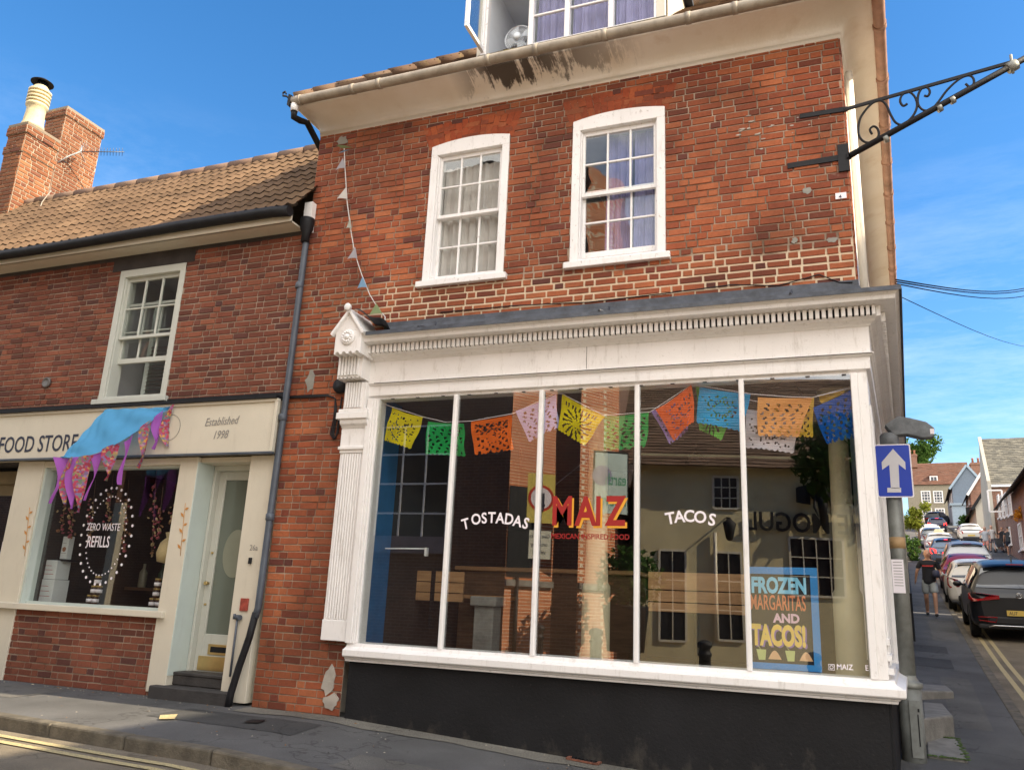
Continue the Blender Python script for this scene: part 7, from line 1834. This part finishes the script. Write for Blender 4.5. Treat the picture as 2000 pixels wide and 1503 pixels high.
SUVP = [  # x, bottom z, half width low, belt z, half width belt, roof z, half width roof
    (0.00, .42, .70, .86, .72, .90, .70), (.05, .30, .84, .95, .86, .99, .80), (.14, .26, .90, 1.02, .90, 1.08, .84), (.26, .24, .91, 1.04, .91, 1.32, .76), (.42, .24, .92, 1.04, .915, 1.53, .68), (.60, .22, .92, 1.04, .92, 1.62, .66),
    (1.2, .22, .92, 1.02, .92, 1.66, .66), (2.0, .22, .92, 1.0, .92, 1.65, .66), (2.6, .22, .92, .98, .92, 1.57, .65), (3.05, .22, .92, .97, .915, 1.24, .72), (3.3, .22, .92, .97, .90, 1.03, .80), (3.9, .24, .91, .94, .88, .97, .78), (4.2, .28, .86, .84, .82, .86, .74), (4.33, .36, .72, .70, .68, .72, .62)]
HATCH = [(x * .93, a, b_ * .93, c * .93, d * .93, e * .89, f * .95) for x, a, b_, c, d, e, f in SUVP]
SALOON = [(0.0, .42, .68, .78, .70, .82, .68), (.06, .28, .82, .88, .84, .92, .78), (.3, .22, .88, .93, .88, .98, .80), (.6, .22, .89, .93, .89, 1.02, .76), (.85, .22, .89, .92, .89, 1.24, .68), (1.3, .22, .89, .91, .89, 1.40, .62), (1.9, .22, .89, .91, .89, 1.43, .62), (2.4, .22, .89, .90, .89, 1.38, .62), (2.95, .22, .89, .90, .88, 1.08, .70), (3.2, .22, .88, .90, .87, .95, .76), (3.9, .24, .87, .84, .85, .88, .74), (4.25, .30, .80, .74, .77, .76, .68), (4.38, .38, .66, .62, .62, .64, .56)]
def car(name, label, P, paint, plate=None, lit=False, detail=1, rack=False, taxi=False, antenna=False, fog=False, lampz=None):
    e = empty(name, (0, 0, 0), label, 'car', 'cars parked and queueing up the side street')
    secs = []
    for x, zb_, w, bz, wb, rz, wr in P:
        cab = rz - bz > .12
        half = [(0, zb_), (w * .86, zb_), (w * .985, zb_ + .10), (w, zb_ + .26), (wb * 1.005, bz - .14), (wb * .985, bz), (wr + (wb - wr) * (.18 if cab else .5), bz + (rz - bz) * (.78 if cab else .6)), (wr * .92, rz - (.025 if cab else .0)), (wr * .5, rz + .012), (0, rz + .018)]
        secs.append([(x, y, z) for y, z in half] + [(x, -y, z) for y, z in half[-2:0:-1]])
    n = len(secs[0]); b = MB(); vs = [p for s_ in secs for p in s_]; fs = []
    for i in range(len(secs) - 1):
        for j in range(n): fs.append((i * n + j, i * n + (j + 1) % n, (i + 1) * n + (j + 1) % n, (i + 1) * n + j))
    b.add(vs, fs, 0, True); b.add(secs[0], [tuple(range(n))[::-1]], 0, True); b.add(secs[-1], [tuple(range(n))], 0, True)
    body = b.build('body', paint, e, local=True)
    sm = body.modifiers.new('subdivision', 'SUBSURF'); sm.levels = 2; sm.render_levels = 2
    k = P is SALOON; sc_ = .93 if P is HATCH else 1.0
    cabs = [q for q in P if q[5] - q[3] > .12]
    # rear window: from the belt to the roof over the sloping stations
    r0 = P[2] if not k else P[3]; r1 = P[4] if not k else P[5]
    b = MB()
    def rw(u, v):
        x = r0[0] + .02 + (r1[0] - r0[0]) * v ** .85; z = (r0[5] + .03) + (r1[5] - .05 - r0[5]) * v; w = (r0[6] * .93) + (r1[6] * .93 - r0[6] * .93) * v
        return Vector((x - .045 + .05 * abs(u - .5) ** 2 * 2, (u - .5) * 2 * w, z))
    b.grid(rw, 8, 6); b.build('rear_window', M['carglass'], e, local=True)
    for sd_ in (1, -1):
        b = MB(); cc = cabs[1:]
        lo = [(q[0], sd_ * (q[4] * .985 - .01 + .012), q[3] + .03) for q in cc]; hi = [(q[0], sd_ * (q[6] + (q[4] - q[6]) * .22 + .014), q[3] + (q[5] - q[3]) * .80) for q in cc]
        m_ = len(cc); b.add(lo + hi, [(i, i + 1, m_ + i + 1, m_ + i) for i in range(m_ - 1)], 0, True); b.build('side_windows', M['carglass'], e, local=True)
    wsz = .33 * sc_
    for x in (.80 * sc_, 3.42 * sc_):
        for sd_ in (1, -1):
            w = P[5][2]
            t = MB(); t.lathe([(wsz * .6, -.11), (wsz * .95, -.11), (wsz, -.07), (wsz, .05), (wsz * .95, .085), (wsz * .62, .085)], (x, sd_ * (w - .09), wsz), 22, (0, sd_, 0)); t_ = t.build('wheel', M['tyre'], e, local=True)
            r = MB(); r.lathe([(wsz * .63, .06), (wsz * .60, .075), (wsz * .2, .055), (.0, .06)], (x, sd_ * (w - .09), wsz), 18, (0, sd_, 0)); r.build('rim', M['rim'], t_, local=True)
            a = MB(); a.tube([(x + math.cos(q / 10 * math.pi) * (wsz + .045), sd_ * (w - .035), wsz + math.sin(q / 10 * math.pi) * (wsz + .045)) for q in range(11)], .05, 6); a.build('wheel_arch', M['trim'], e, local=True)
    b0 = P[1]; lz = lampz or (b0[3] - .10); w = b0[4]
    for sd_ in (1, -1):
        b = MB()
        if k: pts = [(.02, .42, lz), (.02, .42, lz + .14), (.10, .80, lz + .15), (.30, .87, lz + .13), (.30, .88, lz + .02), (.10, .83, lz - .0)]
        elif P is HATCH: pts = [(.0, .55, lz - .06), (.02, .58, lz + .14), (.10, .80, lz + .20), (.26, .845, lz + .20), (.22, .855, lz - .02), (.08, .80, lz - .10)]
        else: pts = [(-.03, .36, lz + .03), (-.03, .36, lz + .11), (-.005, .80, lz + .15), (.30, .925, lz + .13), (.27, .93, lz + .0), (.0, .84, lz - .03)]
        b.prism([(x - .03, sd_ * (y + .012), z) for x, y, z in pts], (.12, -sd_ * .01, 0)); b.build('tail_light', M['brake'] if lit else M['tail'], e, local=True, bev=.008)
    b = MB(); b.box(-.035, .06, -.62, .62, .36 * sc_, .52 * sc_); b.box(-.01, .08, -.80, .80, .26, .36 * sc_); b.build('bumper', M['trim'] if P is not SALOON else paint, e, local=True, bev=.03, segs=2)
    if detail:
        b = MB(); pz = .60 if P is not SALOON else .62; b.box(-.05, -.035, -.26, .26, pz - .055, pz + .055); pl = b.build('number_plate', M['plate_y'], e, local=True)
        if plate: b = MB(); b.text(plate, (-.052, .22, pz - .035), (0, -1, 0), (0, 0, 1), .10, 0, .002, .006, 0, 'LEFT', .82); b.build('lettering', M['letter_dark'], pl, local=True)
    for sd_ in (1, -1):
        b = MB(); c = Vector((2.72 * sc_, sd_ * (.99 * sc_ + .02), 1.03 * sc_ if not k else .97)); b.grid(lambda u, v: c + Vector((.06 * math.cos(u * 6.283) * math.sin(v * math.pi), .10 * math.cos(v * math.pi), .075 * math.sin(u * 6.283) * math.sin(v * math.pi))), 12, 8); b.tube([c, c - Vector((0, sd_ * .12, .02))], .025, 6); b.build('wing_mirror', paint, e, local=True)
    if not k:
        b = MB(); b.grid(lambda u, v: Vector((P[4][0] - .12 + .22 * v, (u - .5) * 1.20 * sc_, P[4][5] + .085 * sc_ - .02 * (2 * u - 1) ** 2 + .03 * v)), 10, 3); b.build('spoiler', paint, e, local=True)
        b = MB(); b.box(P[4][0] - .13, P[4][0] - .11, -.16, .16, P[4][5] + .06 * sc_, P[4][5] + .08 * sc_); b.build('high_brake_light', M['brake'] if lit else M['tail'], e, local=True)
    if rack:
        b = MB()
        for sd_ in (1, -1): b.tube([(.75, sd_ * .60, 1.66), (.85, sd_ * .60, 1.72), (2.2, sd_ * .60, 1.71), (2.35, sd_ * .60, 1.64)], .02, 6)
        for x in (1.1, 1.9): b.box(x - .04, x + .04, -.68, .68, 1.73, 1.765)
        b.build('roof_rack', M['trim'], e, local=True)
    if taxi: b = MB(); b.prism([(1.3, -.30, 1.48), (1.3, .30, 1.48), (1.3, .22, 1.68), (1.3, -.22, 1.68)], (.16, 0, 0)); b.build('roof_sign', pm('pale_yellow_roof_sign', (.66, .62, .40), .4, vary=0), e, local=True, bev=.03)
    if antenna: b = MB(); b.prism([(.66, 0, 1.64), (.84, 0, 1.66), (.74, 0, 1.76), (.70, 0, 1.76)], (0, .02, 0)); b.build('roof_fin', M['trim'], e, local=True)
    if fog:
        for sd_ in (1, -1):
            b = MB(); y0, y1 = sd_ * .48, sd_ * .78; lp = [(-.04, y0, .40), (-.03, y1, .43), (-.025, y1 + sd_ * .02, .50), (-.04, y0 - sd_ * .04, .50), (-.04, y0, .40)]; b.tube(lp, .012, 6); b.build('reflector', M['tail'], e, local=True)
        b = MB(); b.tube([(-.05, -.62, .30), (-.055, -.5, .335), (-.055, .5, .335), (-.05, .62, .30)], .014, 6); b.build('bumper_trim', M['chrome2'], e, local=True)
        b = MB(); b.tube([(-.012 + .0, math.cos(a / 18 * 6.283) * .055, .965 + math.sin(a / 18 * 6.283) * .055) for a in range(19)], .007, 5, caps=False)
        for p_, q_ in (((-.035, .965 + .03), (0, .965 - .045)), ((.035, .995), (0, .92)), ((-.015, 1.01), (-.0, .975)), ((.015, 1.01), (0, .975))): b.tube([(-.014, p_[0], p_[1]), (-.014, q_[0], q_[1])], .005, 4)
        b.build('badge', M['chrome2'], e, local=True)
    return e
def park(e, s, t_left, width=1.84, yaw=0.0):
    h = zs(s + 2) + 0; dzds = (zs(s + 3.4) - zs(s + .8)) / 2.6; tc_ = t_left + width / 2; p = ST(s, tc_); zr = zs(s + .8) - .095 - .8 * dzds
    e.location = (p.x, p.y, zr + .004); e.rotation_euler = (0, -math.atan(dzds), math.pi / 2 - SA + R(yaw)); return e
c = car('parked_car', 'black SUV nearest the photographer with a yellow AU7 number plate', SUVP, PAINT['black'], 'AU7', antenna=True, fog=True); park(c, 13.4, t_of(1895, 1200, 13.8))
c = car('parked_car', 'white hatchback with big red tail lamps just ahead of the black SUV', HATCH, PAINT['white']); park(c, 19.9, t_of(1853, 1180, 20.5), 1.72)
c = car('parked_car', 'red saloon ahead of the white hatchback', SALOON, PAINT['red']); park(c, 26.2, t_of(1842, 1150, 27), 1.78)
c = car('parked_car', 'silver SUV with a black roof rack beyond the red saloon', SUVP, PAINT['silver'], rack=True); park(c, 32.6, t_of(1845, 1110, 33), 1.84)
c = car('queueing_car', 'dark hatchback with brake lights glowing behind the walking man', HATCH, PAINT['blue'], lit=True); park(c, 42, t_of(1818, 1090, 42), 1.72)
c = car('queueing_car', 'white taxi with a pale roof sign in the queue', HATCH, PAINT['white'], taxi=True); park(c, 50, t_of(1808, 1080, 50), 1.72)
c = car('queueing_car', 'small silver hatchback between the taxi and the white saloon', HATCH, PAINT['silver']); park(c, 59, t_of(1799, 1065, 59), 1.72)
c = car('queueing_car', 'white saloon farther up the queue', SALOON, PAINT['white']); park(c, 68, t_of(1796, 1055, 68), 1.78)
c = car('queueing_car', 'dark blue hatchback braking near the top of the queue', HATCH, PAINT['navy'], lit=True); park(c, 86, t_of(1814, 1045, 86), 1.72)
c = car('queueing_car', 'black SUV at the head of the queue by the far house', SUVP, PAINT['black']); park(c, 104, t_of(1806, 1030, 104), 1.84, -18)
c = car('parked_car', 'white hatchback standing alone on the right of the street', HATCH, PAINT['white']); park(c, 68, t_of(1874, 1050, 68), 1.72)
c = car('parked_car', 'dark grey car half hidden behind the lone white hatchback', SALOON, PAINT['grey']); park(c, 80, t_of(1908, 1050, 80), 1.78)
# ---------------------------------------------------------------- people
def skin_mesh(name, V_, E_, m, parent, levels=2):
    me = bpy.data.meshes.new('armature'); me.from_pydata([v[:3] for v in V_], E_, []); ob = bpy.data.objects.new('armature', me); COL.objects.link(ob)
    sk = ob.modifiers.new('skin', 'SKIN'); sk.use_smooth_shade = True; sk.branch_smoothing = .3
    lay = me.skin_vertices[0].data
    for i, v in enumerate(V_): r = v[3]; lay[i].radius = (r, v[4] if len(v) > 4 else r)
    lay[0].use_root = True
    ob.modifiers.new('subdivision', 'SUBSURF').levels = levels; ob.modifiers[-1].render_levels = levels
    dg = bpy.context.evaluated_depsgraph_get(); dg.update()
    nm = bpy.data.meshes.new_from_object(ob.evaluated_get(dg)); bpy.data.objects.remove(ob); bpy.data.meshes.remove(me)
    nm.materials.clear(); nm.materials.append(m); nm.polygons.foreach_set('use_smooth', [True] * len(nm.polygons))
    o = bpy.data.objects.new(name, nm); COL.objects.link(o); o.parent = parent; return o
SKIN = pm('skin', (.46, .25, .165), .6, vary=.08); SKIN2 = pm('pale_skin', (.55, .33, .24), .6, vary=.06)
def person(label, loc, yaw, stride=.25, shirt=(.02, .02, .025), trousers=(.3, .32, .33), skirt=None, shoes=(.02, .02, .02), hair=(.12, .08, .05), skin=SKIN, scale=1.0, armL=None, armR=None, longhair=False, logo=None, bald=False):
    e = empty('person', loc, label, 'person'); e.rotation_euler = (0, 0, yaw); e.scale = (scale,) * 3
    # faces +x; joints for a 1.75 m figure
    st_ = stride; hip = .92
    LH, RH = (0, .10, .90), (0, -.10, .90)
    LK, RK = (.05 + st_ * .55, .105, .50), (.05 - st_ * .30, -.105, .49); LA, RA = (st_ * .95, .105, .09), (-st_ * 1.05, -.105, .13)
    sh = 1.42
    aL = armL or ((-.06, .25, 1.16), (.06, .27, .92)); aR = armR or ((.04, -.25, 1.16), (.14, -.26, .93))
    V_ = [(0, 0, .96, .125, .155), (0, 0, 1.10, .105, .14), (0, 0, 1.28, .12, .165), (0, 0, 1.40, .10, .15), (0, 0, 1.49, .052), (.015, 0, 1.56, .075), (.02, 0, 1.64, .098, .082), (.012, 0, 1.71, .085, .075), (.0, 0, 1.75, .045)]
    E_ = [(i, i + 1) for i in range(8)]
    def add(par, pts):
        for p in pts: V_.append(p); E_.append((par, len(V_) - 1)); par = len(V_) - 1
        return par
    add(6, [(.105, 0, 1.625, .020), (.122, 0, 1.605, .013)])                      # nose
    add(6, [(.005, .085, 1.635, .018), (.0, .098, 1.64, .016)]); add(6, [(.005, -.085, 1.635, .018), (.0, -.098, 1.64, .016)])   # ears
    for H, K_, A_ in ((LH, LK, LA), (RH, RK, RA)): add(0, [(*H, .095), ((H[0] + K_[0]) / 2, H[1], (H[2] + K_[2]) / 2, .078), (*K_, .058), ((K_[0] + A_[0]) / 2 - .02, K_[1], (K_[2] + A_[2]) / 2 + .04, .056), (*A_, .038), (A_[0] + .07, A_[1], A_[2] - .045, .036), (A_[0] + .15, A_[1], A_[2] - .06, .028)])
    for sd_, (el, wr) in ((1, aL), (-1, aR)):
        k = add(3, [(0, sd_ * .17, sh, .062), (el[0] * .4, el[1] * .9 if False else sd_ * .215, (sh + el[2]) / 2, .050), (*el, .042), ((el[0] + wr[0]) / 2, (el[1] + wr[1]) / 2, (el[2] + wr[2]) / 2, .038), (*wr, .026)])
        d = (Vector(wr) - Vector(el)).normalized(); side = Vector((1, 0, 0)) if abs(d.x) < .7 else Vector((0, 0, 1)); w = Vector(wr); pm_ = w + d * .05
        k2 = add(k, [(*pm_, .030, .018)])
        for f in range(4): q = pm_ + side * (.028 - .019 * f); add(k2, [(*(q + d * .05), .0095), (*(q + d * (.085 - .008 * abs(f - 1.3)) + Vector((0, -sd_ * .012, 0))), .008)])
        add(k, [(*(w + d * .03 + side * .035), .011), (*(w + d * .065 + side * .045), .009)])
    skin_mesh('body', V_, E_, skin, e)
    # shirt
    V_ = [(0, 0, .80, .150, .185), (0, 0, .92, .155, .188), (0, 0, 1.10, .135, .17), (0, 0, 1.28, .138, .182), (0, 0, 1.40, .112, .165), (0, 0, 1.465, .07)]; E_ = [(i, i + 1) for i in range(5)]
    for sd_, (el, wr) in ((1, aL), (-1, aR)): add(4, [(0, sd_ * .175, sh, .078), (el[0] * .4, sd_ * .215, (sh + el[2]) / 2 + .02, .070), (el[0] * .8, el[1], el[2] + .05, .064)])
    o = skin_mesh('shirt', V_, E_, pm('shirt_cloth', shirt, .9, vary=.12), e)
    if logo:
        b = MB(); b.box(.165, .178, -.14, .12, 1.29, 1.325); b.build('shirt_print', pm('red_print', logo, .8), o, local=True)
    tm = pm('shorts_cloth', skirt or trousers, .9, vary=.12)
    V_ = [(0, 0, 1.02, .138, .168), (0, 0, .90, .135, .165)]; E_ = [(0, 1)]
    for H, K_ in ((LH, LK), (RH, RK)): add(1, [(H[0], H[1] * 1.0, .84, .118), ((H[0] + K_[0]) / 2, H[1], .70, .108), (H[0] * .2 + K_[0] * .85, H[1], .56 if not skirt else .60, .105)])
    skin_mesh('shorts', V_, E_, tm, e)
    for A_ in (LA, RA):
        V_ = [(A_[0] - .03, A_[1], A_[2] - .035, .048), (A_[0] + .06, A_[1], A_[2] - .05, .046), (A_[0] + .16, A_[1], A_[2] - .06, .036)]; skin_mesh('shoe', V_, [(0, 1), (1, 2)], pm('shoe_leather', shoes, .6), e)
    if not bald:
        V_ = [(-.025, 0, 1.60, .075), (-.012, 0, 1.69, .098, .092), (.01, 0, 1.745, .075)]; E_ = [(0, 1), (1, 2)]
        if longhair: V_ += [(-.06, 0, 1.50, .06), (-.06, 0, 1.40, .045)]; E_ += [(0, 3), (3, 4)]
        skin_mesh('hair', V_, E_, pm('hair', hair, .8, vary=.2), e)
    else:
        V_ = [(-.045, 0, 1.60, .06), (-.04, 0, 1.68, .075)]; skin_mesh('hair', V_, [(0, 1)], pm('grey_hair', hair, .8), e)
    for sd_ in (1, -1): b = MB(); b.lathe([(.0, -.009), (.009, 0), (.0, .009)], (.104, sd_ * .032, 1.655), 8); b.build('eye', M['black_iron'], e, local=True)
    b = MB(); b.box(.098, .106, -.024, .024, 1.572, 1.580); b.build('mouth', pm('lips', (.30, .10, .08), .6), e, local=True)
    return e
st0 = SD(1821, 1200, 17.6); z_ = zs(17.6) - .03
man = person('man in a black T-shirt with a red line and grey shorts walking down the pavement', (st0.x, st0.y, z_), -math.pi / 2 - .10, .27, (.012, .013, .018), (.30, .33, .34), hair=(.22, .20, .19), logo=(.45, .03, .03), armR=((.0, -.28, 1.18), (-.10, -.33, .95)), armL=((-.05, .29, 1.17), (.16, .22, 1.04)), bald=True, scale=1.0)
hb = MB(); hb.lathe([(.0, 0), (.07, .01), (.10, .06), (.09, .17), (.05, .2), (.0, .2)], (.20, .17, 1.0), 10); hb.build('bag', pm('dark_blue_bag', (.03, .035, .07), .7), man, local=True)
for (px, py, s, lab, yaw, kw) in [
        (1929, 1093, 51, 'woman in a grey top and pink shorts on the right hand pavement', -1.9, dict(shirt=(.40, .42, .45), trousers=(.50, .24, .20), longhair=True, hair=(.30, .22, .13), skin=SKIN2, stride=.15)),
        (1941, 1082, 54, 'woman in a pale top and dark shorts behind the one in grey', -1.4, dict(shirt=(.55, .53, .52), trousers=(.10, .09, .11), longhair=True, hair=(.36, .27, .16), skin=SKIN2, stride=.12)),
        (1962, 1084, 54, 'person in dark clothes leaning over a pushchair', -1.6, dict(shirt=(.02, .02, .025), trousers=(.02, .02, .03), stride=.1, scale=.93)),
        (1975, 1093, 51, 'man in a charcoal T-shirt and navy shorts seen from behind', 1.4, dict(shirt=(.045, .05, .055), trousers=(.015, .02, .035), shoes=(.5, .45, .4), stride=.12))]:
    p = SD(px, py, s); p.z = zs(s) + .02; person(lab, p, yaw, **kw)
p = SD(1955, 1085, 53.5); p.z = zs(53.5) + .02
pc2 = empty('pushchair', p, 'black pushchair on the right hand pavement between the walkers', 'pushchair'); b = MB(); b.prism([(p.x - .2, p.y - .3, p.z + .35), (p.x - .2, p.y + .35, p.z + .45), (p.x - .2, p.y + .3, p.z + .95), (p.x - .2, p.y + .1, p.z + .9), (p.x - .2, p.y, p.z + .55)], (.4, 0, 0)); b.build('seat', M['trim'], pc2)
for dx_ in (-.25, .25):
    for dy_ in (-.3, .35): b = MB(); b.lathe([(.12, -.02), (.13, 0), (.12, .02)], (p.x + dx_, p.y + dy_, p.z + .13), 14, (1, 0, 0)); b.build('wheel', M['tyre'], pc2)
b = MB()
for dx_ in (-.22, .22): b.tube([(p.x + dx_, p.y - .3, p.z + .13), (p.x + dx_, p.y + .2, p.z + .6), (p.x + dx_, p.y + .55, p.z + 1.0)], .014, 6)
b.tube([(p.x - .22, p.y + .55, p.z + 1.0), (p.x + .22, p.y + .55, p.z + 1.0)], .014, 6); b.build('frame', M['chrome2'], pc2)
